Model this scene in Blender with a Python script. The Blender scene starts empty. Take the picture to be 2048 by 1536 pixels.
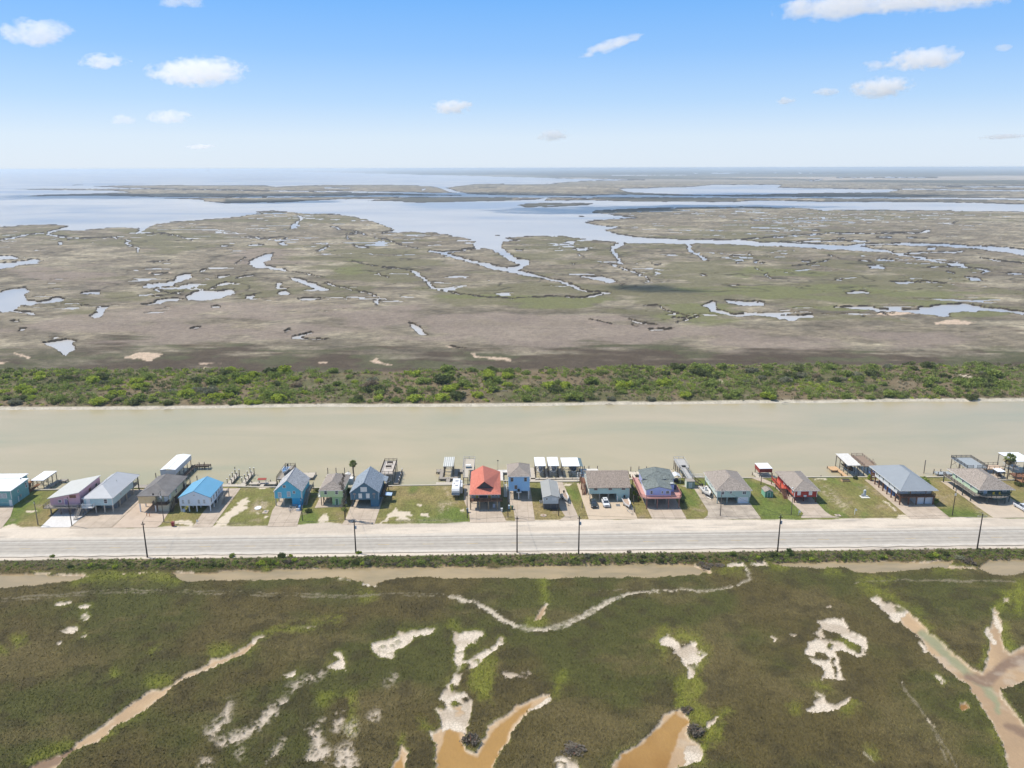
import bpy, bmesh, math, random
import numpy as np
from mathutils import Vector, Matrix
random.seed(7)
RNG = np.random.default_rng(11)
SC = bpy.context.scene
COL = SC.collection
# ------------------------------------------------------------------ camera, world, sun, exposure
FP = 1600.0                      # focal length in pixels of a 2048 px wide picture
CAMZ = 101.2
PIT = math.atan(432/FP); YAW = math.radians(1.18); ROL = math.radians(.14)
fw = Vector((math.sin(YAW)*math.cos(PIT), math.cos(YAW)*math.cos(PIT), -math.sin(PIT)))
r0 = Vector((math.cos(YAW), -math.sin(YAW), 0)); u0 = r0.cross(fw)
rt = r0*math.cos(ROL) - u0*math.sin(ROL); up = r0*math.sin(ROL) + u0*math.cos(ROL)
CAM = Vector((0, 0, CAMZ))
cd = bpy.data.cameras.new('camera'); cam = bpy.data.objects.new('camera', cd); COL.objects.link(cam)
M = Matrix((rt, up, -fw)).transposed().to_4x4(); M.translation = CAM
cam.matrix_world = M
cd.sensor_width = 36; cd.lens = 36*FP/2048; cd.clip_start = 1; cd.clip_end = 400000
SC.camera = cam
def G(x, y, z=1.2):
    d = fw + rt*((x-1024)/FP) - up*((y-768)/FP)
    return CAM + d*((z-CAMZ)/d.z)
SUN_EL = math.radians(59); SUN_AZ = math.atan2(-.945, .325)   # azimuth from +Y towards +X
sd_ = Vector((math.sin(SUN_AZ)*math.cos(SUN_EL), math.cos(SUN_AZ)*math.cos(SUN_EL), math.sin(SUN_EL)))
w = bpy.data.worlds.new('World'); SC.world = w; w.use_nodes = True
nt = w.node_tree; bg = nt.nodes['Background']
sky = nt.nodes.new('ShaderNodeTexSky'); sky.sky_type = 'NISHITA'; sky.sun_disc = False
sky.sun_elevation = SUN_EL; sky.sun_rotation = SUN_AZ; sky.altitude = 0
sky.air_density = 1.0; sky.dust_density = 0.6; sky.ozone_density = 3.0
bg.inputs[1].default_value = 0.12
tcw = nt.nodes.new('ShaderNodeTexCoord'); sxw = nt.nodes.new('ShaderNodeSeparateXYZ'); nt.links.new(tcw.outputs['Generated'], sxw.inputs[0])
rw = nt.nodes.new('ShaderNodeValToRGB'); nt.links.new(sxw.outputs['Z'], rw.inputs[0]); e = rw.color_ramp.elements
SK = [(0, (.74, .84, .96)), (.035, (.68, .81, .97)), (.075, (.46, .68, .98)), (.13, (.27, .54, .98)), (.20, (.135, .43, .96)), (.45, (.23, .37, .62)), (1, (.19, .295, .48))]
e[0].position = 0; e[0].color = (*SK[0][1], 1); e[1].position = 1; e[1].color = (*SK[-1][1], 1)
for p_, c_ in SK[1:-1]: q_ = e.new(p_); q_.color = (*c_, 1)
scw = nt.nodes.new('ShaderNodeVectorMath'); scw.operation = 'SCALE'; scw.inputs['Scale'].default_value = 1/.12/1.35; nt.links.new(rw.outputs[0], scw.inputs[0])
mxw = nt.nodes.new('ShaderNodeMix'); mxw.data_type = 'RGBA'; mxw.inputs['Factor'].default_value = .88
nt.links.new(sky.outputs[0], mxw.inputs['A']); nt.links.new(scw.outputs[0], mxw.inputs['B']); nt.links.new(mxw.outputs['Result'], bg.inputs[0])
sl = bpy.data.lights.new('sun', 'SUN'); sl.energy = 3.7; sl.angle = math.radians(.5); sl.color = (1, .93, .82)
so = bpy.data.objects.new('sun', sl); COL.objects.link(so)
so.rotation_euler = (-sd_).to_track_quat('-Z', 'Y').to_euler(); so.location = (0, 0, 300)
vs = SC.view_settings; vs.view_transform = 'Standard'; vs.look = 'None'; vs.exposure = 0.46; vs.gamma = 1
cy = SC.cycles; cy.use_denoising = True; cy.max_bounces = 12; cy.diffuse_bounces = 2; cy.glossy_bounces = 2
cy.volume_bounces = 10; cy.transparent_max_bounces = 12; cy.transmission_bounces = 2; cy.caustics_reflective = False; cy.caustics_refractive = False
cy.volume_step_rate = 1.0; cy.volume_max_steps = 256; cy.use_adaptive_sampling = True; cy.adaptive_threshold = .02
# ------------------------------------------------------------------ materials
MATS = {}
def mat(name, col, rough=.8, var=.12, scale=1.5, bump=0, metal=0, stretch=None, col2=None, alpha=None, spec=.4):
    if name in MATS: return MATS[name]
    m = bpy.data.materials.new(name); m.use_nodes = True; t = m.node_tree; b = t.nodes['Principled BSDF']
    b.inputs['Roughness'].default_value = rough; b.inputs['Metallic'].default_value = metal
    b.inputs['Specular IOR Level'].default_value = spec
    tc = t.nodes.new('ShaderNodeTexCoord'); mp = t.nodes.new('ShaderNodeMapping'); t.links.new(tc.outputs['Object'], mp.inputs[0])
    if stretch: mp.inputs['Scale'].default_value = stretch
    n = t.nodes.new('ShaderNodeTexNoise'); n.inputs['Scale'].default_value = scale; n.inputs['Detail'].default_value = 6; n.inputs['Roughness'].default_value = .65
    t.links.new(mp.outputs[0], n.inputs['Vector'])
    r = t.nodes.new('ShaderNodeValToRGB'); e = r.color_ramp.elements
    c2 = col2 or tuple(min(1, c*(1+var)) for c in col)
    c1 = tuple(c*(1-var) for c in col)
    e[0].position = .3; e[0].color = (*c1, 1); e[1].position = .7; e[1].color = (*c2, 1)
    t.links.new(n.outputs[0], r.inputs[0]); t.links.new(r.outputs[0], b.inputs['Base Color'])
    if bump:
        bp = t.nodes.new('ShaderNodeBump'); bp.inputs['Strength'].default_value = bump; bp.inputs['Distance'].default_value = .1
        t.links.new(n.outputs[0], bp.inputs['Height']); t.links.new(bp.outputs[0], b.inputs['Normal'])
    MATS[name] = m; return m
# ------------------------------------------------------------------ mesh builder and object helpers
class MB:
    def __init__(s): s.v = []; s.f = []
    def add(s, vs, fs):
        o = len(s.v); s.v += [tuple(v) for v in vs]; s.f += [tuple(i+o for i in f) for f in fs]; return s
    def box(s, x0, y0, z0, x1, y1, z1):
        return s.add([(x0,y0,z0),(x1,y0,z0),(x1,y1,z0),(x0,y1,z0),(x0,y0,z1),(x1,y0,z1),(x1,y1,z1),(x0,y1,z1)],
                     [(3,2,1,0),(4,5,6,7),(0,1,5,4),(1,2,6,5),(2,3,7,6),(3,0,4,7)])
    def tube(s, pts, rad, n=6, cap=True):
        pts = [Vector(p) for p in pts]; rad = rad if isinstance(rad, (list, tuple)) else [rad]*len(pts); vs = []
        for i, p in enumerate(pts):
            d = (pts[min(i+1, len(pts)-1)] - pts[max(i-1, 0)]).normalized()
            a = d.cross(Vector((0, 0, 1)) if abs(d.z) < .9 else Vector((1, 0, 0))).normalized(); b = d.cross(a)
            vs += [p + (a*math.cos(2*math.pi*k/n) + b*math.sin(2*math.pi*k/n))*rad[i] for k in range(n)]
        fs = [(i*n+k, i*n+(k+1) % n, (i+1)*n+(k+1) % n, (i+1)*n+k) for i in range(len(pts)-1) for k in range(n)]
        if cap: fs += [tuple(range(n))[::-1], tuple(range((len(pts)-1)*n, len(pts)*n))]
        return s.add(vs, fs)
    def cyl(s, x, y, z0, z1, r, n=8): return s.tube([(x, y, z0), (x, y, z1)], r, n)
    def slab(s, faces, t, down=True):       # faces: lists of 3D points sharing corners; thickened downwards
        key = {}; vs = []
        def ix(p):
            k = tuple(round(c, 3) for c in p)
            if k not in key: key[k] = len(vs); vs.append(p)
            return key[k]
        F = [[ix(p) for p in f] for f in faces]; n = len(vs); ed = {}
        for f in F:
            for a, b in zip(f, f[1:]+f[:1]): ed[(a, b)] = 1
        fs = [tuple(f) for f in F] + [tuple(i+n for i in f[::-1]) for f in F]
        for (a, b) in ed:
            if (b, a) not in ed: fs.append((a, a+n, b+n, b))
        return s.add(vs + [(p[0], p[1], p[2]-t) for p in vs], fs)
    def prism(s, poly, y0, y1):             # poly of (x,z), extruded along y
        n = len(poly)
        return s.add([(x, y0, z) for x, z in poly] + [(x, y1, z) for x, z in poly],
                     [tuple(range(n))[::-1][::-1], tuple(range(n, 2*n))[::-1]] + [(i+n, (i+1) % n+n, (i+1) % n, i) for i in range(n)])
    def loft(s, rings, cap=True):
        n = len(rings[0]); vs = [p for r in rings for p in r]
        fs = [(i*n+k, i*n+(k+1) % n, (i+1)*n+(k+1) % n, (i+1)*n+k) for i in range(len(rings)-1) for k in range(n)]
        if cap: fs += [tuple(range(n))[::-1], tuple(range((len(rings)-1)*n, len(rings)*n))]
        return s.add(vs, fs)
    def build(s, name, m, parent=None, loc=None, rz=0, smooth=False, label=None):
        me = bpy.data.meshes.new(name); me.from_pydata(s.v, [], s.f); me.validate(); me.materials.append(m)
        bm = bmesh.new(); bm.from_mesh(me); bmesh.ops.recalc_face_normals(bm, faces=bm.faces); bm.to_mesh(me); bm.free()
        if smooth: me.polygons.foreach_set('use_smooth', [True]*len(me.polygons))
        return link(name, me, parent, loc, rz, label)
def link(name, me, parent=None, loc=None, rz=0, label=None):
    o = bpy.data.objects.new(name, me); COL.objects.link(o)
    if parent: o.parent = parent
    if loc: o.location = loc
    o.rotation_euler.z = rz
    if label: o['label'] = label
    return o
def T(name, label, cat, loc=(0, 0, 0), rz=0, group=None):
    return tag(link(name, None, None, loc, rz), label, cat, group)
def tag(o, label, cat, group=None, kind=None):
    o['label'] = label
    if cat: o['category'] = cat
    if group: o['group'] = group
    if kind: o['kind'] = kind
    return o
def struct(o): o['kind'] = 'structure'; return o
def dup(o, loc=None, rz=None, label=None, group=None, parent=None, sc=None):
    c = o.copy(); COL.objects.link(c)
    if parent is not None: c.parent = parent
    if loc is not None: c.location = loc
    if rz is not None: c.rotation_euler.z = rz
    if label: c['label'] = label
    if group: c['group'] = group
    if sc: c.scale = sc
    for ch in list(o.children): dup(ch, parent=c)
    return c
# raw numpy mesh
def npmesh(name, V, F, m, attrs=None, smooth=True, mats=None):
    me = bpy.data.meshes.new(name); n = len(V); k = F.shape[1]
    me.vertices.add(n); me.vertices.foreach_set('co', V.astype(np.float32).ravel())
    me.loops.add(F.size); me.loops.foreach_set('vertex_index', F.astype(np.int32).ravel())
    me.polygons.add(len(F)); me.polygons.foreach_set('loop_start', np.arange(0, F.size, k, dtype=np.int32))
    if smooth: me.polygons.foreach_set('use_smooth', np.ones(len(F), bool))
    me.update(calc_edges=True)
    for an, (ty, arr) in (attrs or {}).items():
        a = me.attributes.new(an, ty, 'POINT'); a.data.foreach_set('color' if ty == 'FLOAT_COLOR' else 'value', arr.astype(np.float32).ravel())
    me.materials.append(m)
    return me
# ------------------------------------------------------------------ numpy noise
TAB = RNG.random((256, 256)).astype(np.float32)
def vn(x, y):
    xi = np.floor(x); yi = np.floor(y); fx = (x-xi).astype(np.float32); fy = (y-yi).astype(np.float32)
    xi = xi.astype(np.int64) & 255; yi = yi.astype(np.int64) & 255; x1 = (xi+1) & 255; y1 = (yi+1) & 255
    fx = fx*fx*(3-2*fx); fy = fy*fy*(3-2*fy)
    a = TAB[xi, yi]; b = TAB[x1, yi]; c = TAB[xi, y1]; d = TAB[x1, y1]
    return (a+(b-a)*fx)+((c+(d-c)*fx)-(a+(b-a)*fx))*fy
def fbm(x, y, L, o=4, g=.5, sx=1., sy=1., seed=0):
    r = 0; a = 1; t = 0; ca, sa = math.cos(.6), math.sin(.6)
    x = x/L/sx+seed*17.3; y = y/L/sy+seed*31.7
    for i in range(o):
        r = r + a*vn(x, y); t += a; a *= g; x, y = (x*ca-y*sa)*2.03+5.1, (x*sa+y*ca)*2.03+9.7
    return r/t                      # 0..1, mean .5
def ss(a, b, x): t = np.clip((x-a)/(b-a), 0, 1); return t*t*(3-2*t)
# ------------------------------------------------------------------ the land: one height field, denser towards the camera
DENS = 1.0
step = 2/DENS
ys = np.concatenate([np.arange(1960, 700, -step), np.arange(700, 346, -step*.5), 346-np.linspace(0, 8.9, 34)[1:]])
trow = []
for y in ys: trow.append(G(1024, float(y), .8).y)
trow = np.array(trow + [60000., 100000., 160000.])
NU = int(1330*DENS)
uu = np.linspace(-1.0, 1.0, NU)
X = ((trow+32)[:, None]*uu[None, :]); Y = np.repeat(trow[:, None], NU, 1)
R, Cn = X.shape
Zr = np.where(Y < 193, .8, np.where(Y < 345, 1.2, .6))
dx_, dy_, dz_ = X, Y, Zr-CAMZ
dep = dx_*fw.x+dy_*fw.y+dz_*fw.z
PX = 1024+FP*(dx_*rt.x+dy_*rt.y+dz_*rt.z)/dep; PY = 768-FP*(dx_*up.x+dy_*up.y+dz_*up.z)/dep
PXM = dep/FP                         # metres per pixel
PYr = PY[:, Cn//2]
TAGS = {'Z': (0, 0, 1), 'R1': (0, 320, 2.926), 'R2': (680, 320, 2.926), 'R3': (1348, 320, 2.926), 'F1': (0, 330, 2), 'F2': (1024, 330, 2),
        'G1': (0, 1080, 2.926), 'G2': (680, 1080, 2.926), 'G3': (1348, 1080, 2.926), 'L1': (0, 880, 4.876), 'L2': (400, 880, 4.876), 'L3': (800, 880, 4.876), 'L4': (1200, 880, 4.876), 'L5': (1628, 880, 4.876)}
def path(s):
    out = []; cur = (0, 0, 1)
    for tk in s.split():
        if tk in TAGS: cur = TAGS[tk]; continue
        q = [float(a) for a in tk.split(',')]
        out.append((q[0]/cur[2]+cur[0], q[1]/cur[2]+cur[1], (q[2]/cur[2] if len(q) > 2 else 0)))
    return out
def octw(seed):                      # shoreline wobble, in pixels of the view, from world-space noise at every size
    r = 0
    for i, L in enumerate((.5, 1, 2, 4, 8, 16, 32, 64, 128, 256, 512, 1200)):
        q = L/PXM; r = r + (vn(X/L+seed*13.7+i*7, Y/L+seed*5.1+i*3)-.5)*2*np.minimum(3.2, q*.22)*np.exp(-(np.log(np.maximum(q, .01)/9)**2)/1.8)
    return r
WX = octw(1); WY = octw(2)*.55
fk_ = .35+.65*ss(395, 470, PY); WX = WX*fk_; WY = WY*fk_
def rows(y0, y1, m):
    i = np.where((PYr > y0-m-8) & (PYr < y1+m+8))[0]
    return (i[0], i[-1]+1) if len(i) else (0, 0)
def sdist(s, closed=True, m=30, warp=1.0):
    P = path(s) if isinstance(s, str) else s
    y0 = min(p[1] for p in P); y1 = max(p[1] for p in P); x0 = min(p[0]-p[2] for p in P)-m; x1 = max(p[0]+p[2] for p in P)+m
    a, b = rows(y0, y1, m)
    if a == b: return None
    cx = np.where((PX[a] < x1) & (PX[a] > x0) | (PX[b-1] < x1) & (PX[b-1] > x0) | (PX[(a+b)//2] < x1) & (PX[(a+b)//2] > x0))[0]
    if not len(cx): return None
    c, d = cx[0], cx[-1]+1
    qx = PX[a:b, c:d]+warp*WX[a:b, c:d]; qy = PY[a:b, c:d]+warp*WY[a:b, c:d]
    best = np.full(qx.shape, 1e9, np.float32); ins = np.zeros(qx.shape, bool)
    n = len(P)
    for i in range(n if closed else max(1, n-1)):
        ax, ay, aw = P[i]; bx, by, bw = P[(i+1) % n]
        ex, ey = bx-ax, by-ay; L2 = ex*ex+ey*ey+1e-9
        t = np.clip(((qx-ax)*ex+(qy-ay)*ey)/L2, 0, 1)
        dd = np.hypot(qx-ax-t*ex, qy-ay-t*ey)
        if closed:
            best = np.minimum(best, dd)
            if ay != by: ins ^= ((ay > qy) != (by > qy)) & (qx < (bx-ax)*(qy-ay)/(by-ay)+ax)
        else: best = np.minimum(best, dd-(aw+(bw-aw)*t)/2)
    if closed: best = np.where(ins, -best, best)
    return (slice(a, b), slice(c, d)), best
WAT = np.full(X.shape, 60., np.float32)      # distance to far water in view pixels, negative = water
def water(s, closed=True):
    r = sdist(s, closed)
    if r: WAT[r[0]] = np.minimum(WAT[r[0]], r[1])
def island(s):
    r = sdist(s)
    if r: WAT[r[0]] = np.maximum(WAT[r[0]], -r[1])
exec_paths = None
BAY = ('Z -900,336.5 330,336.5 430,340.5 600,343.5 760,347 900,351 1024,354 1120,357 1290,359.4 1180,361 1130,364 1060,369 F1 2048,74 1900,76 1850,82 1780,90 1830,106 1880,116 F2 0,121 300,124 420,118 800,124 1000,126 1500,128 2048,133 2900,140 '
       '2900,143 2048,139 1500,134 1000,131 700,129 330,128 300,134 140,132 130,142 F2 300,140 420,144 600,146 900,147 960,141 1250,146 1700,148 2048,156 2900,170 2900,205 2048,186 1700,181 1320,179 1260,182 1150,171 900,166 600,170 400,177 330,182 320,190 380,197 500,211 420,214 340,218 290,230 '
       'R2 1560,345 1430,365 1540,385 1650,398 1530,405 1620,430 1750,450 1900,460 2048,465 2048,490 1850,487 1690,487 1650,482 1560,475 1450,462 1300,445 1100,445 970,455 1050,468 950,480 940,505 900,520 850,515 800,515 780,500 800,470 640,440 560,425 400,420 240,427 330,410 200,360 100,335 0,318 '
       'R1 1900,315 1800,315 1680,305 1580,295 1500,300 1520,310 1440,322 1400,332 1300,340 1180,350 1000,362 905,375 850,400 790,397 720,392 640,396 540,404 480,410 330,414 415,386 290,377 130,381 0,392 -2600,410')
water(BAY)
for s in ('F1 370,84 500,82 740,80 1060,81 1100,86 1240,80 1500,79 1650,80 1750,88 1800,108 1850,114 1500,106 1150,103 800,98 520,92 420,88',
          'F1 60,96 200,94 400,95 600,95 900,100 1200,106 1450,110 1600,112 1850,120 1840,123 1500,121 1400,123 1100,126 800,129 600,126 420,122 100,125 180,118 400,113 520,108 440,102 200,100',
          'F1 650,132 900,130 1200,129 1450,126 1600,126 1560,134 1400,136 1330,137 1150,148 900,152 820,146 810,138',
          'F1 1470,142 1560,130 1660,127 2048,128 F2 0,129 130,131 100,138 0,142 F1 1800,147 1700,150 1620,148 1600,144',
          'F2 140,128 300,130 290,137 180,137', 'F2 300,133 500,131 700,131 900,133 1000,133 1200,136 1500,137 1900,141 1900,148 1700,146 1250,144 960,142 900,146 600,144 400,141',
          'F2 20,160 60,153 130,150 200,152 330,152 300,160 160,167 60,169', 'R2 810,516 860,515 920,535 1000,570 1075,600 1040,612 990,620 930,615 800,590 700,555 600,541 720,530',
          'F1 1030,185 1090,181 1150,187 1060,190', 'F1 290,79 330,78 330,80 290,81', 'Z 990,470 1001,469 1003,472 992,472', 'Z 1158,431 1168,431 1168,433 1158,433'): island(s)
for s in ('F2 -40,52 60,49 180,53 60,60 -40,62', 'F2 -30,73 100,73 180,75 60,77 -30,77', 'F2 430,95 560,92 740,86 800,79 1080,79 1060,90 1250,95 1550,98 1500,109 1200,111 1000,117 760,120 600,113 460,107',
          'R1 1600,545 1590,580 1545,600 1560,618 1640,630 1690,648 1620,645 1550,630 1500,637 1455,597 1500,575 1545,552',
          'R1 1685,682 1740,688 1790,705 1850,722 1900,738 1930,765 1880,765 1800,735 1720,705',
          'R1 1040,672 1120,662 1125,685 1080,705 1010,735 880,750 835,748 840,735 900,725 980,712 1025,700',
          'R1 1140,770 1190,758 1230,765 1370,757 1375,778 1330,795 1280,810 1180,822 1100,822 1095,795',
          'R1 920,818 1040,805 1080,815 980,828 940,845 870,850 800,845 880,838', 'R1 1070,735 1120,720 1125,745 1075,755', 'R1 1260,680 1340,672 1350,682 1280,692',
          'R1 1300,720 1370,710 1355,728 1230,750', 'R1 470,775 540,762 590,765 580,785 480,787',
          'R1 -400,760 0,770 80,750 150,745 170,770 140,790 160,820 230,830 330,802 385,810 350,830 250,840 120,855 80,880 200,890 210,910 150,900 60,885 0,892 -400,900',
          'R1 -200,560 60,560 110,570 90,585 0,580 -200,575', 'R1 -200,600 60,600 150,590 200,578 250,590 220,605 110,612 80,628 0,640 -200,640', 'R1 470,845 525,848 480,860',
          'R1 570,860 640,855 610,885 600,912 560,925 520,915 570,885', 'R1 240,1070 300,1060 400,1045 460,1058 420,1075 445,1105 390,1145 350,1120 300,1095',
          'R1 1110,990 1150,975 1185,978 1150,992', 'R1 1705,1030 1750,1020 1820,1005 1825,1015 1760,1035 1800,1045 1920,1048 1900,1055 1780,1055 1720,1050',
          'R1 1655,1000 1700,988 1705,998 1670,1010', 'R1 110,985 150,983 145,999 115,1001', 'R1 60,942 120,938 110,951', 'R1 860,598 1000,587 900,600', 'R1 880,660 980,662 920,679',
          'R1 1240,857 1295,853 1295,866 1250,867', 'R1 1620,780 1670,765 1700,775 1700,790 1640,795', 'R1 1620,715 1650,715 1645,745 1700,750 1680,760 1620,755', 'R1 1740,808 1880,803 1880,818 1760,822', 'R1 1440,795 1500,783 1480,806 1445,809',
          'R1 1735,360 1752,375 1727,402 1700,405 1705,385', 'R1 1620,482 1660,476 1692,500 1650,500', 'R1 345,480 367,480 362,494 345,502',
          'R2 200,820 230,822 222,850 208,850', 'R2 400,950 440,960 480,985 510,1028 460,1020 430,985', 'R2 1410,672 1470,682 1560,680 1625,712 1580,720 1500,700 1420,690', 'R2 1630,727 1665,727 1650,740',
          'R2 1320,473 1380,476 1370,492 1310,488', 'R2 1370,520 1450,513 1460,522 1400,532', 'R2 1400,545 1430,572 1400,556', 'R2 1350,604 1380,604 1370,612', 'R2 1820,602 1880,608 1840,612', 'R2 1810,990 1900,985 1950,988 1900,1000 1830,1003',
          'R3 460,590 495,586 480,604', 'R3 1130,615 1200,613 1240,635 1160,634', 'R3 1700,682 1780,690 1830,712 1740,706', 'R3 1260,712 1380,710 1430,718 1330,726', 'R3 1010,775 1080,763 1150,772 1140,784 1020,783', 'R3 945,696 990,693 990,706 950,707',
          'R3 150,855 230,823 250,835 245,870 300,885 330,900 420,895 500,900 620,905 740,908 820,900 810,925 760,925 690,945 620,930 520,910 360,920 260,895 210,885 200,865',
          'R3 290,820 400,823 530,830 525,850 480,858 380,852 310,840', 'R3 1910,660 2000,660 2150,668 2150,680 2000,670',
          'R3 950,852 1100,858 1180,858 1200,870 1300,875 1400,870 1500,855 1600,842 1700,842 1800,855 1900,870 2000,885 2400,900 2400,925 2040,905 1900,885 1700,885 1600,900 1620,920 1500,905 1350,890 1200,885 1050,872 940,862'): water(s)
for s in ('R2 880,455,60 900,500,55 960,545,35 1030,590,28 1090,600,35 1060,625,22 990,632,20', 'R2 810,515,10 700,530,6 600,541,8 520,532,8', 'R2 1035,528,12 1070,530,3', 'F2 400,41,1.6 700,40,1.6', 'F2 1190,63,2 1240,58,2', 'F2 1300,50,1.4 1700,49,1.4', 'F2 700,33,1.4 1200,32,1.4', 'F2 1560,96,3 1900,101,3 2300,104,3', 'F2 1700,86,2 2200,88,2', 'F1 1400,92,2 1300,91,3', 'F1 1690,98,6 1700,96,4',
          'R2 520,532,8 620,552,14 760,590,16 900,625,22 1000,648,24 1100,668,18 1200,690,12 1300,712,12 1360,735,20 1400,757,18 1440,768,6 1530,775,10 1575,780,10 1480,797,12 1420,806,5 1200,800,3 1000,808,3 850,805,3 700,785,4 580,763,6 530,735,18 500,700,20 440,655,16 390,641,4 200,620,2 60,590,1',
          'R1 415,386,6 370,400,14 290,422,12 280,437,10 350,448,8 420,455,8 490,458,3 640,454,3 700,460,4 770,475,7 740,488,10 760,497,8 810,512,10 800,535,8', 'R1 260,428,4 180,434,4 110,446,9 90,452,4 0,470,5 -200,480,5',
          'R1 845,398,14 825,410,18 805,425,10', 'R1 850,425,2 960,430,2 1040,445,3 1070,455,4 1130,468,1.5', 'R1 1740,325,8 1770,340,8 1735,368,10', 'R1 1410,452,3 1480,450,3 1530,460,4 1600,458,3 1650,450,2 1680,458,6 1660,462,2',
          'R1 1450,498,6 1540,493,3', 'R1 1300,503,6 1360,503,4', 'R1 1850,535,6 1890,520,12 1925,505,6', 'R1 1690,648,3 1780,665,5 1850,680,8 1900,685,4', 'R1 1930,390,3 1970,395,5 2010,408,3 2100,420,3', 'R1 2030,440,8 2030,460,6',
          'R1 1900,715,5 1960,735,8 2040,755,8 R2 80,765,6 150,775,5 190,783,7 230,798,7 235,825,3', 'R1 1380,695,5 1440,680,4 1480,675,2', 'R1 1380,610,4 1430,570,5', 'R1 1170,650,6 1210,640,7', 'R1 890,800,4 1000,790,3 1080,770,4', 'R1 1060,790,3 900,760,5 940,755,7',
          'R2 650,1085,4 735,1112,4', 'R2 1650,490,30 1600,510,22 1590,530,16 1620,560,20 1640,600,16 1655,607,8', 'R2 1570,603,4 1620,620,8 1680,645,8 1750,668,8 1770,668,4', 'R2 1790,685,8 1810,705,4',
          'R2 220,660,6 245,680,6 285,685,4', 'R2 75,495,3 110,508,6 165,513,3', 'R2 40,435,5 40,455,5 70,470,3', 'R2 200,455,2 290,470,3 350,495,3 440,515,4 465,520,3', 'R2 60,430,3 130,430,5 160,440,3', 'R2 1780,853,7 1860,850,5 1900,880,3 1960,895,7 2040,915,6',
          'R2 1690,930,8 1720,945,12 1780,955,9 1850,965,5', 'R2 1710,965,9 1745,980,5', 'R2 1950,925,8 2030,925,7', 'R2 1460,930,2 1600,965,2',
          'R3 0,475,24 250,478,26 500,490,24 700,495,22 900,508,30 1100,517,24 1250,535,14 1300,548,14 1450,575,12 1600,605,12 1680,615,28 1710,628,8', 'R3 1640,622,10 1480,628,5', 'R3 1700,625,4 1760,635,4 1850,650,12 1800,660,5',
          'R3 1000,505,14 1100,496,10 1250,492,9 1340,492,16 1500,495,14 1700,505,20 1900,520,26 2048,540,38 2400,560,40', 'R3 1330,545,5 1500,540,8 1640,540,8 1680,535,12 1700,528,4',
          'R3 330,468,5 500,460,6 700,442,6 900,430,5 1200,430,4 1420,428,6 1490,412,12', 'R3 620,478,3 830,475,10 1000,475,4 1130,478,4', 'R3 1180,453,6 1270,453,7', 'R3 1370,455,6 1490,455,5', 'R3 960,458,6 1000,458,4', 'R3 1050,470,7 1150,477,5',
          'R3 90,500,22 95,530,18 150,560,10 180,580,14 200,590,3', 'R3 1490,518,12 1530,520,8', 'R3 1800,572,6 1900,590,4 2040,605,3 2300,640,3', 'R3 480,635,6 520,650,3', 'R3 545,665,10 535,675,6 590,700,3', 'R3 700,618,5 800,610,4 890,590,7 910,585,3', 'R3 900,555,2 960,570,4',
          'R3 1600,655,8 1640,662,4', 'R3 1430,712,3 1600,722,4', 'R3 295,730,5 380,732,5', 'R3 440,545,8 455,555,8', 'R3 330,560,5 380,560,5', 'R3 370,605,6 390,595,5', 'R3 510,602,8 530,602,6', 'R3 750,592,5 800,594,5', 'R3 1080,590,6 1150,592,5', 'R3 1190,580,5 1240,582,7 1300,590,4',
          'R3 450,350,4 500,352,4', 'R3 1480,410,4 1500,408,4', 'R3 800,412,3 850,412,3', 'R3 1180,885,5 1260,905,4', 'R3 1080,900,6 1110,915,7', 'R3 20,950,8 150,915,6', 'R3 160,672,6 190,675,6', 'R3 1640,370,6 1660,358,4'): water(s, False)
# scattered small marsh ponds
pn = fbm(X, Y, 26, 4, .55, 1.6, .8, 3); pz = fbm(X, Y, 260, 3, .5, 1.3, 1, 5)
inm = (Y > 560) & (Y < 2300)
thr = .76-.10*ss(.5, .66, pz)
WAT = np.where(inm, np.minimum(WAT, np.where((thr-pn) < 0, (thr-pn)*60, 60)), WAT)
pc = fbm(X, Y, 13, 4, .6, 1.5, 1, 33); pcm = np.zeros(X.shape, np.float32)
for (x, y, rx, ry) in ((40, 525, 60, 12), (60, 610, 90, 26), (370, 575, 110, 22), (440, 590, 60, 14), (610, 580, 60, 16), (130, 690, 50, 14), (1130, 490, 70, 16), (1510, 510, 90, 18), (1720, 583, 80, 12), (1880, 560, 120, 14), (1360, 622, 90, 16), (1560, 625, 110, 16), (1760, 625, 110, 14), (1830, 520, 150, 14), (560, 480, 60, 10), (1300, 540, 80, 20), (950, 440, 60, 8), (1650, 440, 220, 18)): pcm = np.maximum(pcm, np.exp(-((PX-x)/rx)**2-((PY-y)/ry)**2))
WAT = np.minimum(WAT, np.where((.86-.27*pcm-pc) < 0, (.86-.27*pcm-pc)*60, 60)*(1+0*pc))
# narrow dark tidal creeks
cr = np.abs(fbm(X, Y, 75, 4, .5, 1.5, 1, 8)-.5); crm = ss(.44, .56, fbm(X, Y, 300, 2, .5, 1, 1, 9))
creek = np.where((Y > 480) & (Y < 5000), np.exp(-(cr/.010)**2)*crm, 0)
# ------------------------------------------------------------------ heights and surface colours of the land
BHX = [-400, -170, -147, -129, -85, -60, -48, -31, -15, -6, -2, 11, 29, 45, 68, 87, 108, 145, 160, 167, 400]
BHY = [243.4, 243.4, 243.6, 244.6, 244.9, 243.0, 243.0, 244.2, 244.3, 244.6, 248.0, 246.3, 246.2, 247.8, 248.6, 247.7, 247.9, 246.9, 246.6, 243.5, 243.5]
bh = np.interp(X, BHX, BHY)
farb = 338.3+2.0*(fbm(X, Y*0, 14, 4, .55, seed=2)-.5)+3*(fbm(X, Y*0, 70, 2, seed=4)-.5)
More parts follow.
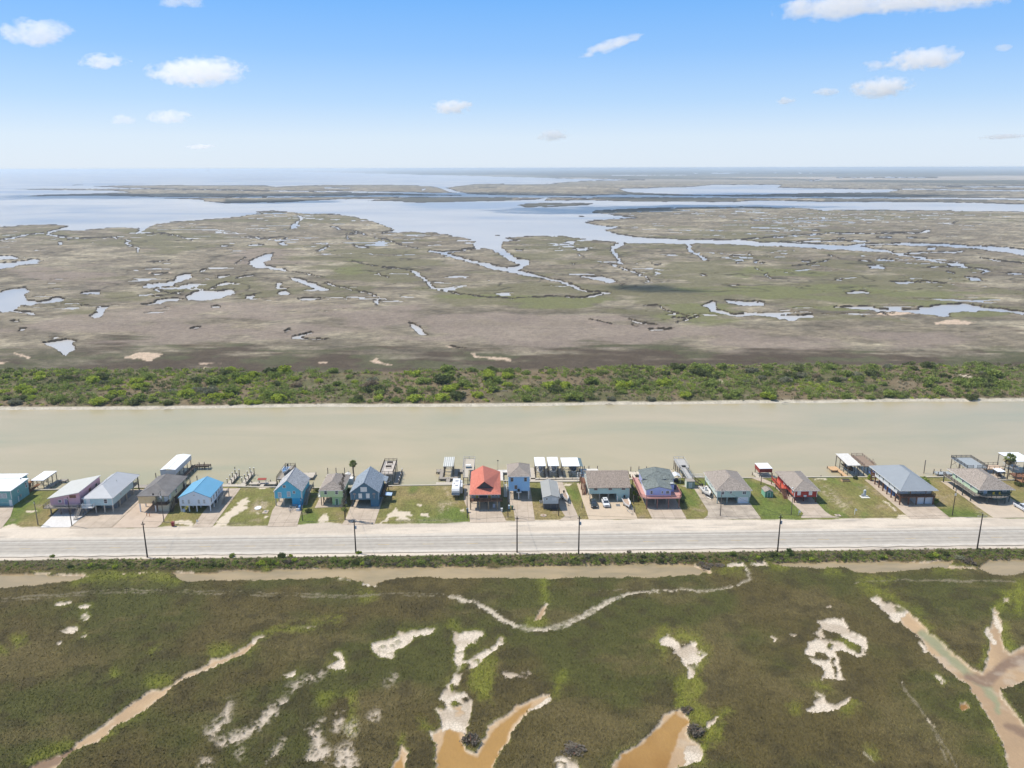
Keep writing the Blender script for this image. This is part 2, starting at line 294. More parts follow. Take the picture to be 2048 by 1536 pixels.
# vegetation limits of the spoil bank in world Y
sbY = 402+10*(fbm(X, Y*0, 60, 3, seed=6)-.5)+np.interp(X, [-300, -230, -60, 60, 150, 300], [6, 4, -4, 0, 4, -4])
n1 = fbm(X, Y, .7, 3, .6, seed=21); n2 = fbm(X, Y, 4, 4, .55, seed=22); n3 = fbm(X, Y, 22, 4, .55, seed=23); n4 = fbm(X, Y, 120, 5, .55, 1.3, 1, seed=24)
Hh = np.zeros(X.shape, np.float32)
FORE = Y < 193.5
# masks in the foreground
ZERO = lambda: np.zeros(X.shape, np.float32)
def wmask(lst, soft=1.0, nz=0, acc=None, m=30):
    A = ZERO() if acc is None else acc
    for s in lst:
        closed = True
        if s[0] == '~': closed = False; s = s[1:]
        r = sdist(s, closed, m)
        if r is None: continue
        sl_, d = r
        A[sl_] = np.maximum(A[sl_], ss(soft, -soft, d + (nz*((n1[sl_]-.5)+1.1*(n2[sl_]-.5)) if nz else 0)))
    return A
ditch = wmask(['G1 -600,198 0,198 150,195 300,200 520,212 400,240 180,265 60,272 -600,300',
  'G1 1010,187 1100,190 1240,188 1400,170 1560,182 1600,165 1750,158 1830,165 2048,160 G2 130,150 300,155 500,142 680,150 800,140 850,158 920,162 1050,145 1300,140 1500,128 1800,125 2048,140 G3 100,140 200,180 150,200 0,210 G2 1900,215 1500,218 1200,225 900,222 600,220 450,210 300,225 190,262 100,235 0,215 G1 1950,218 1700,228 1400,235 1100,238 1040,220',
  'G3 580,130 700,120 820,130 900,120 1100,112 1300,122 1480,130 1560,122 1640,118 1600,150 1720,165 1500,160 1400,175 1150,192 1050,185 980,155 900,160 880,166 750,160 640,152',
  'G3 1780,162 1850,112 2400,108 2400,180 2048,190 1950,208 1860,195'], .8)
SALT = ['G1 330,375 350,362 410,358 415,370 350,382', 'G1 470,390 500,378 535,378 500,400 480,400', 'G1 480,440 510,432 530,445 490,475 480,460', 'G1 355,540 400,510 445,505 455,530 430,545 380,540', 'G1 470,560 500,550 498,572 480,570', '~G1 335,605,14 350,600,14',
  'G1 1665,795 1740,755 1735,780 1690,800', 'G1 1905,745 1960,715 1990,700 1955,660 1985,655 2010,690 2015,760 1950,760', '~G1 1740,510,10 1800,507,10 1880,502,6', '~G1 1490,580,30 1540,562,20',
  'G2 190,605 270,585 330,565 340,530 380,540 440,530 545,517 540,540 440,570 410,600 370,625 330,640 300,695 240,685 195,655',
  'G2 655,530 700,545 760,530 830,530 845,555 810,570 800,610 740,620 720,660 710,710 750,700 830,650 880,635 910,600 935,560 958,565 950,600 900,645 840,690 800,730 760,770 710,790 690,830 700,880 740,900 770,930 770,1000 750,1080 730,1120 700,1110 640,1090 600,1110 560,980 600,960 580,920 600,870 650,830 680,770 670,700 680,640 655,600',
  'G2 950,770 1000,755 1100,765 1125,785 1090,810 1020,805 960,815', 'G2 1270,1270 1330,1262 1390,1290 1395,1340 1380,1400 1240,1400 1245,1310',
  'G2 1865,590 1920,555 1960,590 2000,625 2048,600 G3 20,615 75,610 120,585 140,600 130,625 180,670 140,710 120,800 85,812 80,740 40,705 0,690 G2 2010,720 1960,690 1940,640 1880,615',
  'G3 840,480 900,462 985,458 1010,500 1060,550 1110,575 1130,600 1125,660 1170,690 1100,685 1040,670 990,640 935,650 970,700 965,750 1000,820 960,825 920,810 870,815 875,760 860,730 810,710 775,660 775,620 790,560 840,530 860,500',
  'G3 775,990 815,970 830,880 860,900 900,950 950,965 1000,930 1050,910 1010,960 960,990 880,995 820,1005', 'G3 870,385 910,380 915,395 890,400', 'G3 670,550 710,555 700,568 675,565', 'G3 560,565 600,580 590,588', '~G3 1530,790,14 1570,835,14',
  'G3 185,1075 230,1040 260,1030 230,1080 200,1100', 'G3 1150,340 1185,322 1250,360 1330,390 1370,420 1330,440 1310,490 1240,430 1190,380', 'G3 60,1190 130,1185 180,1240 150,1290 60,1320', '~G3 1440,600,14 1480,650,12', '~G3 1830,525,30 1850,560,30 1880,600,20', '~G3 1820,720,22 1835,690,10',
  '~G3 1865,410,20 1890,470,30 1910,520,24', 'G3 1915,345 1955,340 1950,365 1920,365', '~G2 1110,988,16 1180,960,24 1225,930,24', '~G2 525,1130,22 550,1175,14', '~G2 0,232,20 60,236,10', '~G2 140,258,14 200,262,14', '~G3 330,150,30 400,143,26', '~G3 450,140,20 530,138,30', 'G2 1195,365 1215,375 1200,385']
SPARSE = ['~G1 1900,770,25 1800,820,30 1700,865,30', '~G1 1660,940,30 1590,1000,60 1500,1080,50 1400,1150,60 1300,1190,50', '~G1 1240,1130,70 1310,1040,50 1350,950,15', 'G1 1900,1050 1860,1100 1880,1160 1940,1240 1900,1290 1780,1310 1790,1260 1840,1200 1800,1140 1780,1110', 'G1 1550,1300 1600,1230 1660,1165 1640,1220 1600,1270',
  '~G1 1990,1060,50 1960,1100,30', '~G1 2030,1220,60 2048,1300,90', '~G1 1200,1300,60 1190,1334,40', '~G1 1400,1260,30 1420,1230,20', '~G2 60,1110,60 80,1090,50', '~G2 200,1030,50 210,1020,30', '~G2 20,1250,90 0,1300,70', '~G2 0,1020,30 10,1000,20', '~G2 280,830,30 320,800,20']
TRACK = ['~G2 590,318,8 700,340,24 800,375,32 880,425,36 960,470,32 1040,505,30 1130,525,26 1220,520,24 1320,495,32 1420,450,34 1500,400,30 1600,345,24 1720,310,18 1860,297,16 2048,292,12 G3 150,300,10 300,285,8 390,260,8 440,225,16 430,185,14 405,145,14', '~G3 1330,830,14 1340,850,4', '~G3 1480,1050,16 1520,1090,16', '~G3 1110,1240,10 1200,1334,12']
RUT = ['~G1 -200,352,4 0,345,5 200,328,6 380,318,12 560,300,9 700,292,4 1000,295,4 1300,300,4 1600,312,5 2048,326,4 G2 150,325,22', '~G1 0,360,3 380,332,4 700,305,3 1000,310,3 1600,326,4 2048,338,3', '~G2 150,325,5 330,312,5 600,318,6', '~G2 250,328,3 590,330,4', '~G3 1050,250,6 1200,238,6 1700,240,9 2000,245,6', '~G3 1330,830,8 1400,940,5 1500,1080,10 1600,1230,6 1650,1334,6', '~G3 1420,960,3 1540,1160,4 1610,1334,4', '~G2 1500,300,3 1800,282,3', '~G2 700,330,3 820,385,3 960,445,3']
MUD = ['G1 160,1334 230,1290 330,1260 400,1235 440,1190 500,1150 580,1090 660,1040 720,990 800,930 890,870 940,875 1000,850 1060,805 1110,765 1180,735 1250,690 1330,680 1400,640 1440,620 1480,590 1500,565 1540,560 1500,600 1450,650 1380,690 1300,720 1200,770 1130,795 1050,830 960,890 930,920 860,970 820,1010 740,1060 660,1090 600,1160 500,1200 420,1240 360,1290 320,1334 300,1400 0,1420',
  'G2 560,990 640,970 770,960 770,1010 740,1100 720,1180 740,1220 790,1240 850,1140 870,1080 960,1030 1050,960 1110,935 1190,905 1240,895 1225,930 1180,970 1110,1000 1050,1060 1010,1130 960,1210 920,1260 890,1334 880,1600 530,1600 545,1334 560,1250 550,1180 520,1140 560,1115 600,1090 575,1020',
  'G2 300,1334 355,1195 405,1240 385,1290 380,1334 370,1450 280,1450', 'G2 1600,1290 1650,1240 1740,1200 1820,1120 1870,1050 1930,1000 2000,985 G3 10,985 70,990 85,1060 75,1160 130,1180 180,1230 150,1290 60,1320 0,1334 0,1600 G2 1560,1600 1590,1320',
  'G3 1310,440 1370,420 1430,460 1500,540 1580,600 1660,680 1740,740 1810,770 1830,700 1840,620 1850,570 1830,520 1870,500 1855,410 1880,400 1920,480 1915,560 1930,640 1970,660 2030,620 2400,540 2400,760 2048,830 1970,860 1920,880 1930,920 1980,990 2048,1080 2400,1250 2400,1600 1990,1600 1960,1334 1930,1230 1890,1130 1840,1040 1790,960 1770,910 1720,850 1640,790 1560,720 1490,650 1440,580 1380,530 1330,490',
  'G2 1200,365 1215,400 1180,450 1145,475 1150,440 1180,400', '~G1 1040,185,14 1150,200,20 1240,205,8', '~G1 200,190,6 500,205,8', '~G1 720,200,8 930,185,8', '~G1 1820,170,20 1950,180,20 2048,170,10', '~G2 0,165,14 90,155,12', '~G3 880,145,30 980,140,40 1040,165,20', '~G3 1400,135,20 1560,128,20', '~G3 120,150,20 210,185,20', '~G3 1600,150,14 1760,168,16', 'G3 1655,955 1700,950 1725,975 1690,1000 1662,985']
ORANGE = ['G2 620,1090 690,1120 730,1230 800,1260 880,1130 960,1050 1060,975 1130,950 1100,990 1030,1050 960,1180 880,1330 880,1600 560,1600 560,1330 590,1200', 'G2 310,1334 350,1250 380,1334 360,1450 290,1450',
  'G2 1650,1250 1760,1200 1880,1070 1970,1000 2048,1060 G3 50,1090 20,1180 0,1230 -40,1334 -60,1600 G2 1600,1600 1620,1320', '~G2 730,930,24 760,950,24', 'G3 1660,960 1700,955 1720,975 1690,998 1665,985']
WET = ['~G3 1450,540,50 1530,600,60 1640,710,50 1730,780,40 1820,840,50 1880,930,40 1900,1000,30']
WETM = ['~G3 2200,640,90 2048,690,70 1940,720,60 1840,820,70 1720,790,40', '~G1 180,1334,90 300,1290,60 420,1230,40', '~G3 1950,1080,30 2048,1120,60 2200,1200,60']
LIME = ['~G1 1500,570,44 1600,530,34 1740,515,28 1880,495,30 1990,455,26', '~G1 180,1300,50 400,1200,50', '~G1 600,1165,26 700,1090,20 830,1010,16', '~G1 900,840,70 980,825,50', '~G1 1260,660,70 1320,640,50', '~G1 670,780,36 665,800,30', '~G1 100,590,60 140,580,30', '~G1 880,660,30 920,640,20',
  '~G1 430,235,30 600,215,34 880,205,44 960,220,44 1050,240,24', '~G1 660,195,40 720,195,20', '~G1 1550,165,40 1560,180,30', '~G1 0,640,50 20,650,30', '~G1 1450,640,24 1500,620,20', '~G1 1900,930,60 1950,910,30',
  '~G2 1190,235,34 1195,300,34 1200,355,30', '~G2 1100,485,24 1180,480,40', '~G2 850,720,120 830,830,150 840,900,80', '~G2 655,505,30 690,520,20', '~G2 140,325,50 180,325,40', '~G2 1310,800,50 1270,870,40', '~G2 1250,895,24 1255,900,20', '~G2 480,1080,24 530,1110,20', '~G2 350,1190,30 370,1160,14', '~G2 1900,540,60 1860,600,60 1900,660,40', '~G2 60,1110,40 70,910,30', '~G2 650,860,50 670,960,50',
  '~G3 40,560,60 130,580,40 175,640,30 150,720,40 110,810,50', '~G3 100,860,160 60,940,120 220,1100,90 140,1290,60', '~G3 260,1040,50 310,1000,30', '~G3 1180,300,60 1250,330,40 1340,395,30', '~G3 1130,270,50 1170,320,30', '~G3 1420,430,20 1500,520,16', '~G3 1950,330,90 1900,390,50', '~G3 2020,300,110 2020,400,60', '~G3 1930,500,30 1940,600,50 1970,640,50', '~G3 1880,1120,20 1960,1300,24', '~G3 1800,745,30 1830,640,16',
  '~G3 300,175,50 400,155,40', '~G3 560,145,50 650,155,20', '~G3 900,165,40 960,180,30', '~G3 1600,145,24 1740,150,20', '~G3 1100,240,30 1280,235,30', '~G3 1540,170,16 1640,165,16', '~G3 700,990,30 720,1000,20', '~G3 1150,1240,30 1180,1290,20', '~G3 820,840,20 900,870,30', '~G3 1050,960,40 1000,1000,20', '~G3 240,1150,60 280,1080,30', '~G3 1860,1000,14 1900,1120,14']
salt = wmask(SALT, 1.2, 6); hal = wmask(SALT, 9, 10, m=40); sparse = wmask(SPARSE, 7, 30, m=40)
HOLE = wmask(['~G3 915,615,30 925,615,20', '~G3 880,545,40 950,565,50 990,590,30', '~G3 1000,590,40 1080,640,36', '~G2 740,640,30 770,625,50', '~G2 740,740,50 700,780,20', '~G2 660,860,40 700,870,40', '~G2 670,960,50 690,970,40', '~G2 740,930,40 730,950,20', '~G3 10,680,30 30,690,30', '~G3 930,700,10 950,800,8', '~G2 590,970,50 600,975,40'], 1.5, 8)
salt *= (1-HOLE); salt *= 1-ss(.60, .70, fbm(X, Y, 3.2, 4, .6, seed=91))*(1-.5*ss(.4, .6, n3))
track = wmask(TRACK, 1.6, 9)*(.55+.45*ss(.42, .5, n2)); rut = wmask(RUT, .8, 4); mud = wmask(MUD, .9, 6); mudc = wmask(MUD, 9, 8, m=40); orange = wmask(ORANGE, 3, 3); wet = wmask(WET, 5, 3); wetm = wmask(WETM, 5, 3)
lime = .7*wmask(LIME, 13, 24, m=50)
for a in (salt, hal, sparse, track, rut, mud, orange, wet, wetm, lime, ditch): a *= FORE
mud = np.maximum(mud, ditch)
mh = wmask(MUD, 7, 9, m=40)*FORE; lime = np.maximum(lime, .95*hal*(1-salt)*ss(.42, .56, n3)); lime = np.maximum(lime, .95*mh*(1-mud)*ss(.44, .6, fbm(X, Y, 15, 3, seed=81)))
veg = 1-np.maximum.reduce([mud, salt*.95, track*.6])
veg2 = np.clip(veg*(1-sparse*ss(.30, .52, n2*.6+n1*.4)), 0, 1)
col = np.zeros(X.shape+(3,), np.float32); C3 = lambda *c: np.array(c, np.float32)
def mix(base, c, wgt): return base*(1-wgt[..., None])+np.asarray(c, np.float32)*wgt[..., None]
# ---- foreground marsh
g = np.broadcast_to(C3(.088, .070, .025), col.shape).copy()
g = mix(g, C3(.070, .070, .019), ss(.36, .62, n3)); g = mix(g, C3(.118, .094, .038), ss(.48, .7, fbm(X, Y, 9, 4, .6, 1.8, 1, seed=31))*.7)
g = mix(g, C3(.052, .042, .018), ss(.50, .72, n2)*.6)
g = mix(g, C3(.215, .235, .030), np.clip(lime*(.3+.95*n2+.4*(n1-.5)), 0, .9))
g = mix(g, C3(.21, .18, .12), rut*.7*FORE); g = mix(g, C3(.46, .40, .31), track*ss(.22, .5, n1*.6+n2*.4))
g = mix(g, C3(.46, .39, .31), (1-veg2/np.maximum(veg, .01))*np.clip(veg, 0, 1))
sc_ = mix(np.broadcast_to(C3(.60, .52, .42), col.shape), C3(.44, .365, .28), ss(.45, .7, n2))
g = mix(g, sc_, salt)
mc = mix(np.broadcast_to(C3(.43, .30, .175), col.shape), C3(.34, .235, .14), ss(.4, .65, n3)); mc = mix(np.broadcast_to(C3(.50, .41, .30), col.shape), mc, np.clip(ss(.42, .95, mudc)+ditch, 0, 1)); mc = mix(mc, C3(.26, .25, .14), wet); mc = mix(mc, C3(.22, .145, .09), wetm)
mc = mix(mc, C3(.42, .34, .25), ss(.6, .8, n2)*.6)
mc = mix(mc, mix(np.broadcast_to(C3(.34, .20, .065), col.shape), C3(.25, .13, .035), ss(.4, .7, n3)), orange)
g = mix(g, mc, np.maximum(mud-salt, 0))
hf = .50+.04*(n3-.5)+.36*veg2+.10*(n1-.5)*veg2+.16*(n2-.5)*veg2-.30*ditch-.06*wet*mud-.05*wetm*mud-.04*orange
# road-side bank
bk = ss(190.2, 194.5, Y+1.6*(n3-.5)); g = mix(g, mix(np.broadcast_to(C3(.085, .085, .035), col.shape), C3(.16, .13, .07), ss(.4, .65, n2)), bk*(1-ditch))
hf = hf+(1.12-hf)*bk*(1-ditch)
# ---- road corridor and lots
lawn = mix(np.broadcast_to(C3(.165, .165, .046), col.shape), C3(.25, .195, .085), ss(.35, .72, .6*n3+.4*n2)); lawn = mix(lawn, C3(.12, .155, .032), ss(.5, .68, fbm(X, Y, 13, 4, .6, 1, 1.6, seed=41)))
lawn = mix(lawn, C3(.27, .22, .15), ss(.68, .8, n2)*.5)
LSAND = ['L1 0,870 20,850 100,820 180,840 250,870 200,900 0,900', 'L1 240,695 300,685 360,680 350,700 260,705', 'L2 130,850 180,780 260,720 350,640 400,580 440,570 495,590 430,630 470,660 400,690 340,730 290,760 260,850', 'L2 1150,800 1190,730 1240,725 1250,790', 'L2 1740,830 1790,770 1850,720 1900,655 1930,690 2030,710 2060,740 1850,760 1830,800',
   'L3 -20,710 80,705 70,750 110,780 -20,780', 'L3 190,715 270,715 275,750 200,735', 'L3 1580,410 1640,425 1700,425 1650,455 1600,450', '~L2 560,715,14 575,718,14', '~L2 640,752,16 655,752,14', '~L4 640,545,8 1000,1000,1', '~L5 840,750,30 920,760,40', '~L5 0,380,16 100,380,14', '~L2 430,465,8 700,458,10', '~L1 420,870,20 520,790,10', '~L1 1700,800,30 1850,810,60', '~L1 560,455,20 620,455,20', '~L3 180,630,20 190,640,20', '~L3 600,690,12 620,690,12', '~L5 690,600,10 800,690,14']
LSPARSE = ['L3 340,650 380,600 480,590 540,610 470,700 400,730', 'L2 560,560 700,560 650,700 480,720', '~L3 100,780,30 500,790,30', '~L3 440,440,60 470,540,50', '~L5 100,480,100 300,650,100', '~L4 950,500,40 1000,640,30', '~L5 1600,700,40 1740,760,30', '~L2 300,830,40 660,840,20', '~L2 1950,770,80 2048,790,60']
lsa = wmask(LSAND, 1.0, 5); lsp = wmask(LSPARSE, 5, 16)
lot = (Y >= 206) & (Y < 262)
lawn = mix(lawn, C3(.40, .33, .23), lsp*ss(.42, .6, n1*.5+n2*.5)*.8)
lawn = mix(lawn, C3(.56, .48, .37), lsa)
edge = 215.6+1.2*(n3-.5)*2+.8*(n2-.5)+np.interp(X, [-160, -125, -120, -60, -50, -44, 0, 60, 125, 160], [-.6, -.2, -.6, -.4, 1.4, -.4, .4, .3, -.9, -.8])
grav = ss(edge+.35, edge-.35, Y)
shc = mix(np.broadcast_to(C3(.58, .505, .415), col.shape), C3(.48, .415, .34), ss(.4, .65, fbm(X, Y, 6, 4, .6, 3.5, .5, seed=44)))
shc = mix(shc, C3(.30, .27, .235), ss(.62, .78, fbm(X, Y, 3, 4, .6, 5, .35, seed=45))*.6)
lc = mix(lawn, shc, grav)
hb = np.full(X.shape, 1.2, np.float32)+.05*(n2-.5)+.03*(n1-.5)*(1-grav)
hb = np.where(Y > bh-.15, -1.5, hb)
lc = np.where((Y > bh-.15)[..., None], C3(.2, .16, .1), lc)
# ---- spoil bank
sb = Y-farb
sbc = mix(np.broadcast_to(C3(.17, .13, .075), col.shape), C3(.11, .105, .045), ss(.42, .6, n3)); sbc = mix(sbc, C3(.19, .155, .10), ss(.55, .72, n2)*.7)
sbc = mix(sbc, C3(.50, .43, .32), wmask(['~R3 1650,1255,14 1720,1280,12 1850,1305,16', '~R3 265,1300,6 300,1315,8'], 1, 4))
beach = ss(3.6, 2.2, sb+1.6*(n2-.5)); sbc = mix(sbc, C3(.50, .45, .36), beach)
hs_ = np.clip(sb*.35, -1.5, .5)+ss(2, 12, sb)*.9+.5*(n3-.5)*ss(4, 10, sb)
# ---- far marsh
m0 = mix(np.broadcast_to(C3(.185, .155, .110), col.shape), C3(.26, .225, .160), ss(.45, .7, fbm(X, Y, 30, 5, .6, 1.4, 1, seed=51)))
m0 = mix(m0, C3(.31, .27, .195), ss(.55, .75, fbm(X, Y, 90, 5, .55, 1.4, 1, seed=55))*.7)
m0 = m0*(.30+1.18*fbm(X, Y, 16, 5, .62, 1.7, 1, seed=58))[..., None]*(.62+.70*fbm(X, Y, 5, 3, .6, 1.5, 1, seed=59))[..., None]*(.72+.5*fbm(X, Y, 150, 5, .6, 1.5, 1, seed=60))[..., None]*(.55+.9*fbm(X, Y, 2.4, 3, .7, 1.7, 1, seed=63))[..., None]*1.17
def blobs(lst, seed, L=40):
    A = ZERO(); k = fbm(X, Y, L, 5, .6, 1.4, 1, seed=seed)
    for (x, y, rx, ry, a) in lst: A = np.maximum(A, a*np.exp(-((PX-x)/rx)**2-((PY-y)/ry)**2))
    return ss(.42, .58, A*.5+(k-.5)*1.1+.24)*ss(.02, .2, A)
ol = blobs([(760, 530, 150, 50, 1), (1000, 580, 260, 30, 1.1), (560, 510, 60, 20, .7), (300, 480, 150, 22, 1), (620, 440, 200, 14, .8), (1700, 570, 330, 60, 1), (1400, 560, 160, 70, .9), (1500, 480, 260, 40, .7), (1150, 500, 160, 40, .7), (1500, 630, 260, 18, .7), (200, 600, 90, 60, .5), (430, 570, 180, 30, .5), (1000, 650, 300, 20, .35), (560, 700, 200, 20, .5), (100, 470, 120, 16, .8), (1800, 430, 300, 20, .5)], 61)
m0 = mix(m0, C3(.135, .125, .062), ol*.75)
m0 = mix(m0, C3(.15, .155, .06), blobs([(1090, 603, 90, 12, 1.2), (1400, 610, 90, 30, .8), (1560, 545, 80, 12, .8), (1580, 585, 150, 16, .9), (1960, 625, 120, 10, 1), (700, 535, 50, 14, .6), (1850, 600, 150, 14, .7), (960, 595, 120, 7, .7), (1650, 620, 100, 8, .6)], 62, 30)*.8)
m0 = mix(m0, C3(.245, .195, .16), blobs([(450, 650, 400, 40, .9), (1100, 670, 380, 40, 1.1), (1500, 690, 260, 26, .9), (1850, 680, 160, 30, .9), (520, 510, 70, 22, .9), (140, 560, 120, 30, .7)], 63, 50)*.7)
dk = np.interp(PY, [640, 680, 708, 728, 760], [-.1, .25, .62, .95, 1.1])
dkm = ss(.30, .74, dk+1.15*(fbm(X+.8*Y, Y, 46, 6, .62, 1.6, .9, seed=66)-.5)+.9*(fbm(X+.6*Y, Y, 9, 4, .6, 3, .8, seed=68)-.5)-.08)*(Y > 395)
m0 = mix(m0, mix(np.broadcast_to(C3(.066, .047, .030), col.shape), C3(.075, .075, .035), ss(.45, .6, fbm(X, Y, 18, 4, .6, 1.6, 1, seed=67))), dkm*.92)
m0 = mix(m0, C3(.55, .42, .31), wmask(['R1 730,1160 790,1130 840,1128 960,1135 900,1160 880,1180 820,1165', 'R1 1150,1190 1300,1190 1180,1200', '~R1 80,1130,6 130,1145,12 175,1160,8', 'R1 -50,1190 60,1185 0,1200', '~R1 1870,1187,8 1910,1187,8', '~R1 1195,1220,5 1205,1220,5', 'R2 165,1185 215,1162 240,1190 305,1200 230,1195', '~R2 620,1085,5 735,1112,8', '~R2 770,1140,8 790,1142,8', '~R2 790,1153,8 1005,1170,9', 'R3 1520,950 1640,937 1770,955 1700,962 1540,967', '~R1 870,660,5 1000,662,5', '~R1 240,1070,4 300,1095,4', '~R3 1200,905,14 1500,890,10 1300,890,20'], .9, 3)*.9)
m0 = mix(m0, C3(.035, .030, .020), creek*.85*(ol*.2+.8))
# land beyond the bay
fl = ss(4200, 7000, Y); fb = fbm(X, Y, 900, 5, .6, 6, 1, seed=71)
m0 = mix(m0, mix(np.broadcast_to(C3(.36, .31, .25), col.shape), C3(.14, .135, .10), ss(.47, .62, fb)), fl)
fw_ = ss(352.5+3.0*(fbm(X, Y*0, 900, 3, seed=73)-.5), 350.5, PY)*ss(900, 1150, PX+300*(PY < 350))
m0 = mix(m0, mix(np.broadcast_to(C3(.045, .052, .035), col.shape), C3(.13, .12, .09), ss(.52, .7, fbm(X, Y, 1600, 4, .6, 8, 1, seed=74))), fw_)
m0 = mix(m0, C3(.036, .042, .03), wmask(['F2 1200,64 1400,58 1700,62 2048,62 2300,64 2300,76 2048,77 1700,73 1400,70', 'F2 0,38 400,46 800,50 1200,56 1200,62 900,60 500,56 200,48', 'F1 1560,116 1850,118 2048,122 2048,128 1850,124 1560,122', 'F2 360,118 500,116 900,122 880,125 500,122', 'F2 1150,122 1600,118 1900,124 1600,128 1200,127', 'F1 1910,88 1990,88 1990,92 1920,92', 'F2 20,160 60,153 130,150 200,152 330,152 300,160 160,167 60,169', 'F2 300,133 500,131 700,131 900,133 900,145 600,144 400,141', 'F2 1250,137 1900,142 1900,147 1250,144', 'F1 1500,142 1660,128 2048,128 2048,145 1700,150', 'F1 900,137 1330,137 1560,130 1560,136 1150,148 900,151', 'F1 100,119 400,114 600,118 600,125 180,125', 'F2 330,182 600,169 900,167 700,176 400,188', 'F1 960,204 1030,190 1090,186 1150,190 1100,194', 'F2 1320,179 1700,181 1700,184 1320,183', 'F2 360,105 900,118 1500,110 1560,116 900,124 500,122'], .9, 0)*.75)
watm = WAT < 0
m0 = np.where(((WAT < 1.0) & (Y < 9000))[..., None], C3(.045, .036, .026), m0)
hm = np.where(WAT > 0, np.minimum(.80, .3+WAT*.6)+.45*np.exp(-(WAT/2.2)**2)*(Y < 3000), np.maximum(-1.2, WAT*1.2-.3)).astype(np.float32)-creek*.25+.18*(n2-.5)*(WAT > 1)
tf = ss(-4, 5, Y-sbY)[..., None]
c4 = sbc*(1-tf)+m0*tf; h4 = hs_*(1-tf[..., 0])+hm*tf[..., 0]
rgn_f = (Y < 195)[..., None]; rgn_l = (Y < 300)[..., None]
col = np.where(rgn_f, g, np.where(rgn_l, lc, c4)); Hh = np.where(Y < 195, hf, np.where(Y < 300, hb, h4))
Hh = np.where((Y >= 195) & (Y < 197.5), 1.12, Hh)
ch = np.zeros(X.shape+(4,), np.float32)
ch[..., 0] = salt*FORE                                        # cracked, bare
ch[..., 1] = np.where(Y < 195, veg2*(1-ditch), np.where(Y < 300, (1-grav)*(1-lsa), 1.0))  # grassiness
ch[..., 2] = np.where(Y < 195, np.clip(mud-salt, 0, 1)*(.4+.6*np.maximum(np.maximum(wet, wetm), orange)), 0)   # wetness
ch[..., 3] = 1
idx = np.arange(R*Cn).reshape(R, Cn)
Fq = np.stack([idx[:-1, :-1], idx[:-1, 1:], idx[1:, 1:], idx[1:, :-1]], -1).reshape(-1, 4)
c4_ = np.ones(X.shape+(4,), np.float32); c4_[..., :3] = np.clip(col, 0, 1)
def ground_material():
    m = bpy.data.materials.new('land'); m.use_nodes = True; t = m.node_tree; N = t.nodes.new; L = t.links.new; b = t.nodes['Principled BSDF']
    def math_(op, a, c=None, clamp=False):
        n = N('ShaderNodeMath'); n.operation = op; n.use_clamp = clamp
        for i, v in enumerate((a, c)):
            if v is None: continue
            if isinstance(v, (int, float)): n.inputs[i].default_value = v
            else: L(v, n.inputs[i])
        return n.outputs[0]
    a = N('ShaderNodeAttribute'); a.attribute_name = 'Col'; k = N('ShaderNodeAttribute'); k.attribute_name = 'Kind'
    sp = N('ShaderNodeSeparateColor'); L(k.outputs['Color'], sp.inputs[0])
    g = N('ShaderNodeNewGeometry')
    def noise(scale, st=(1, 1, 1), rz=0, det=5, ro=.6):
        mp = N('ShaderNodeMapping'); mp.inputs['Scale'].default_value = st; mp.inputs['Rotation'].default_value = (0, 0, rz); L(g.outputs['Position'], mp.inputs[0])
        n = N('ShaderNodeTexNoise'); n.inputs['Scale'].default_value = scale; n.inputs['Detail'].default_value = det; n.inputs['Roughness'].default_value = ro; L(mp.outputs[0], n.inputs['Vector']); return n.outputs[0]
    na = noise(2.2, (1, .45, 1), .5); nb = noise(.35, (1, .7, 1)); nc = noise(7, (1, .5, 1), -.4, 3, .7)
    f = math_('ADD', math_('MULTIPLY', na, .9), math_('ADD', math_('MULTIPLY', nb, .5), math_('MULTIPLY', nc, .6)))   # mean 1.0
    f = math_('SUBTRACT', f, 1.0)
    amp = math_('ADD', math_('MULTIPLY', sp.outputs[1], 1.35), .35)
    f = math_('ADD', math_('MULTIPLY', f, amp), 1.0); f = math_('MAXIMUM', f, .25)
    mx = N('ShaderNodeVectorMath'); mx.operation = 'SCALE'; L(a.outputs['Color'], mx.inputs[0]); L(f, mx.inputs['Scale'])
    # cracks in the bare salt pans
    vo = N('ShaderNodeTexVoronoi'); vo.feature = 'DISTANCE_TO_EDGE'; vo.inputs['Scale'].default_value = 1.5; L(g.outputs['Position'], vo.inputs['Vector'])
    cr = math_('MULTIPLY', math_('SUBTRACT', 1.0, math_('MULTIPLY', vo.outputs[0], 9.0, True), True), sp.outputs[0])
    mc = N('ShaderNodeMix'); mc.data_type = 'RGBA'; mc.inputs['B'].default_value = (.30, .25, .19, 1)
    L(math_('MULTIPLY', cr, .65), mc.inputs['Factor']); L(mx.outputs[0], mc.inputs['A']); L(mc.outputs['Result'], b.inputs['Base Color'])
    ro = N('ShaderNodeMapRange'); L(sp.outputs[2], ro.inputs['Value']); ro.inputs['To Min'].default_value = .95; ro.inputs['To Max'].default_value = .3; L(ro.outputs[0], b.inputs['Roughness'])
    b.inputs['Specular IOR Level'].default_value = .25
    bp = N('ShaderNodeBump'); bp.inputs['Distance'].default_value = .35; L(math_('MULTIPLY', sp.outputs[1], .8), bp.inputs['Strength']); L(math_('ADD', na, math_('MULTIPLY', nc, .5)), bp.inputs['Height']); L(bp.outputs[0], b.inputs['Normal'])
    return m
LM = ground_material()
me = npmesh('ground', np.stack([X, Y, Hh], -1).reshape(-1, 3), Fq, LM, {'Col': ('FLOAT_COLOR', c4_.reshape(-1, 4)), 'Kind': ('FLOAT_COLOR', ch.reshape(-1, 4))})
struct(link('ground', me))
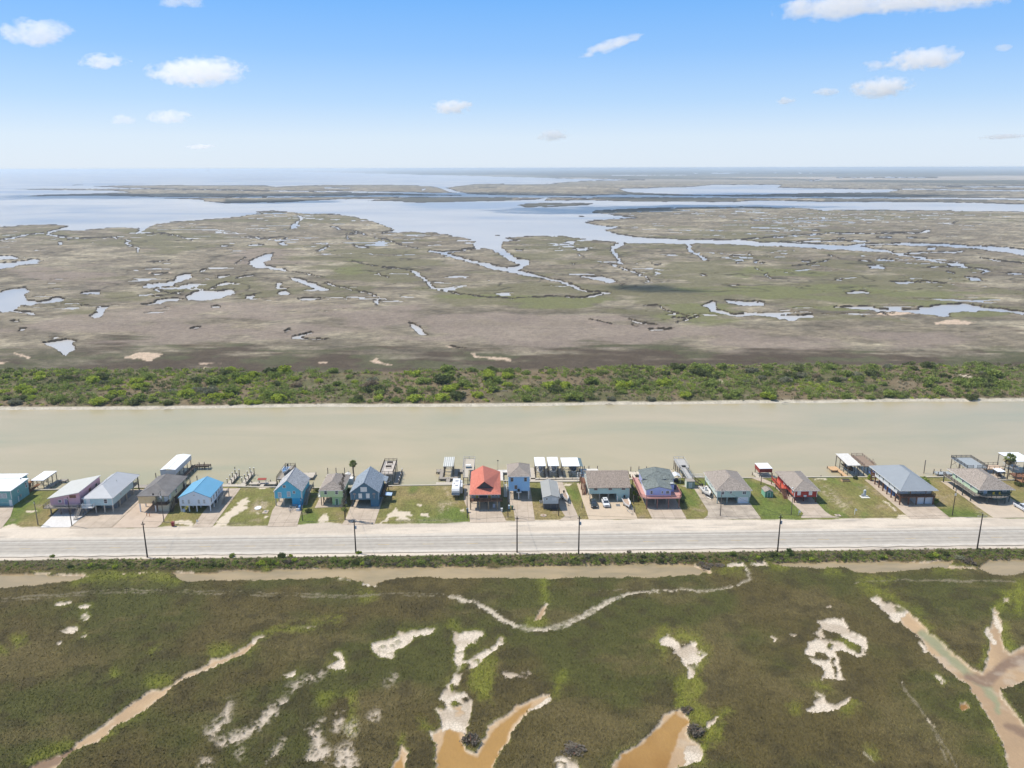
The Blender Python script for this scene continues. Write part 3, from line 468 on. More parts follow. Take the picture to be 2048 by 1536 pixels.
# ------------------------------------------------------------------ water
def water_mat(name, stops, rough, scale, st, bump, bs, spec=.5):
    m = bpy.data.materials.new(name); m.use_nodes = True; t = m.node_tree; N = t.nodes.new; L = t.links.new; b = t.nodes['Principled BSDF']
    g_ = N('ShaderNodeNewGeometry'); mp = N('ShaderNodeMapping'); mp.inputs['Scale'].default_value = st; L(g_.outputs['Position'], mp.inputs[0])
    n = N('ShaderNodeTexNoise'); n.inputs['Scale'].default_value = scale; n.inputs['Detail'].default_value = 6; n.inputs['Roughness'].default_value = .55; n.inputs['Distortion'].default_value = .6; L(mp.outputs[0], n.inputs['Vector'])
    r = N('ShaderNodeValToRGB'); L(n.outputs[0], r.inputs[0]); e = r.color_ramp.elements
    e[0].position, e[0].color = stops[0][0], (*stops[0][1], 1); e[1].position, e[1].color = stops[-1][0], (*stops[-1][1], 1)
    for p, c in stops[1:-1]: q = e.new(p); q.color = (*c, 1)
    L(r.outputs[0], b.inputs['Base Color']); b.inputs['Roughness'].default_value = rough; b.inputs['IOR'].default_value = 1.33; b.inputs['Specular IOR Level'].default_value = spec
    mp2 = N('ShaderNodeMapping'); mp2.inputs['Scale'].default_value = (.6, 1, 1); L(g_.outputs['Position'], mp2.inputs[0])
    w_ = N('ShaderNodeTexNoise'); w_.inputs['Scale'].default_value = bs; w_.inputs['Detail'].default_value = 4; L(mp2.outputs[0], w_.inputs['Vector'])
    bp = N('ShaderNodeBump'); bp.inputs['Strength'].default_value = bump; bp.inputs['Distance'].default_value = .1; L(w_.outputs[0], bp.inputs['Height']); L(bp.outputs[0], b.inputs['Normal'])
    return m
def sheet(name, x0, y0, x1, y1, z, m):
    b = MB(); b.add([(x0, y0, z), (x1, y0, z), (x1, y1, z), (x0, y1, z)], [(0, 1, 2, 3)]); return struct(b.build(name, m))
sheet('canal_water', -420, 235, 420, 372, 0, water_mat('canal water', [(.30, (.42, .35, .232)), (.5, (.37, .325, .212)), (.7, (.315, .303, .20))], .24, .012, (1, 3.2, 1), .22, .9, .32))
sheet('bay_water', -170000, 380, 170000, 160000, 0, water_mat('bay water', [(.36, (.26, .29, .34)), (.46, (.40, .39, .38)), (.62, (.50, .47, .43))], .3, .0016, (1, 1.5, 1), .12, .25))
sheet('ditch_water', -220, 165, 220, 191.5, .42, water_mat('ditch water', [(.35, (.35, .27, .155)), (.65, (.26, .21, .125))], .15, .08, (1, 3, 1), .06, 1.5))
# ------------------------------------------------------------------ road
def road_mat():
    m = bpy.data.materials.new('worn asphalt'); m.use_nodes = True; t = m.node_tree; N = t.nodes.new; L = t.links.new; b = t.nodes['Principled BSDF']
    g_ = N('ShaderNodeNewGeometry'); sx = N('ShaderNodeSeparateXYZ'); L(g_.outputs['Position'], sx.inputs[0])
    mp = N('ShaderNodeMapping'); mp.inputs['Scale'].default_value = (.05, 1, 1); L(g_.outputs['Position'], mp.inputs[0])
    n = N('ShaderNodeTexNoise'); n.inputs['Scale'].default_value = 1.6; n.inputs['Detail'].default_value = 5; n.inputs['Roughness'].default_value = .7; L(mp.outputs[0], n.inputs['Vector'])
    n2_ = N('ShaderNodeTexNoise'); n2_.inputs['Scale'].default_value = .6; n2_.inputs['Detail'].default_value = 6; L(g_.outputs['Position'], n2_.inputs['Vector'])
    r = N('ShaderNodeValToRGB'); e = r.color_ramp.elements; e[0].position = 0; e[0].color = (.52, .465, .39, 1); e[1].position = 1; e[1].color = (.52, .465, .39, 1)
    mr = N('ShaderNodeMapRange'); mr.inputs['From Min'].default_value = 197.; mr.inputs['From Max'].default_value = 208.5; L(sx.outputs['Y'], mr.inputs['Value']); L(mr.outputs[0], r.inputs[0])
    for p, v in ((.06, .47), (.12, .40), (.2, .37), (.27, .31), (.34, .37), (.42, .30), (.47, .36), (.53, .37), (.58, .29), (.66, .36), (.72, .30), (.78, .40), (.83, .24), (.86, .44)): q = e.new(p); q.color = (v*1.10, v*1.0, v*.86, 1)
    ad = N('ShaderNodeMath'); ad.operation = 'ADD'; L(n.outputs[0], ad.inputs[0]); L(n2_.outputs[0], ad.inputs[1])
    m2 = N('ShaderNodeMapRange'); m2.inputs['From Min'].default_value = .6; m2.inputs['From Max'].default_value = 1.4; m2.inputs['To Min'].default_value = .82; m2.inputs['To Max'].default_value = 1.16; L(ad.outputs[0], m2.inputs['Value'])
    vm = N('ShaderNodeVectorMath'); vm.operation = 'SCALE'; L(r.outputs[0], vm.inputs[0]); L(m2.outputs[0], vm.inputs['Scale']); L(vm.outputs[0], b.inputs['Base Color']); b.inputs['Roughness'].default_value = .9
    return m
b = MB(); xs = np.linspace(-230, 230, 116)
for i in range(len(xs)-1):
    f0 = lambda x: 196.9+.25*math.sin(x*.7)*.5+.15*math.sin(x*2.3); f1 = lambda x: 208.4+.3*math.sin(x*.31)+.2*math.sin(x*1.7)
    b.add([(xs[i], f0(xs[i]), 1.262), (xs[i+1], f0(xs[i+1]), 1.262), (xs[i+1], f1(xs[i+1]), 1.262), (xs[i], f1(xs[i]), 1.262)], [(0, 1, 2, 3)])
struct(b.build('road', road_mat()))

MK = mat('worn white paint', (.62, .60, .56), .8, .25, .8); b = MB()
for i in range(len(xs)-1): b.add([(xs[i], 205.35, 1.268), (xs[i+1], 205.35, 1.268), (xs[i+1], 205.5, 1.268), (xs[i], 205.5, 1.268)], [(0, 1, 2, 3)])
for i in range(len(xs)-1): b.add([(xs[i], 198.0, 1.268), (xs[i+1], 198.0, 1.268), (xs[i+1], 198.14, 1.268), (xs[i], 198.14, 1.268)], [(0, 1, 2, 3)])
struct(b.build('road_marking', MK)); b = MB()
for i in range(38): b.add([(-228+12.2*i, 201.65, 1.268), (-224.9+12.2*i, 201.65, 1.268), (-224.9+12.2*i, 201.79, 1.268), (-228+12.2*i, 201.79, 1.268)], [(0, 1, 2, 3)])
struct(b.build('road_marking', mat('worn yellow paint', (.55, .40, .18), .8, .25, .8)))
# ------------------------------------------------------------------ building parts
ZG = 1.2
def shingle(name, c, c2, sc=3.4):
    m = mat(name, tuple(q*.93 for q in c), .9, .22, sc, .35, col2=tuple(q*1.12 for q in c2)); e = [n for n in m.node_tree.nodes if n.type == 'VALTORGB'][0].color_ramp.elements; e[0].position = .36; e[1].position = .64; return m
def metal(name, c, rough=.45):
    if name in MATS: return MATS[name]
    m = mat(name, c, rough, .06, .6); t = m.node_tree; b = t.nodes['Principled BSDF']
    tc = t.nodes.new('ShaderNodeTexCoord'); wv = t.nodes.new('ShaderNodeTexWave'); wv.wave_type = 'BANDS'; wv.bands_direction = 'X'; wv.inputs['Scale'].default_value = 1.1
    t.links.new(tc.outputs['Object'], wv.inputs['Vector']); bp = t.nodes.new('ShaderNodeBump'); bp.inputs['Strength'].default_value = .5; bp.inputs['Distance'].default_value = .05
    t.links.new(wv.outputs['Fac'], bp.inputs['Height']); t.links.new(bp.outputs[0], b.inputs['Normal']); return m
def siding(name, c, var=.07, col2=None, vert=False, sc=.8):
    if name in MATS: return MATS[name]
    m = mat(name, c, .75, var, sc, col2=col2); t = m.node_tree; b = t.nodes['Principled BSDF']
    tc = t.nodes.new('ShaderNodeTexCoord'); wv = t.nodes.new('ShaderNodeTexWave'); wv.wave_type = 'BANDS'; wv.bands_direction = 'X' if vert else 'Z'; wv.wave_profile = 'SAW'; wv.inputs['Scale'].default_value = 1.5
    t.links.new(tc.outputs['Object'], wv.inputs['Vector']); bp = t.nodes.new('ShaderNodeBump'); bp.inputs['Strength'].default_value = .6; bp.inputs['Distance'].default_value = .04
    t.links.new(wv.outputs['Fac'], bp.inputs['Height']); t.links.new(bp.outputs[0], b.inputs['Normal']); return m
WHITE = mat('white paint', (.74, .74, .72), .6, .05); GLASS = mat('window glass', (.045, .06, .08), .12, .2, 2, spec=.6); GLASSB = mat('window with blinds', (.40, .44, .47), .3, .12, 3)
DKWOOD = mat('dark weathered wood', (.085, .065, .05), .85, .3, 3); BRWOOD = mat('brown stained wood', (.16, .075, .045), .8, .25, 3); GRWOOD = mat('grey weathered wood', (.30, .27, .235), .85, .2, 2, stretch=(1, 4, 4)); TANWOOD = mat('new tan wood', (.55, .36, .20), .8, .15, 2)
PILE = mat('treated pile wood', (.17, .145, .12), .85, .3, 4); PALEWOOD = mat('pale dry planks', (.46, .41, .34), .85, .15, 1.5, stretch=(1, 5, 1)); CONC = mat('driveway concrete', (.44, .36, .28), .9, .14, .35, col2=(.53, .44, .35)); CONCD = mat('stained concrete', (.34, .29, .235), .9, .2, .3, col2=(.52, .445, .36))
def joints(m):
    t = m.node_tree; b = t.nodes['Principled BSDF']; src = b.inputs['Base Color'].links[0].from_socket; tc = t.nodes.new('ShaderNodeTexCoord'); br = t.nodes.new('ShaderNodeTexBrick'); br.offset = 0
    br.inputs['Scale'].default_value = 1; br.inputs['Brick Width'].default_value = 3.1; br.inputs['Row Height'].default_value = 4.2; br.inputs['Mortar Size'].default_value = .055; br.inputs['Color1'].default_value = (1, 1, 1, 1); br.inputs['Color2'].default_value = (.93, .93, .93, 1); br.inputs['Mortar'].default_value = (.68, .66, .63, 1)
    t.links.new(tc.outputs['Object'], br.inputs['Vector']); mx = t.nodes.new('ShaderNodeMix'); mx.data_type = 'RGBA'; mx.blend_type = 'MULTIPLY'; mx.inputs['Factor'].default_value = 1; t.links.new(src, mx.inputs['A']); t.links.new(br.outputs['Color'], mx.inputs['B']); t.links.new(mx.outputs['Result'], b.inputs['Base Color']); return m
joints(CONC); joints(CONCD)
DOORW = mat('white garage door', (.62, .66, .72), .5, .04); BLACK = mat('black plastic', (.015, .016, .018), .5, .2); RUBBER = mat('tyre rubber', (.02, .02, .02), .9, .2); STEEL = mat('galvanised steel', (.42, .43, .44), .4, .12, 5, metal=.6); ALU = mat('aluminium', (.62, .64, .66), .35, .08, metal=.5)
WMETAL = metal('white metal roofing', (.78, .79, .80)); SOFF = mat('soffit', (.5, .5, .48), .8, .08)
ROT = {'F': 0, 'R': math.pi/2, 'B': math.pi, 'L': -math.pi/2}; WC = {}
def place(name, me, p, x, z, face, pos):
    return link(name, me, p, (x, pos, z) if face in 'FB' else (pos, x, z), ROT[face])
def win(p, x, z, w=.95, h=1.35, face='F', pos=0, fm=None, gl=None, n=1, sh=None):
    fm = fm or WHITE; gl = gl or GLASS; k = (w, h, n, fm.name, gl.name)
    if k not in WC:
        b = MB(); t = .11; W, Hh2 = w/2, h/2
        b.box(-W-t, -.07, -Hh2-t, -W, .0, Hh2+t); b.box(W, -.07, -Hh2-t, W+t, 0, Hh2+t); b.box(-W, -.07, Hh2, W, 0, Hh2+t); b.box(-W, -.09, -Hh2-t, W, 0, -Hh2)
        for i in range(1, n): b.box(-W+w*i/n-.04, -.065, -Hh2, -W+w*i/n+.04, 0, Hh2)
        b.box(-W, -.05, -.025, W, 0, .025)
        f = b.build('window', fm); g = MB().box(-W, -.035, -Hh2, W, -.004, Hh2).build('pane', gl); WC[k] = (f.data, g.data)
        bpy.data.objects.remove(f); bpy.data.objects.remove(g)
    o = place('window', WC[k][0], p, x, z, face, pos); link('pane', WC[k][1], o)
    return o
def door(p, x, z0, face='F', pos=0, m=None, w=.95, h=2.05):
    b = MB().box(-w/2, -.04, 0, w/2, 0, h); o = b.build('door', m or WHITE, p); o.location = (x, pos, z0) if face in 'FB' else (pos, x, z0); o.rotation_euler.z = ROT[face]
    f = MB(); f.box(-w/2-.1, -.07, 0, -w/2, 0, h+.1); f.box(w/2, -.07, 0, w/2+.1, 0, h+.1); f.box(-w/2, -.07, h, w/2, 0, h+.1); f.build('door_frame', WHITE, o)
    MB().box(w/2-.14, -.1, .95, w/2-.06, -.04, 1.05).build('handle', STEEL, o); return o
def garage(p, x, w=2.6, h=2.2, pos=0, m=None):
    b = MB(); nn = 4
    for i in range(nn): b.box(-w/2, -.05, .02+i*h/nn, w/2, 0, (i+1)*h/nn-.03)
    b.box(-w/2, -.02, .02, w/2, .01, h-.03); o = b.build('garage_door', m or DOORW, p); o.location = (x, pos, 0)
    f = MB(); f.box(-w/2-.12, -.08, 0, -w/2, .01, h+.1); f.box(w/2, -.08, 0, w/2+.12, .01, h+.1); f.box(-w/2, -.08, h, w/2, .01, h+.1); f.build('door_frame', WHITE, o); return o
def posts(p, pts, h, s=.13, m=None, z0=0, name='post'):
    me = MB().box(-s, -s, 0, s, s, h).build(name, m or PILE); d = me.data; bpy.data.objects.remove(me)
    return [link(name, d, p, (x, y, z0)) for x, y in pts]
def piles(p, pts, h, r=.14, m=None, z0=-1.3, name='pile'):
    me = MB().cyl(0, 0, 0, h, r, 7).build(name, m or PILE); d = me.data; bpy.data.objects.remove(me)
    return [link(name, d, p, (x, y, z0)) for x, y in pts]
def rail(p, pts, z, h=1.0, m=None, close=False, sp=1.6, bal=.3, name='railing'):
    b = MB(); pts = [Vector((q[0], q[1], 0)) for q in pts]
    if close: pts = pts+[pts[0]]
    for a, c in zip(pts[:-1], pts[1:]):
        L_ = (c-a).length; d = (c-a)/L_; n = max(1, round(L_/sp))
        for i in range(n+1):
            q = a+(c-a)*i/n; b.box(q.x-.05, q.y-.05, z, q.x+.05, q.y+.05, z+h+.06)
        for zz, t in ((h-.05, .055), (.12, .035)):
            b.tube([(a.x, a.y, z+zz), (c.x, c.y, z+zz)], t, 4)
        if bal:
            for i in range(1, int(L_/bal)):
                q = a+d*bal*i; b.box(q.x-.018, q.y-.018, z+.12, q.x+.018, q.y+.018, z+h-.05)
    return b.build(name, m or DKWOOD, p)
def deck(p, x0, y0, x1, y1, z, m=None, t=.22, name='deck'): return MB().box(x0, y0, z-t, x1, y1, z).build(name, m or GRWOOD, p)
def stairs(p, x, y, z0, z1, w=1.0, d=(0, -1), m=None, run=None):
    n = max(3, round((z1-z0)/.19)); run = run or n*.27; b = MB(); dx, dy = d; px_, py_ = -dy, dx
    for i in range(n):
        c = run*(i+.5)/n; z = z1-(z1-z0)*(i+1)/n+.02; cx, cy_ = x+dx*c, y+dy*c; r = run/n/2+.02
        ex, ey = abs(px_)*w/2+abs(dx)*r, abs(py_)*w/2+abs(dy)*r; b.box(cx-ex, cy_-ey, z, cx+ex, cy_+ey, z+.05)
    for s in (-1, 1):
        ox, oy = px_*w/2*s, py_*w/2*s
        b.tube([(x+ox, y+oy, z1-.1), (x+dx*run+ox, y+dy*run+oy, z0+.05)], .08, 4)
        b.tube([(x+ox, y+oy, z1+.9), (x+dx*run+ox, y+dy*run+oy, z0+.95)], .05, 4)
        for k in range(4):
            q = k/3; b.tube([(x+dx*run*q+ox, y+dy*run*q+oy, z1+(z0-z1)*q), (x+dx*run*q+ox, y+dy*run*q+oy, z1+(z0-z1)*q+.95)], .045, 4)
    return b.build('stairs', m or DKWOOD, p)
def gable(p, x0, x1, y0, y1, ze, zr, m, oh=.4, ohf=.35, xr=None, t=.16, name='roof'):
    xr = (x0+x1)/2 if xr is None else xr
    b = MB(); b.slab([[(x0-oh, y0-ohf, ze), (xr, y0-ohf, zr), (xr, y1+ohf, zr), (x0-oh, y1+ohf, ze)], [(xr, y0-ohf, zr), (x1+oh, y0-ohf, ze), (x1+oh, y1+ohf, ze), (xr, y1+ohf, zr)]], t)
    r = b.build(name, m, p)
    c = MB().tube([(xr, y0-ohf, zr+.02), (xr, y1+ohf, zr+.02)], .07, 5); c.build('ridge_cap', m, r)
    return r
def gwall(p, x0, x1, y0, y1, zf, ze, zr, m, oh=.4, xr=None, t=.16, name='wall'):
    xr = (x0+x1)/2 if xr is None else xr
    sl_ = (zr-ze)/(xr-x0+oh); sr = (zr-ze)/(x1+oh-xr)
    return MB().prism([(x0, zf), (x1, zf), (x1, ze+sr*oh-t-.01), (xr, zr-t-.03), (x0, ze+sl_*oh-t-.01)], y0, y1).build(name, m, p)
def hip(p, x0, x1, y0, y1, ze, zr, ra, rb, m, oh=.5, xr=None, fascia=WHITE, name='roof', cap=True):
    xr = (x0+x1)/2 if xr is None else xr; a, c, d, e = x0-oh, x1+oh, y0-oh, y1+oh; zb = ze-.14
    V = [(a, d, ze), (c, d, ze), (c, e, ze), (a, e, ze), (xr, ra, zr), (xr, rb, zr), (a, d, zb), (c, d, zb), (c, e, zb), (a, e, zb)]
    r = MB().add(V, [(0, 1, 4), (1, 2, 5, 4), (2, 3, 5), (3, 0, 4, 5), (6, 7, 1, 0), (7, 8, 2, 1), (8, 9, 3, 2), (9, 6, 0, 3), (9, 8, 7, 6)]).build(name, m, p)
    if fascia:
        f = MB(); g = .03; f.box(a-g, d-g, zb-.02, c+g, d, ze-.01); f.box(a-g, e, zb-.02, c+g, e+g, ze-.01); f.box(a-g, d, zb-.02, a, e, ze-.01); f.box(c, d, zb-.02, c+g, e, ze-.01); f.build('fascia', fascia, r)
    if cap:
        k = MB(); 
        for q in (V[0], V[1]): k.tube([q, V[4]], .06, 4)
        k.tube([V[4], V[5]], .07, 5)
        for q in (V[2], V[3]): k.tube([q, V[5]], .06, 4)
        k.build('ridge_cap', m, r)
    return r
def vents(p, pts, m=None):
    for (x, y, z) in pts: MB().cyl(x, y, z-.3, z+.35, .07, 6).build('vent_pipe', m or WHITE, p)
def corner(p, pts, z0, z1, m=WHITE, s=.08):
    me = MB().box(-s, -s, z0, s, s, z1).build('corner_trim', m); d = me.data; bpy.data.objects.remove(me)
    for x, y in pts: link('corner_trim', d, p, (x, y, 0))
def acbox(p, x, y, z=0): 
    o = MB().box(x-.4, y-.4, z, x+.4, y+.4, z+.75).build('air_conditioner', STEEL, p); MB().cyl(x, y, z+.75, z+.79, .3, 10).build('fan_grille', BLACK, o)
def drive(pts, m=None, name='driveway', z=1.272):
    b = MB().slab([[(x, y, z) for x, y in pts]], .12); return struct(b.build(name, m or CONC))
def dish(p, x, y, z):
    b = MB(); b.tube([(x, y, z), (x, y, z+.5)], .03, 5); rings = []
    for r, o in ((.02, .12), (.2, .06), (.33, -.03)): rings.append([(x+r*math.cos(a)+.2, y+o-.15, z+.6+r*math.sin(a)) for a in np.linspace(0, 2*math.pi, 10)[:-1]])
    b.loft(rings); b.build('satellite_dish', BLACK, p)
# ------------------------------------------------------------------ houses, left to right
R_GREY = shingle('grey shingles', (.24, .235, .235), (.42, .41, .40)); R_BRN = shingle('brown shingles', (.20, .155, .125), (.36, .30, .25)); R_TAUPE = shingle('taupe shingles', (.22, .185, .16), (.38, .33, .285))
# teal two-storey house at the left edge
h = T('house', 'teal two-storey house with flat white roof at the left edge', 'house', (-160.4, 231.1, ZG)); wa = siding('teal siding', (.20, .42, .42), .1)
MB().box(0, 0, 0, 11.5, 9.1, 4.95).build('wall', wa, h); MB().box(-2, 9.1, 0, 9.3, 13, 4.9).build('rear_wall', wa, h)
b = MB(); b.slab([[(-.5, -.5, 5.15), (11.9, -.5, 5.15), (11.9, 9.4, 5.35), (-.5, 9.4, 5.35)]], .2); r = b.build('roof', WMETAL, h); MB().slab([[(-2.4, 9.45, 5.5), (9.6, 9.45, 5.5), (9.6, 13.4, 5.4), (-2.4, 13.4, 5.4)]], .2).build('rear_roof', WMETAL, h)
MB().cyl(9.9, 8.6, 5.2, 5.75, .14, 8).build('vent_pipe', BLACK, r)
win(h, 8.15, 3.35, 1.0, 1.35, gl=GLASSB); win(h, 9.55, 3.35, 1.0, 1.35, gl=GLASSB); win(h, 5.1, 3.35, 1.0, 1.35, gl=GLASSB); win(h, 8, 3.6, .7, 1.6, 'R', 11.5); win(h, 3.6, 3.4, .5, .6, 'R', 11.5)
corner(h, [(11.5, 0), (11.5, 9.1)], 2.4, 5.0); MB().box(11.5, 3.0, .0, 11.62, 3.3, 1.8).build('downspout', WHITE, h); MB().box(11.5, 4.0, 1.2, 11.75, 4.7, 2.0).build('meter_box', STEEL, h); door(h, 11.0, 0, m=WHITE, w=.7, h=1.9); acbox(h, 6.5, -.7)
MB().box(0, -.02, 1.0, 11.5, 0, 1.06).build('trim_band', WHITE, h)
# pink house
h = T('house', 'pink stilt house with faded pale monopitch roof and front deck', 'house', (-133.9, 225.2, ZG)); wa = siding('faded pink siding', (.70, .38, .41), .14, (.62, .44, .54), sc=.25)
MB().prism([(0, 2.5), (8.9, 2.5), (8.9, 6.65), (0, 4.95)], 0, 12.9).build('wall', wa, h)
MB().slab([[(-.3, -.9, 5.12), (9.3, -1.0, 7.0), (9.3, 13.2, 7.0), (-.3, 13.2, 5.12)]], .18).build('roof', metal('faded pale metal roofing', (.52, .515, .48)), h)
WD = mat('weathered brown boards', (.22, .115, .07), .8, .3, 4)
win(h, 2.9, 3.9, .8, .7); win(h, 6.9, 5.35, 1.7, .65, fm=WD, gl=WD); win(h, 10.3, 4.6, .9, 1.3, 'R', 8.9, fm=GRWOOD); win(h, 6.2, 4.7, .9, 1.3, 'R', 8.9, fm=WD, gl=WD); door(h, 4.8, 2.5, m=mat('purple door', (.3, .22, .36)))
deck(h, -1.3, -1.8, 9.0, 0, 2.5); deck(h, -1.3, 0, 0, 4.5, 2.5); rail(h, [(-1.25, 4.5), (-1.25, -1.75), (8.95, -1.75), (8.95, 0)], 2.5, .95, GRWOOD)
posts(h, [(.4, -1.0), (3.2, -1.0), (6.1, -1.0), (8.6, -1.0)]+[(x, y) for x in (.4, 4.5, 8.6) for y in (3.5, 8, 12.5)], 2.5, .15); MB().box(5, 3, 0, 8.7, 11, 2.5).build('ground_floor_wall', mat('dull brown block wall', (.25, .2, .19)), h); stairs(h, 9.6, 1.0, 0, 2.5, .9, m=GRWOOD)  # lower block wall in a dull brown
MB().cyl(3.0, -.6, 0, 2.4, .06, 6).build('pipe', WHITE, h)
# pale blue-grey house with light metal hip roof
h = T('house', 'pale blue-grey stilt house with long light metal roof beside the pink house', 'house', (-123.9, 224.9, ZG)); wa = siding('pale blue grey siding', (.46, .60, .62), .06)
MB().box(.2, 0, 2.5, 8.6, 14.2, 4.85).build('wall', wa, h); hip(h, .2, 8.6, 0, 18.2, 4.95, 7.1, 5.6, 15.8, metal('light grey metal roofing', (.42, .43, .45)), .4, xr=3.4)
win(h, 6.6, 3.85, .85, 1.2); door(h, 1.4, 2.5, w=1.0); win(h, 5.6, 3.9, .45, .7, 'R', 8.6); corner(h, [(.2, 0), (8.6, 0)], 2.5, 4.8); deck(h, -.2, -1.5, 3.3, 0, 2.5, WHITE); rail(h, [(-.15, 0), (-.15, -1.45), (3.25, -1.45), (3.25, 0)], 2.5, .95, WHITE, bal=.15); stairs(h, -.4, -1.6, 0, 2.5, .9, m=GRWOOD)
deck(h, .2, 14.2, 8.6, 18, 2.5); rail(h, [(8.6, 14.2), (8.6, 18), (.2, 18)], 2.5, .95, GRWOOD); posts(h, [(x, y) for x in (.4, 3.3, 5.9, 8.4) for y in (.25, 4.7, 9.3, 14)], 2.5, .15, PALEWOOD); posts(h, [(8.5, 17.9), (.4, 17.9)], 4.7, .13, DKWOOD); MB().box(3.2, 3.5, 0, 8.0, 13, 2.5).build('ground_floor_wall', mat('grey block wall', (.2, .22, .24)), h)
vents(h, [(3.1, 9, 7.0), (5.7, 10, 6.4)], STEEL)
# tan house
h = T('house', 'tan stilt house with dark grey roof and low white legs', 'house', (-107.9, 225.4, ZG)); wa = siding('tan siding', (.66, .50, .27), .06, col2=(.70, .57, .35))
MB().box(.1, 0, 2.75, 5.2, 15, 5.15).build('wall', wa, h); MB().box(5.2, 1.1, 2.75, 8.9, 15, 5.15).build('rear_wall', siding('pale yellow siding', (.56, .53, .36), .06), h)
hip(h, .1, 9.0, 0, 15.2, 5.3, 7.2, 5.3, 13.0, mat('dark grey rolled roofing', (.155, .145, .14), .9, .15, .5, .1, col2=(.20, .19, .185)), .35, xr=3.9, fascia=None)
posts(h, [(.3, .2), (4.9, .2), (.3, 4), (4.9, 4), (.3, 8)], 2.75, .15, WHITE); MB().box(5.6, .3, 0, 8.9, 5, 2.2).build('storage_room', siding('cream siding', (.55, .51, .39), .05), h); deck(h, 4.6, -1.0, 8.9, 1.1, 2.75, DKWOOD); rail(h, [(4.65, 0), (4.65, -.95), (8.85, -.95), (8.85, 1)], 2.75, .95, DKWOOD, bal=.15)
win(h, 6.2, 4.2, .8, .9, pos=1.1); win(h, 1.6, 4.2, 1.4, .9, 'R', 8.9, gl=GLASSB); win(h, 6.5, 4.1, 1.2, 1.2, 'R', 8.9); win(h, 12.6, 4.1, 1.0, 2.2, 'R', 8.9, fm=DKWOOD); door(h, 8, 2.75, m=WHITE, pos=1.1); stairs(h, 9.6, 3.5, 0, 2.7, .9, m=DKWOOD); dish(h, 4.7, -.2, 5.3); MB().box(5.2, 6.5, 0, 8.9, 15, 2.75).build('ground_floor_wall', DKWOOD, h)
deck(h, 8.9, 11.0, 10.2, 15, 2.75, DKWOOD); rail(h, [(10.15, 11), (10.15, 15)], 2.75, .95, DKWOOD); posts(h, [(10.1, 11.1), (10.1, 14.9)], 4.9, .1, PALEWOOD)
# white house with bright blue roof
h = T('house', 'white house with bright blue metal roof on short white legs', 'house', (-95.5, 225.3, ZG)); wa = siding('white blue siding', (.70, .77, .86), .03); OH = .35
gwall(h, 0, 9.1, 0, 11.6, 1.9, 4.62, 6.75, wa, OH); gable(h, 0, 9.1, 0, 11.6, 4.62, 6.75, metal('bright blue metal roofing', (.14, .36, .54), .4), OH, .25)
for x in (1.0, 2.75, 5.75, 7.35): win(h, x, 3.25, .55, 1.15, gl=GLASSB)
MB().cyl(0, 0, 0, .06, .18, 8).build('round_vent', STEEL, h, (4.5, -.01, 5.3)).rotation_euler = (math.pi/2, 0, 0)
for y, hh in ((1.0, 1.2), (3.2, 1.2), (5.6, 1.9), (7.8, 1.2), (9.8, 1.2)): win(h, y, 3.35, .6, hh, 'R', 9.1)
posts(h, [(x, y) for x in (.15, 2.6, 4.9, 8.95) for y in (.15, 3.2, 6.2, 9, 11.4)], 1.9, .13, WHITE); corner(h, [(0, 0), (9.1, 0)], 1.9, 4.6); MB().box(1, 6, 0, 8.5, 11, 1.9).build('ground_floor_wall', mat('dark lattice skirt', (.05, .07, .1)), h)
deck(h, 9.1, 7.4, 11.0, 11.4, 2.0, GRWOOD); rail(h, [(10.95, 7.4), (10.95, 11.4)], 2.0, .95, GRWOOD); posts(h, [(9.4, 11.3), (10.9, 11.3), (10.9, 7.5), (9.4, 7.5)], 2.0, .1, PALEWOOD); stairs(h, 10.3, 7.4, 0, 2.0, 1.1, m=PALEWOOD, run=5.5)
MB().box(.6, -.3, .0, 1.3, .4, .9).build('storage_bin', mat('pale blue plastic', (.5, .55, .65)), h)
# turquoise house
h = T('house', 'turquoise gabled stilt house with grey shingle roof and open garage bay', 'house', (-67.9, 228.6, ZG)); wa = siding('turquoise siding', (.12, .49, .67), .08); RS = shingle('light grey shingles', (.26, .265, .275), (.52, .52, .53), 3)
gwall(h, 0, 8.1, 0, 10.9, 2.6, 4.75, 8.55, wa, .4); gable(h, 0, 8.1, 0, 10.9, 4.75, 8.55, RS, .4, .2)
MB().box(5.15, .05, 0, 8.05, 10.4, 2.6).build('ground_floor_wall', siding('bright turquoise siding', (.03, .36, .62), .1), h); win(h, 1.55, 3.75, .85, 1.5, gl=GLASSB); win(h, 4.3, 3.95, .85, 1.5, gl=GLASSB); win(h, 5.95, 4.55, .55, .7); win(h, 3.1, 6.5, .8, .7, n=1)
posts(h, [(.2, .2), (2.6, .2), (.2, 3.5), (.2, 7), (2.6, 5)], 2.6, .13, PALEWOOD); corner(h, [(0, 0), (8.1, 0)], 2.6, 4.9); MB().box(1.5, 8, 0, 5.15, 10.3, 2.6).build('rear_room', siding('turquoise siding', (.055, .33, .50)), h)
MB().box(8.1, .3, 2.3, 8.3, .5, 4.8).build('downspout', WHITE, h); deck(h, 8.1, 5.2, 9.5, 10.9, 2.6); rail(h, [(9.45, 5.2), (9.45, 10.9)], 2.6, .95, GRWOOD); stairs(h, 8.9, 5.2, 0, 2.6, 1.0, m=GRWOOD, run=4.5); posts(h, [(9.4, 5.3), (9.4, 10.8)], 2.6, .1)
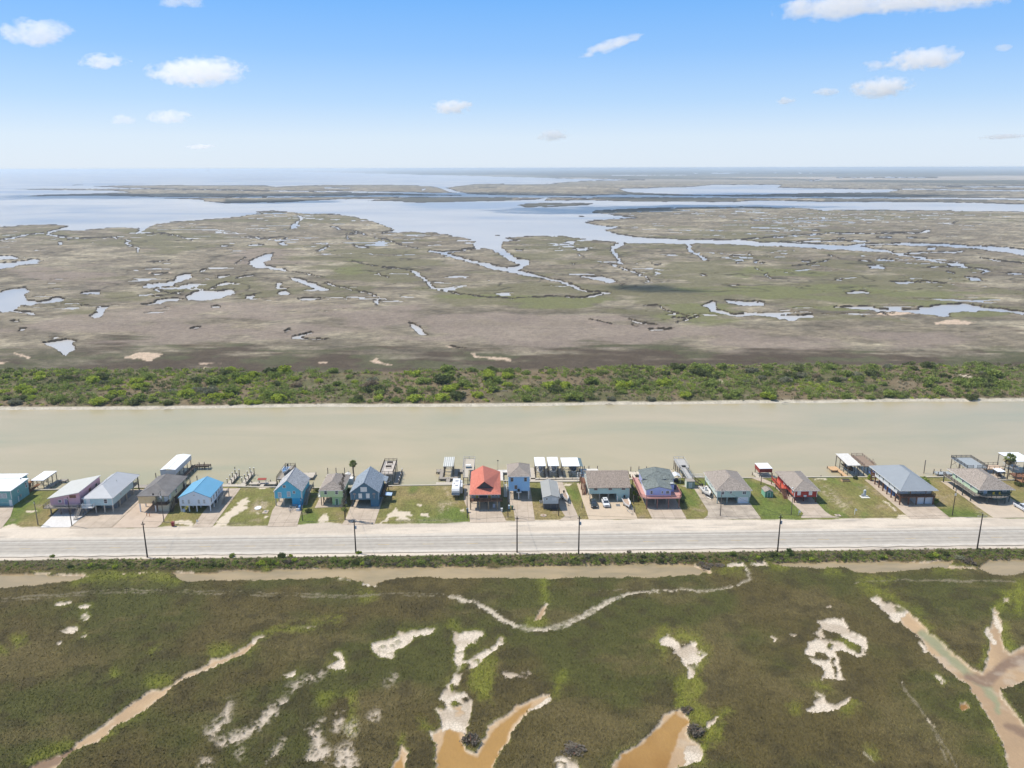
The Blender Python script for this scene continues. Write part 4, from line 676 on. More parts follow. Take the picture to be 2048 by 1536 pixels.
# light green house
h = T('house', 'light green stilt house with grey-brown hip roof between two blue houses', 'house', (-54.2, 228.8, ZG)); wa = siding('light green siding', (.60, .71, .40), .05)
MB().box(.1, 0, 2.75, 7.0, 11.9, 4.95).build('wall', wa, h); hip(h, .1, 7.0, 0, 12.1, 5.05, 7.2, 2.4, 8.6, R_TAUPE, .35)
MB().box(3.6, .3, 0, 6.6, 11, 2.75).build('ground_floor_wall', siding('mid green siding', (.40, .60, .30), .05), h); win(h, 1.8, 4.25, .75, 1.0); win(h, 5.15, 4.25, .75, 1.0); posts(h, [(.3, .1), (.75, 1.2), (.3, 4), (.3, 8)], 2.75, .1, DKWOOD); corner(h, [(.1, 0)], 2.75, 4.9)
stairs(h, 1.8, 5.6, 0, 2.7, .9, (-.0, -1), m=PALEWOOD, run=3.4); door(h, 5.0, 0, pos=.3, m=mat('green door', (.1, .2, .12)), w=.8); acbox(h, 7.3, 1.6); vents(h, [(3.0, 6, 7.0), (3.7, 8.0, 7.1)]); deck(h, -.7, .4, .1, 6, 2.75, WHITE); rail(h, [(-.65, .4), (-.65, 6)], 2.75, .9, WHITE)
MB().box(7.0, 9.6, 2.75, 8.4, 11.4, 4.9).build('rear_wall', WHITE, h)
# dark teal-blue house
h = T('house', 'dark slate-blue gabled house with steep blue-grey roof and two palm cutouts', 'house', (-44.6, 227.4, ZG)); wa = siding('dark slate blue siding', (.085, .18, .255), .08); RB = shingle('blue grey shingles', (.18, .22, .265), (.30, .35, .405), 3)
gwall(h, .1, 8.5, 0, 13.0, 2.4, 4.75, 8.15, wa, .35); gable(h, .1, 8.5, 0, 13.1, 4.75, 8.15, RB, .35, .3, t=.2)
MB().slab([[(8.5, 9.2, 5.0), (9.9, 9.2, 4.55), (9.9, 13.4, 4.55), (8.5, 13.4, 5.0)]], .12).build('porch_roof', RB, h)
MB().box(6.0, .05, 0, 8.45, 12.5, 2.4).build('ground_floor_wall', siding('lower slate blue siding', (.06, .17, .27), .08), h); win(h, 2.95, 3.65, .85, 1.35, gl=WHITE); win(h, 5.25, 3.65, .85, 1.35, gl=WHITE); win(h, 4.1, 5.75, 1.75, 1.3, n=2, gl=WHITE)  # lower wall in a slightly bluer slate blue
def palmcut():
    b = MB(); b.tube([(0, -.05, -1.0), (.03, -.05, 0), (0, -.05, .35)], [.11, .08, .07], 5)
    for a in np.linspace(-.5, 3.64, 7): b.tube([(0, -.06, .35), (.33*math.cos(a), -.06, .45+.28*math.sin(a)), (.55*math.cos(a), -.06, .3+.38*math.sin(a))], [.09, .08, .03], 4)
    return b
for x in (1.2, 7.15): palmcut().build('palm_cutout', mat('bleached wood cutout', (.42, .36, .33)), h, (x, -.02, 3.9))
posts(h, [(.3, .2), (.3, 4), (.3, 8)], 2.4, .13, DKWOOD); MB().box(.1, 9.5, 0, 6, 12.6, 2.4).build('rear_room', wa, h); corner(h, [(.1, 0), (8.5, 0)], 2.4, 4.9, mat('pale blue trim', (.35, .47, .58))); deck(h, 8.5, 2.5, 9.8, 13, 2.4, DKWOOD); rail(h, [(9.75, 2.5), (9.75, 13)], 2.4, .95, DKWOOD); posts(h, [(9.7, 2.6), (9.7, 7), (9.7, 12.9)], 4.4, .1, DKWOOD); vents(h, [(5.8, 5.2, 6.9), (1.8, 4.5, 6.2)], BLACK)
MB().slab([[(9.9, 3.2, 2.5), (12.0, 3.2, 2.3), (12.0, 5.6, 2.3), (9.9, 5.6, 2.5)]], .08).build('awning', metal('pale blue metal', (.42, .55, .75)), h); posts(h, [(11.8, 3.4), (11.8, 5.4)], 2.2, .06, BLACK)
# red-roofed house
h = T('house', 'house with large coral red roof and dark gable triangle above its porch', 'house', (-8.2, 224.4, ZG)); wa = siding('pale aqua siding', (.42, .53, .53), .05); RR = shingle('coral red shingles', (.50, .14, .095), (.60, .21, .15), 4)
MB().box(.3, 1.9, 3.0, 8.9, 17.5, 5.2).build('wall', wa, h)
W0, W1, E0, E1 = -.1, 9.35, -.6, 18.6; ZE = 5.15; XR = 4.4; ZRR = 8.75; zt = 6.2; a0, a1 = 1.85, 7.3; yt = 2.0
V = [(W0, E0, ZE), (W1, E0, ZE), (W1, E1, ZE-.1), (W0, E1, ZE-.1), (a0, yt, zt), (a1, yt, zt), (XR, 1.0, ZRR), (XR-.6, 14.4, ZRR)]
MB().slab([[V[0], V[1], V[5], V[4]], [V[1], V[2], V[7], V[6], V[5]], [V[2], V[3], V[7]], [V[3], V[0], V[4], V[6], V[7]]], .15).build('roof', RR, h)
MB().add([(a0+.1, yt-.05, zt-.12), (a1-.1, yt-.05, zt-.12), (XR, 1.5, ZRR-.3), (a0+.1, yt+.2, zt-.12), (a1-.1, yt+.2, zt-.12), (XR, 1.7, ZRR-.3)], [(0, 1, 2), (5, 4, 3), (0, 3, 4, 1), (1, 4, 5, 2), (2, 5, 3, 0)]).build('gable_wall', mat('dark slate gable', (.06, .065, .075)), h)
MB().box(W0, E0-.04, ZE-.2, W1, E0, ZE-.02).build('fascia', mat('grey fascia', (.35, .37, .39)), h)
deck(h, 0, -.3, 9.9, 1.9, 3.0, BRWOOD); rail(h, [(.05, 1.9), (.05, -.25), (9.85, -.25), (9.85, 1.9)], 3.0, .95, mat('rough porch railing wood', (.2, .145, .105), .8, .3), bal=.18)
YD = mat('yellow door', (.55, .42, .09)); door(h, 2.1, 3.0, pos=1.9, m=YD); door(h, 5.9, 3.0, pos=1.9, m=YD); win(h, .8, 4.2, .7, 1.2, pos=1.9); win(h, 7.0, 4.2, .75, 1.1, pos=1.9); win(h, 8.1, 4.2, .75, 1.1, pos=1.9); MB().box(2.8, 1.84, 3.0, 5.2, 1.9, 5.1).build('screen_panel', mat('blue dark screen', (.04, .07, .1)), h)
posts(h, [(.2, -.1), (2.9, -.1), (5.6, -.1), (8.3, -.1)], 3.0, .15, mat('tan posts', (.30, .22, .13))); posts(h, [(.2, -.1), (2.9, -.1), (5.6, -.1), (8.3, -.1)], 2.0, .08, BRWOOD, z0=3.05); posts(h, [(x, y) for x in (.4, 4.6, 8.7) for y in (5, 10, 15)], 3.0, .14); MB().box(1.5, 8, 0, 8.5, 17, 3).build('ground_floor_wall', mat('dark blue wall', (.1, .13, .17)), h); MB().box(6.9, 1.2, 0, 7.6, 1.8, 1.2).build('storage_bin', mat('pale plastic', (.5, .5, .55)), h)  # ground floor wall is plain dark blue
# tall light-blue house
h = T('house', 'tall narrow sky-blue house with taupe hip roof on white columns', 'house', (3.7, 232, ZG)); wa = siding('sky blue siding', (.30, .55, .82), .04)
MB().box(0, 0, 2.8, 6.5, 9.9, 7.6).build('wall', wa, h); hip(h, 0, 6.5, 0, 9.9, 7.75, 9.75, 3.2, 6.4, R_TAUPE, .4); TR = mat('taupe window trim', (.36, .31, .25))
win(h, 1.0, 6.6, .65, 1.05, fm=TR); win(h, 5.2, 6.6, .65, 1.05, fm=TR); win(h, 2.2, 4.1, .65, 1.05, fm=TR); MB().box(-.04, -.01, 2.8, 0, 9.9, 7.55).build('lighter_side_skin', mat('pale sky blue', (.45, .66, .8)), h)  # left skin paler than the front: sunlight worked into its blue
posts(h, [(.25, .2), (3.1, .2), (6.25, .2), (.25, 5), (6.25, 5), (.25, 9.6), (6.25, 9.6)], 2.8, .14, WHITE); MB().box(1.8, 5.5, 0, 6.3, 9.4, 2.8).build('ground_floor_wall', mat('grey stucco', (.25, .26, .27)), h); deck(h, 2.4, -1.0, 3.9, 0, 2.75, WHITE, .15, 'balcony'); dish(h, 2.8, -.5, 2.9); MB().box(2.75, -.6, 2.75, 3.4, -.1, 3.5).build('grill', BLACK, h)
stairs(h, -1.0, 6, 0, 2.8, .9, (0, -1), m=WHITE); door(h, 6, 2.8, 'L', 0)
# small grey house
h = T('house', 'small narrow grey house with pale grey gabled roof on dark enclosed legs', 'house', (14.0, 223.9, ZG)); wa = siding('cool grey siding', (.52, .57, .60), .04)
gwall(h, 0, 4.7, 0, 12.5, 1.9, 4.05, 4.85, wa, .3); gable(h, 0, 4.7, 0, 12.5, 4.05, 4.85, mat('pale grey roofing', (.31, .315, .305), .8, .06, .4), .3, .3)
win(h, 1.05, 3.5, .5, .45); MB().box(2.6, -.05, 2.9, 4.1, 0, 3.9).build('shutter_panel', mat('pale panel', (.6, .64, .68)), h); posts(h, [(.2, .15), (2.3, .15), (4.0, .15), (.2, 4), (.2, 8), (.2, 12.2), (4.5, 4), (4.5, 12.2)], 1.9, .09, PILE); MB().box(.05, .5, 0, 4.6, 12.3, 1.9).build('ground_floor_wall', mat('dark screen skirt', (.10, .10, .105)), h)
acbox(h, -.6, 2.4, 1.2); stairs(h, 5.2, 9.5, 0, 2.0, .8, m=GRWOOD); MB().tube([(5.1, .2, 3.8), (5.1, 12.4, 3.9)], .06, 5).build('gutter', WHITE, h); corner(h, [(0, 0), (4.7, 0)], 1.9, 4.1); MB().box(2.2, -1.0, .0, 4.2, -.1, .35).build('step', DKWOOD, h)
# large aqua house, ridge along the road
h = T('house', 'wide pale aqua house with one broad brown roof slope over open carport bays', 'house', (28.6, 230.0, ZG)); wa = siding('pale aqua green siding', (.42, .58, .55), .05)
b = MB(); b.add([(0, 0, 2.4), (0, 13.9, 2.4), (0, 13.9, 4.6), (0, 6.9, 7.1), (0, 0, 4.6), (12.4, 0, 2.4), (12.4, 13.9, 2.4), (12.4, 13.9, 4.6), (12.4, 6.9, 7.1), (12.4, 0, 4.6)], [(0, 1, 2, 3, 4), (9, 8, 7, 6, 5), (0, 4, 9, 5), (4, 3, 8, 9), (3, 2, 7, 8), (2, 1, 6, 7), (1, 0, 5, 6)]); b.build('wall', wa, h)
MB().slab([[(-.5, -.5, 4.55), (12.9, -.5, 4.55), (12.9, 6.9, 7.35), (-.5, 6.9, 7.35)], [(-.5, 6.9, 7.35), (12.9, 6.9, 7.35), (12.9, 14.4, 4.55), (-.5, 14.4, 4.55)]], .16).build('roof', R_BRN, h)
for x in (2.0, 6.5, 10.6): win(h, x, 4.0, .95, .55, fm=mat('taupe trim', (.42, .36, .31)))
for y in (3, 6.5, 10): win(h, y, 4.1, .8, 1.3, 'L', 0)
MB().box(-.03, .1, 2.4, 0, 13.8, 4.4).build('lighter_side_skin', mat('sunlit cream siding', (.62, .64, .58)), h); MB().box(8.5, .05, 0, 12.35, 13, 2.4).build('ground_floor_wall', wa, h); posts(h, [(.25, .15), (3.2, .15), (5.9, .15), (.25, 5), (.25, 9), (.25, 13.5)], 2.4, .13, PALEWOOD); MB().box(1, 7, 0, 8.5, 13, 2.4).build('rear_room', mat('dark carport back wall', (.10, .13, .14)), h)  # cream skin over the left wall; the sun on it is painted
stairs(h, -1.0, 9.0, 0, 2.4, 1.1, m=BRWOOD, run=4.6); deck(h, -1.6, 9, 0, 13.8, 2.4, BRWOOD); rail(h, [(-1.55, 9.0), (-1.55, 13.8), (0, 13.8)], 2.4, .95, BRWOOD); posts(h, [(-1.5, 9.1), (-1.5, 13.7)], 2.4, .1, BRWOOD); corner(h, [(12.4, 0)], 0, 4.4)
for x in (3.2, 8.4): MB().box(x, -.02, 2.42, x+.1, 0, 4.5).build('batten', wa, h)
# periwinkle house with pink deck
h = T('house', 'periwinkle blue house with dark green roof and salmon pink wraparound deck', 'house', (45.4, 225.1, ZG)); wa = siding('periwinkle siding', (.41, .49, .80), .05); RG = shingle('dark green grey shingles', (.12, .14, .13), (.20, .225, .215), 2)
gwall(h, 0, 7.5, 0, 7.2, 3.45, 5.75, 6.75, wa, .4); gable(h, 0, 7.5, 0, 7.2, 5.75, 6.75, RG, .4, .3)
MB().box(.3, 7.2, 3.45, 9.9, 14.6, 6.2).build('rear_wall', wa, h); hip(h, .3, 9.9, 7.3, 14.6, 6.3, 7.45, 11.0, 14.4, RG, .35, name='rear_roof', fascia=None)
MB().box(7.5, 3.6, 3.45, 9.2, 7.15, 5.9).build('side_wall', wa, h); MB().slab([[(7.4, 3.4, 5.95), (9.4, 3.4, 5.95), (9.4, 7.2, 6.2), (7.4, 7.2, 6.2)]], .12).build('side_roof', RG, h); MB().box(8.0, 3.3, 6.1, 8.9, 3.9, 6.3).build('skylight', WHITE, h)
win(h, 1.55, 4.75, .6, .9); win(h, 4.85, 4.75, .4, .65); win(h, 6.45, 4.75, .9, .75); DP = mat('salmon pink deck boards', (.50, .265, .235), .8, .1, 2)
deck(h, -.2, -1.5, 10.0, 0, 3.45, DP); deck(h, 7.5, 0, 10.8, 7.2, 3.45, DP); deck(h, -1.7, .0, 0, 15.5, 3.45, DP); MB().slab([[(-1.7, 0, 3.45), (-.2, -1.5, 3.45), (-.2, 0, 3.45)]], .22).build('deck', DP, h); MB().slab([[(10.0, -1.5, 3.45), (10.8, 0, 3.45), (10.0, 0, 3.45)]], .22).build('deck', DP, h)
rail(h, [(-1.65, 15.5), (-1.65, 0), (-.15, -1.45), (9.95, -1.45), (10.75, 0), (10.75, 7.2)], 3.45, .95, mat('salmon railing', (.46, .23, .20)), bal=.16, sp=2.5)
posts(h, [(0, -1.3), (3.2, -1.3), (6.6, -1.3), (9.8, -1.3)], 3.4, .12, mat('reddish post', (.28, .13, .10))); posts(h, [(x, y) for x in (.2, 3.2, 6.6) for y in (2, 7, 12)], 3.4, .12, PALEWOOD); posts(h, [(-1.6, 4), (-1.6, 9), (-1.6, 15)], 3.4, .1, BRWOOD)
MB().box(-.05, .1, 3.5, 0, 7.1, 5.6).build('lighter_side_skin', mat('lit white siding', (.66, .68, .74)), h); MB().box(1.5, 6, 0, 8.5, 14, 3.4).build('ground_floor_wall', mat('dark underfloor wall', (.09, .09, .12)), h); MB().cyl(9.9, 5.5, 3.45, 4.9, .45, 10).build('water_tank', mat('dark blue tank', (.03, .05, .11)), h); vents(h, [(8.6, 8.5, 6.9)], BLACK)  # left wall whitened by a skin, sunlight mixed into its colour
# sage house with brown hip roof
h = T('house', 'pale sage house with broad brown hip roof, carport bays and one white garage door', 'house', (67.6, 226.9, ZG)); wa = siding('pale sage siding', (.42, .56, .51), .05)
MB().box(0, 0, 2.1, 10.2, 14.8, 4.35).build('wall', wa, h); hip(h, 0, 10.2, 0, 14.9, 4.45, 7.1, 4.6, 10.3, R_TAUPE, .45); SG = mat('sage side siding', (.60, .68, .62), .7, .05); MB().box(-.03, .1, 2.1, 0, 14.7, 4.3).build('lighter_side_skin', SG, h)  # lighter sage on the left wall only, sunlight put into the colour
win(h, 1.65, 3.6, .85, .95); win(h, 4.2, 3.75, .5, .6); win(h, 8.35, 3.55, .95, .9, n=2)
for y in (2, 6, 8.2, 12): win(h, y, 3.5, .7, .9, 'L', -.03)
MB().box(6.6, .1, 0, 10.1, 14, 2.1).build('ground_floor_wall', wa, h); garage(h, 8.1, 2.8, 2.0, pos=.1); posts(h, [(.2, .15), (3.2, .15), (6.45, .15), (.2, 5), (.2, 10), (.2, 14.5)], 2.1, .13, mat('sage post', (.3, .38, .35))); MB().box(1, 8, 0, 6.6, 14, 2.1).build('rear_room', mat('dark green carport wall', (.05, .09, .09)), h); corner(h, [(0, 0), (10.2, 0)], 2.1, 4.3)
stairs(h, 5.4, 5.6, 0, 2.05, .9, (0, -1), m=GRWOOD)
# red house
h = T('house', 'barn red house with taupe hip roof and outside wooden staircase', 'house', (91.6, 227.0, ZG)); wa = siding('barn red siding', (.36, .045, .035), .1); OR = mat('sunlit orange red boards', (.50, .10, .06), .8, .12)  # OR: the red boards with sunlight already in their colour
MB().box(0, 0, 1.9, 6.9, 15.2, 4.05).build('wall', wa, h); hip(h, 0, 7.2, 0, 15.4, 4.15, 6.2, 2.8, 10.6, R_TAUPE, .5, xr=3.4); MB().box(-.9, 3.8, 4.0, 0, 15.4, 4.2).build('side_roof', R_TAUPE, h)
win(h, 1.35, 3.15, .85, 1.05, gl=WHITE); win(h, 4.9, 3.15, .85, 1.05, gl=WHITE); MB().box(2.85, -.1, 2.0, 3.7, 0, 2.55).build('sign_board', mat('pale blue board', (.5, .65, .72)), h); posts(h, [(.15, .15), (3.35, 1.0), (6.75, .15), (.15, 5), (.15, 10), (6.75, 7), (.15, 15), (6.75, 15)], 1.9, .14, mat('dark red post', (.14, .05, .035)))
MB().box(-.04, .1, 1.9, 0, 3.7, 4.0).build('lighter_side_skin', OR, h); corner(h, [(0, 0), (6.9, 0)], 1.9, 4.05); MB().cyl(-.3, 1.2, 3.9, 4.6, .25, 8).build('flue', WHITE, h)  # thin brighter sheet on the left wall stands in for sunlight
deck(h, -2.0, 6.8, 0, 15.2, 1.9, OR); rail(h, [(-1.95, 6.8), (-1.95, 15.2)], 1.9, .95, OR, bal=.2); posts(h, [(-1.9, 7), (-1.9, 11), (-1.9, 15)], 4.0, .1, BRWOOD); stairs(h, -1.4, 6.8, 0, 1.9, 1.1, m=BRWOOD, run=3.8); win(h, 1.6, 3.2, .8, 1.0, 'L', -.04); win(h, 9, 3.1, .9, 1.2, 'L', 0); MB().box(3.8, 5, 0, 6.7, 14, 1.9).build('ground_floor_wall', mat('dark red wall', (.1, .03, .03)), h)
# white house with steel blue roof
h = T('house', 'long white house with huge steel-blue hip roof and two white garage doors', 'house', (123.1, 224.2, ZG))
MB().box(.1, 2.2, 2.8, 10.7, 17.2, 4.8).build('wall', siding('white siding', (.70, .72, .75), .03), h); hip(h, .1, 10.8, .1, 20.3, 4.95, 8.0, 6.6, 13.6, metal('steel blue metal roofing', (.27, .295, .32), .4), .5, xr=5.7)
win(h, 1.9, 3.95, .8, .7, pos=2.2); door(h, 3.8, 2.8, pos=2.2, m=mat('pale green door', (.45, .55, .48))); win(h, 5.8, 3.95, .7, .7, pos=2.2); win(h, 9.0, 3.95, .9, .7, pos=2.2)
for y in (4.0, 7.5, 11.5, 14.2, 16): win(h, y, 4.0, .7, .8, 'L', .1)
deck(h, 0, 0, 10.8, 2.2, 2.8, BRWOOD); rail(h, [(.05, 2.2), (.05, .05), (10.75, .05), (10.75, 2.2)], 2.8, .95, DKWOOD, bal=.15); deck(h, 0, 17.2, 10.8, 20.2, 2.8, BRWOOD); rail(h, [(.05, 17.2), (.05, 20.15), (10.75, 20.15)], 2.8, .95, BRWOOD, bal=.2)
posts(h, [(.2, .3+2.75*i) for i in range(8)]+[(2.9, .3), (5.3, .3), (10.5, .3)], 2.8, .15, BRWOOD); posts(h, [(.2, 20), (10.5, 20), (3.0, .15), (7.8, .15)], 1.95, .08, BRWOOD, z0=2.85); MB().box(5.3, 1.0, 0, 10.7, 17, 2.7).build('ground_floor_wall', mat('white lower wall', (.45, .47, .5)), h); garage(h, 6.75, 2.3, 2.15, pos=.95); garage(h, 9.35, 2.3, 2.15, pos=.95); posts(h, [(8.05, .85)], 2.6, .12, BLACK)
for x in (5.7, 8.2): MB().tube([(x, .7, 2.75), (x, .2, 2.3)], .1, 4).build('brace', TANWOOD, h)
MB().box(1.5, 7, 0, 5.2, 13, 2.2).build('storage_room', mat('blue tarp', (.08, .16, .36)), h)
# green house, far right
h = T('house', 'dark green house with wide brown hip roof, yellow chairs and curved front deck', 'house', (148.2, 225.4, ZG)); wa = siding('dark green siding', (.075, .125, .12), .08)
MB().box(0, .9, 2.5, 10.0, 15, 4.35).build('wall', wa, h); MB().box(-.04, 1.0, 2.5, 0, 14.9, 4.3).build('lighter_side_skin', siding('pale green siding', (.52, .66, .48), .04), h); hip(h, 0, 10.3, 0, 17.3, 4.45, 7.3, 4.0, 10.2, R_TAUPE, .45, xr=4.4)  # skin over the left wall in a lighter green
win(h, 1.0, 3.65, .8, .7, pos=.9); door(h, 2.3, 2.5, pos=.9, m=mat('pale blue door', (.4, .5, .62)), h=1.8); win(h, 8.3, 3.6, 1.0, .6, pos=.9)
for y in (4.5, 9.0, 12.8): win(h, y, 3.6, .8, .8, 'L', -.04)
n = 14; arc = [(.2+9.4*i/n+.0, -1.9*math.sin(math.pi*i/n)**.8) for i in range(n+1)]; fl_ = [(x, y, 2.5) for x, y in arc]+[(9.6, .9, 2.5), (.2, .9, 2.5)]; MB().slab([fl_], .22).build('deck', GRWOOD, h)
rail(h, arc[::2], 2.5, .95, mat('dark green railing', (.05, .075, .07)), bal=.18, sp=3); deck(h, -1.6, -.2, 0, 17.5, 2.5, GRWOOD); rail(h, [(-1.55, 17.5), (-1.55, -.2), (0, -.2)], 2.5, .95, DKWOOD, bal=.2); deck(h, 10, 2, 11.4, 8, 2.5, DKWOOD); rail(h, [(11.35, 2), (11.35, 8)], 2.5, .95, DKWOOD)
posts(h, [(-1.5, 1.5), (-1.5, 6), (-1.5, 11), (-1.5, 17), (2.0, -.9), (5.0, -1.6), (7.8, -.9), (9.9, .5)], 2.45, .13, mat('dark green post', (.07, .09, .085))); MB().box(6.2, 2.2, 0, 9.8, 14, 2.4).build('ground_floor_wall', siding('mid green wall', (.15, .23, .19), .06), h); door(h, 5.6, 0, pos=3, m=BLACK)
def chair_():
    b = MB(); b.box(-.3, -.3, .35, .3, .3, .43); b.box(-.3, .25, .4, .3, .32, 1.05)
    for x in (-.27, .27):
        for y in (-.27, .27): b.box(x-.03, y-.03, 0, x+.03, y+.03, .38)
    return b
YC = mat('yellow chair plastic', (.62, .45, .06))
c1 = chair_().build('patio_chair', YC, None, (152.6, 225.1, ZG+2.51)); tag(c1, 'left of the two yellow patio chairs on the curved deck', 'chair', 'yellow patio chairs'); c2 = dup(c1, (154.5, 225.1, ZG+2.51), .3, 'right of the two yellow patio chairs on the curved deck')
# ------------------------------------------------------------------ driveways and slabs
for nm, q, m_ in [('A', [(-162, 214.9), (-142.9, 214.8), (-145, 223), (-148.6, 231), (-162, 231)], None), ('B', [(-132, 215.2), (-123.5, 215.2), (-123.5, 237.5), (-134.4, 237.5)], mat('white shell gravel', (.62, .60, .58), .95, .12, 2)), ('C', [(-123.3, 214.5), (-111.3, 214.5), (-111.3, 243.2), (-123.3, 243.2)], None), ('D', [(-111.15, 214.4), (-98.3, 214.4), (-97.9, 216.5), (-99.0, 225), (-99.2, 243.2), (-111.15, 243.2)], mat('tan concrete', (.47, .37, .285), .9, .1, .35, col2=(.53, .43, .34))),
                  ('E', [(-88.0, 214.3), (-82.4, 214.3), (-83, 243.2), (-88.6, 243.2), (-88.6, 224)], None), ('F', [(-66.4, 214.1), (-57.9, 214.1), (-59.6, 229), (-59.6, 240), (-68.2, 240), (-68.0, 225)], None), ('G', [(-55.6, 227.0), (-47.3, 227.6), (-47.2, 241), (-55.8, 241)], None),
                  ('H', [(-45.2, 214.6), (-35.7, 214.8), (-35.7, 243.6), (-45.0, 243.6), (-44.8, 218)], None), ('I', [(-7.9, 215.3), (2.7, 215.4), (1.0, 224.8), (.9, 243.8), (-10.6, 243.8), (-10.4, 232), (-8.4, 222)], None), ('J', [(5.3, 215.8), (11.1, 215.9), (10.8, 243), (3.3, 243), (3.2, 231.5), (5.0, 224)], None),
                  ('K', [(18.0, 216.0), (24.3, 216.2), (21.6, 245.6), (19.3, 245.6), (18.9, 226), (20.2, 219)], None), ('L', [(27.0, 216.4), (41.4, 216.5), (41.2, 244.5), (26.2, 244.5)], mat('sandy concrete', (.50, .405, .30), .9, .08, .35)), ('M', [(45.8, 216.3), (55.9, 216.3), (55.7, 238), (45.0, 245)], None),
                  ('N', [(60.6, 215.7), (77.8, 215.7), (78.2, 241.5), (59.6, 241.5), (63.6, 238.5), (63.6, 221.5), (62.6, 218.3)], CONCD), ('O', [(89.6, 215.9), (101.2, 215.9), (99.4, 217.2), (98.7, 220), (98.6, 242), (91.0, 242.5), (88.2, 247.4), (85.0, 247.4), (89.9, 240.0), (91.0, 228), (91.6, 219.0)], None),
                  ('P', [(121.7, 214.4), (133.6, 214.4), (134.3, 245), (121.8, 245)], None), ('Q', [(146.4, 214.4), (160.4, 214.4), (160.4, 243), (146.2, 243)], mat('warm concrete', (.48, .40, .31), .9, .09, .35))]:
    drive(q, m_)
# ------------------------------------------------------------------ seawall, docks, boathouses
b = MB(); 
for i in range(len(BHX)-1):
    if BHX[i] < -240 or BHX[i+1] > 240: 
        xa, xb = max(BHX[i], -230), min(BHX[i+1], 230)
    else: xa, xb = BHX[i], BHX[i+1]
    ya, yb = np.interp([xa, xb], BHX, BHY); b.slab([[(xa, ya-.25, 1.34), (xb, yb-.25, 1.34), (xb, yb+.3, 1.34), (xa, ya+.3, 1.34)]], .3); b.slab([[(xa, ya-.05, 1.04), (xb, yb-.05, 1.04), (xb, yb+.18, 1.04), (xa, ya+.18, 1.04)]], 2.6)
tag(b.build('seawall', mat('concrete cap', (.50, .45, .37), .9, .12, .5)), 'long low concrete seawall between the lawns and the canal', 'seawall')
def dock(label, rects, z=.9, m=None, group=None, pil=None, caps=False, name='dock', ph=1.6, nopile=False):
    x0 = min(r[0] for r in rects); y0 = min(r[1] for r in rects)
    h = T(name, label, 'dock', (x0, y0, 0), 0, group)
    for r in rects:
        b = MB(); lx, ly = r[2]-r[0], r[3]-r[1]
        n = max(2, int(max(lx, ly)/1.0))
        b.box(r[0]-x0, r[1]-y0, z-.12, r[2]-x0, r[3]-y0, z); b.box(r[0]-x0+.1, r[1]-y0+.1, z-.4, r[2]-x0-.1, r[3]-y0-.1, z-.12)
        b.build('deck', m or PALEWOOD, h)
    if pil is None and not nopile:
        pil = []
        for r in rects:
            n = max(1, round((r[2]-r[0])/3)); k = max(1, round((r[3]-r[1])/3))
            pil += [(r[0]+(r[2]-r[0])*i/n, y) for i in range(n+1) for y in (r[1]+.1, r[3])] if n >= k else [(x, r[1]+(r[3]-r[1])*j/k) for j in range(k+1) for x in (r[0], r[2])]
    for o in piles(h, [(x-x0, y-y0) for x, y in (pil or [])], z+1.3+(ph if caps else .1)):
        if caps: MB().cyl(0, 0, z+1.3+ph, z+1.42+ph, .2, 8).build('pile_cap', WHITE, o)
    return h
def hpiles(h, pts, top, x0, y0): piles(h, [(x-x0, y-y0) for x, y in pts], top+1.3)
GQ = 'narrow docks along the canal'
dock('wide grey quay deck behind the pale blue-grey house', [(-118, 244.9, -111.8, 248)], .9, GRWOOD)
h = dock('left finger pier with white-capped piles beside the blue-roofed house', [(-89, 247.6, -87.6, 257)], .9, PALEWOOD, 'white-capped finger piers', [(x, y) for x in (-89, -87.6) for y in (248.5, 251.5, 254, 256.8)], True); piles(h, [(-.1, 9.6)], 4.6)
dock('right finger pier with white-capped piles beside the blue-roofed house', [(-84.3, 247.4, -83, 258.5)], .9, PALEWOOD, 'white-capped finger piers', [(x, y) for x in (-84.3, -83) for y in (249, 252, 255, 258.2)], True)
dock('low quay linking the two white-capped finger piers', [(-91, 245.6, -82.4, 247.5)], .95)
h = dock('long pale dock with a small red-topped table beside the turquoise house', [(-81.6, 247.3, -72.8, 249.4), (-77.6, 244, -76.4, 247.3)], .95)
piles(h, [(.6, 4.6), (3.2, 4.4), (6.5, 5.5)], 2.9)
t_ = T('table', 'small red-topped table on the dock left of the turquoise house', 'table', (-77.4, 248.2, .95)); MB().slab([[(-1.4, -.6, 1.35), (1.4, -.6, 1.35), (1.4, .6, 1.6), (-1.4, .6, 1.6)]], .1).build('table_top', mat('faded red roof board', (.30, .06, .04)), t_); posts(t_, [(-1.2, -.45), (1.2, -.45), (-1.2, .45), (1.2, .45)], 1.3, .05, WHITE, name='leg')
h = dock('high railed deck rising behind the turquoise house roof', [(-72.6, 248, -69.2, 260)], 2.4, GRWOOD); rail(h, [(0, 0), (0, 12), (3.4, 12), (3.4, 0)], 2.4, 1.0, DKWOOD, bal=.4)
dock('short pale dock with piles right of the turquoise house', [(-66.8, 252.8, -61.8, 257.4)], .9); dock('green-grey gangway from the seawall to the short dock behind the turquoise house', [(-67.5, 243.3, -66.2, 252.7)], .9)
h = dock('pale dock with four tall dark piles behind the light green house', [(-57.6, 252.6, -48.7, 255.9)], .95); piles(h, [(.2, 3.4), (3, 3.4), (5.9, 3.4), (8.7, 3.4)], 4.4)
h = T('cooler', 'white ice chest cabinet on legs behind the light green house', 'cabinet', (-49.4, 244.0, 1.3)); MB().box(0, -.3, .9, 1.8, .6, 2.1).build('body', WHITE, h); posts(h, [(.2, -.1), (1.6, -.1), (.2, .4), (1.6, .4)], .9, .06, WHITE, name='leg')
